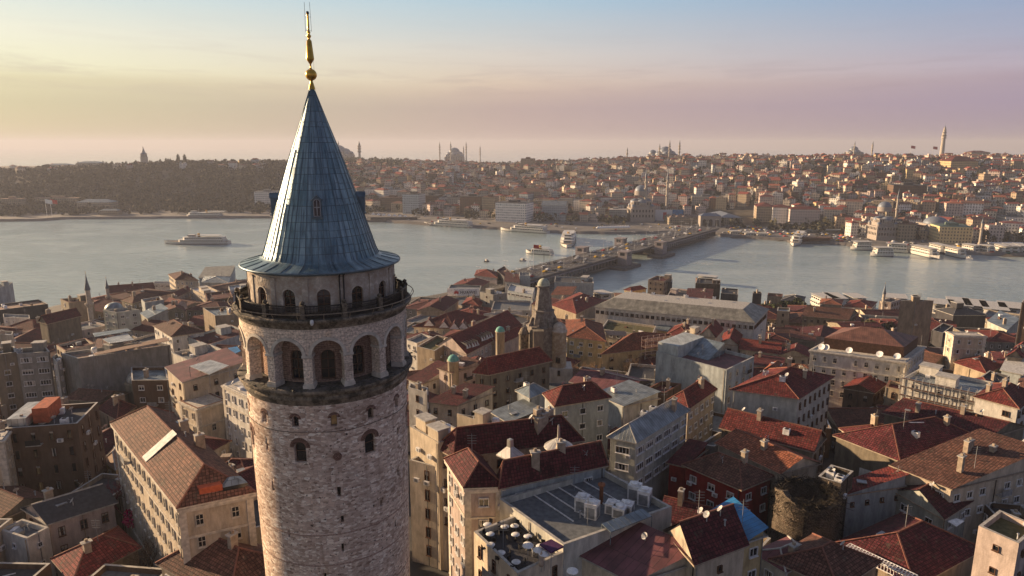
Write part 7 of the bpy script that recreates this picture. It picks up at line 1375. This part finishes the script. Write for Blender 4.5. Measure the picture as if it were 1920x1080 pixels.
for i, (x, y, rad, w, d, dd, fx, big) in enumerate(H_):
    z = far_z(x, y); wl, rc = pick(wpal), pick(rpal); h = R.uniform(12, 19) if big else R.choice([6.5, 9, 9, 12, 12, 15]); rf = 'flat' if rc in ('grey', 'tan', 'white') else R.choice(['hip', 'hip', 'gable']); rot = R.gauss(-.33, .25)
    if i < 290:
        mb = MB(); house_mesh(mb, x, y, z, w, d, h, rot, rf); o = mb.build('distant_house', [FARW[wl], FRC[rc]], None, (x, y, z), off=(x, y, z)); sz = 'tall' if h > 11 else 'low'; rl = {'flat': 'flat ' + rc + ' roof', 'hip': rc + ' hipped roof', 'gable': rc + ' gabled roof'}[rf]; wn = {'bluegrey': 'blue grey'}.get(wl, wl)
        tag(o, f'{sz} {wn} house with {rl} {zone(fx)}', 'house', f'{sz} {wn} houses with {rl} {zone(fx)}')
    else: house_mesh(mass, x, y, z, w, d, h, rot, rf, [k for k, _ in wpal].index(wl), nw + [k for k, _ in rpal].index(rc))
o = mass.build('distant_houses', mass_m); tag(o, kind='stuff', label='dense mass of small houses covering the far hillside', cat='houses')

# ------------------------------------------------------------------ far trees
vs, fs = [], []; vs2, fs2 = [], []
def far_tree_ok(x, y): return not any(a < x < b and c < y < d for a, b, c, d in LMK)
cnt = 0
for k in range(9000):
    fx = R.uniform(-20, 720); dd = R.uniform(34, 560); q = at_z(fx, 408, 0); x = q.x
    for _ in range(2): y = lerp_tab(FS, x) + dd; x = (fx - 960) / F * (y * CP + 60 * SP)
    if x > -190 and dd < 330: continue
    if not far_tree_ok(x, y): continue
    if dd < 100 and R.random() < .45: continue
    z = far_z(x, y); r = R.uniform(3.5, 6.5); hh = R.uniform(7, 13) * (.7 if dd < 100 else 1); V_, F_ = (vs, fs) if R.random() < .6 + .3 * noise.noise(Vector((x / 90, y / 90, 1))) else (vs2, fs2)
    crown(V_, F_, (x, y, z + hh * .6), r, hh * .5, 17, 1.35); cnt += 1
    if cnt > 3000: break
for k in range(3600):
    fx = R.uniform(640, 1960); dd = R.uniform(70, 900) if R.random() < .75 else R.uniform(560, 900); q = at_z(fx, 440, 0); x = q.x
    for _ in range(2): y = lerp_tab(FS, x) + dd; x = (fx - 960) / F * (y * CP + 60 * SP)
    if not far_tree_ok(x, y): continue
    z = far_z(x, y); r = R.uniform(2.5, 5.5) * (1.2 if dd > 600 else 1); hh = R.uniform(7, 13); V_, F_ = (vs, fs) if R.random() < .5 else (vs2, fs2); crown(V_, F_, (x, y, z + hh * .55), r, hh * .5, 13, 1.5)
for V_, F_, mt, nm in ((vs, fs, LEAFB, 'bare_woodland'), (vs2, fs2, LEAFO, 'evergreen_woodland')): o = crown_obj(nm, mt, V_, F_); tag(o, {'bare_woodland': 'brown winter woodland on the far hills', 'evergreen_woodland': 'olive green woodland on the far hills'}[nm], 'woodland', kind='stuff')
cy = leafy_tree('dark cypress in the row on the wooded ridge left of the palace tower', (0, 0, 0), 15, 1.7, LEAFD, 240, 'cypresses left of the palace tower', 'cypress_tree', col=True)
xs = [540, 560, 575, 598, 612, 640, 655, 672, 690, 712, 735, 760, 775, 800, 835, 850, 872, 905, 925, 940]; Y = 1372
for i, px in enumerate(xs):
    q = atc('n', px, 200, Y + R.uniform(-20, 20)); z = far_z(q.x, q.y); sc = R.uniform(.65, 1.25); o = cy if i == 0 else dup(cy, q); o.location = (q.x, q.y, z); o.scale = (sc * 1.1, sc * 1.1, sc)
for px in (1038, 1050, 1065, 1095, 1110, 1125, 1150, 1165, 1180, 1235, 1280):
    q = atc('n', px, 200, Y + R.uniform(-20, 20)); z = far_z(q.x, q.y); sc = R.uniform(.7, 1.2) if px < 1200 else 1.6; o = dup(cy, (q.x, q.y, z), 0, 'dark cypress on the wooded ridge right of the palace tower' if px < 1200 else 'tall lone cypress farther right of the palace tower', 'cypresses right of the palace tower' if px < 1200 else 'lone cypresses'); o.scale = (sc * 1.1, sc * 1.1, sc)
rt = leafy_tree('round bare crowned tree on the skyline of the wooded ridge', (0, 0, 0), 15, 8, LEAFB, 420, 'round trees on the wooded skyline', 'round_tree'); k = 0
for px in (75, 200, 270, 325, 440, 490, 1130, 1320, 1350, 1395, 1450, 1500, 1560, 1620, 1670, 1720, 1790, 1850, 1900):
    q = atc('n', px, 200, 1340 + R.uniform(-30, 30)); z = far_z(q.x, q.y); o = rt if k == 0 else dup(rt, q, R.uniform(0, 6)); o.location = (q.x, q.y, z - 1); s = R.uniform(.8, 1.25); o.scale = (s, s, s * R.uniform(.8, 1.1)); k += 1
for px in range(1010, 1915, 21):
    q = atc('f', px, 295, 1440 + R.uniform(-50, 60)); z = far_z(q.x, q.y); o = dup(rt, (q.x, q.y, z - 2), R.uniform(0, 6), 'round dark tree on the skyline above the hillside houses', 'round trees above the houses'); s = R.uniform(.6, 1.1); o.scale = (s * 1.3, s * 1.3, s)

# ------------------------------------------------------------------ low houses filling the gaps of the near shore
def inside(p, poly, pad):
    c = sum(poly, Vector()) / 4; m_ = 1e9; ins = True
    for k in range(4):
        a, b = poly[k], poly[(k + 1) % 4]; d = b - a; cr_ = d.cross(p - a).z
        if cr_ < 0: ins = False
        t = max(0, min(1, (p - a).dot(d) / max(.01, d.dot(d)))); m_ = min(m_, (a + d * t - p).length)
    return ins or m_ < pad
fills = []
cand = []
yy = 66.0
while yy < 420:
    st = 9.5 + max(0, yy - 110) * .05; cand += [(x * st + R.uniform(-2, 2), yy + R.uniform(-1.5, 1.5)) for x in range(-34, 36)]; yy += st
SKYP = [(0, 560), (60, 562), (110, 574), (128, 545), (230, 532), (320, 520), (500, 515), (760, 556), (850, 545), (930, 520), (1000, 545), (1120, 552), (1200, 530), (1400, 552), (1500, 560), (1920, 582)]
base_n = list(NEARB)
for x, y in cand:
    if y > lerp_tab(NS, x) - 14 or (x - TX) ** 2 + (y - TY) ** 2 < 14 ** 2 or (x - RX) ** 2 + (y - RY) ** 2 < 9 ** 2: continue
    px_, py_ = proj((x, y, near_z(x, y)))
    if not (-60 < px_ < 1990 and py_ < 1200): continue
    if abs(x / y - TX / TY) < .108 and y > TY: continue
    if any(abs(x - RX * k_ ) < 7 and abs(y - RY * k_) < 7 for k_ in (.80, .86, .93)): continue
    s_, t_ = (V2((x, y)) - V2(BS)).dot(bu), (V2((x, y)) - V2(BS)).dot(bn)
    if s_ > -40 and -6 < t_ < BW + 6: continue
    p = V2((x, y))
    sz_ = 1 + max(0, y - 110) * .0052; w, d = R.uniform(7, 10.5) * sz_, R.uniform(7, 10) * sz_; pad = (w + d) / 4 * .8
    if any(inside(p, P, pad) for _, P, L_, *_ in base_n if (p - P[0]).length < 80) or any((p - f[0]).length < (f[1] + pad * 1.1) for f in fills): continue
    fills.append((p, pad)); near = min(base_n, key=lambda n_: (n_[0] - p).length); rot = R.gauss(-.3, .25); u = Vector((cos(rot), sin(rot), 0)); v = Vector((-u.y, u.x, 0)); P = [p - u * w / 2 - v * d / 2, p + u * w / 2 - v * d / 2, p + u * w / 2 + v * d / 2]
    z = near_z(x, y); rc = R.choice(['maroon', 'maroon', 'maroon', 'red', 'brown', 'dark', 'grey', 'red', 'dark']); wl = R.choice(['stone', 'pink', 'grey', 'tan', 'beige', 'cream', 'brown']); rf = 'flat' if rc in ('dark', 'grey') else R.choice(['hip', 'gable']); hh = R.uniform(5.5, 8.5) if y < 170 else R.uniform(6, 9.5)
    if proj((x, y, z + hh + 2))[1] < lerp_tab(SKYP, px_) + 4: continue
    if len(fills) > 290: break
    ref = near[3].split(' with ')[0].split(' beside ')[0].split(' behind ')[0].split(' at the ')[0]; ref = ' '.join(ref.split()[:7]); lab = f'low {wl} house with {rc} roof next to the {ref}'
    building(P, z + hh, z - 4, rf, R.uniform(1.6, 2.6), wl, rc, 'qw', lab, 'house', 'low_house', extras=R.choice(['c', 'd', 'cj', 'j', 'dd', 'a', 'jj']), rows=2, group=lab)

# ------------------------------------------------------------------ air
m = bpy.data.materials.new('haze'); m.use_nodes = True; n, l = nodes(m.node_tree); out = n('ShaderNodeOutputMaterial'); pv = n('ShaderNodeVolumePrincipled'); pv.inputs['Color'].default_value = (.62, .65, .76, 1); pv.inputs['Density'].default_value = .00014; pv.inputs['Anisotropy'].default_value = .15; l(pv.outputs[0], out.inputs['Volume'])
mb = MB(); mb.box((0, 6500, -5), (27000, 15500, 170)); o = mb.build('haze', m); tag(o, kind='stuff')
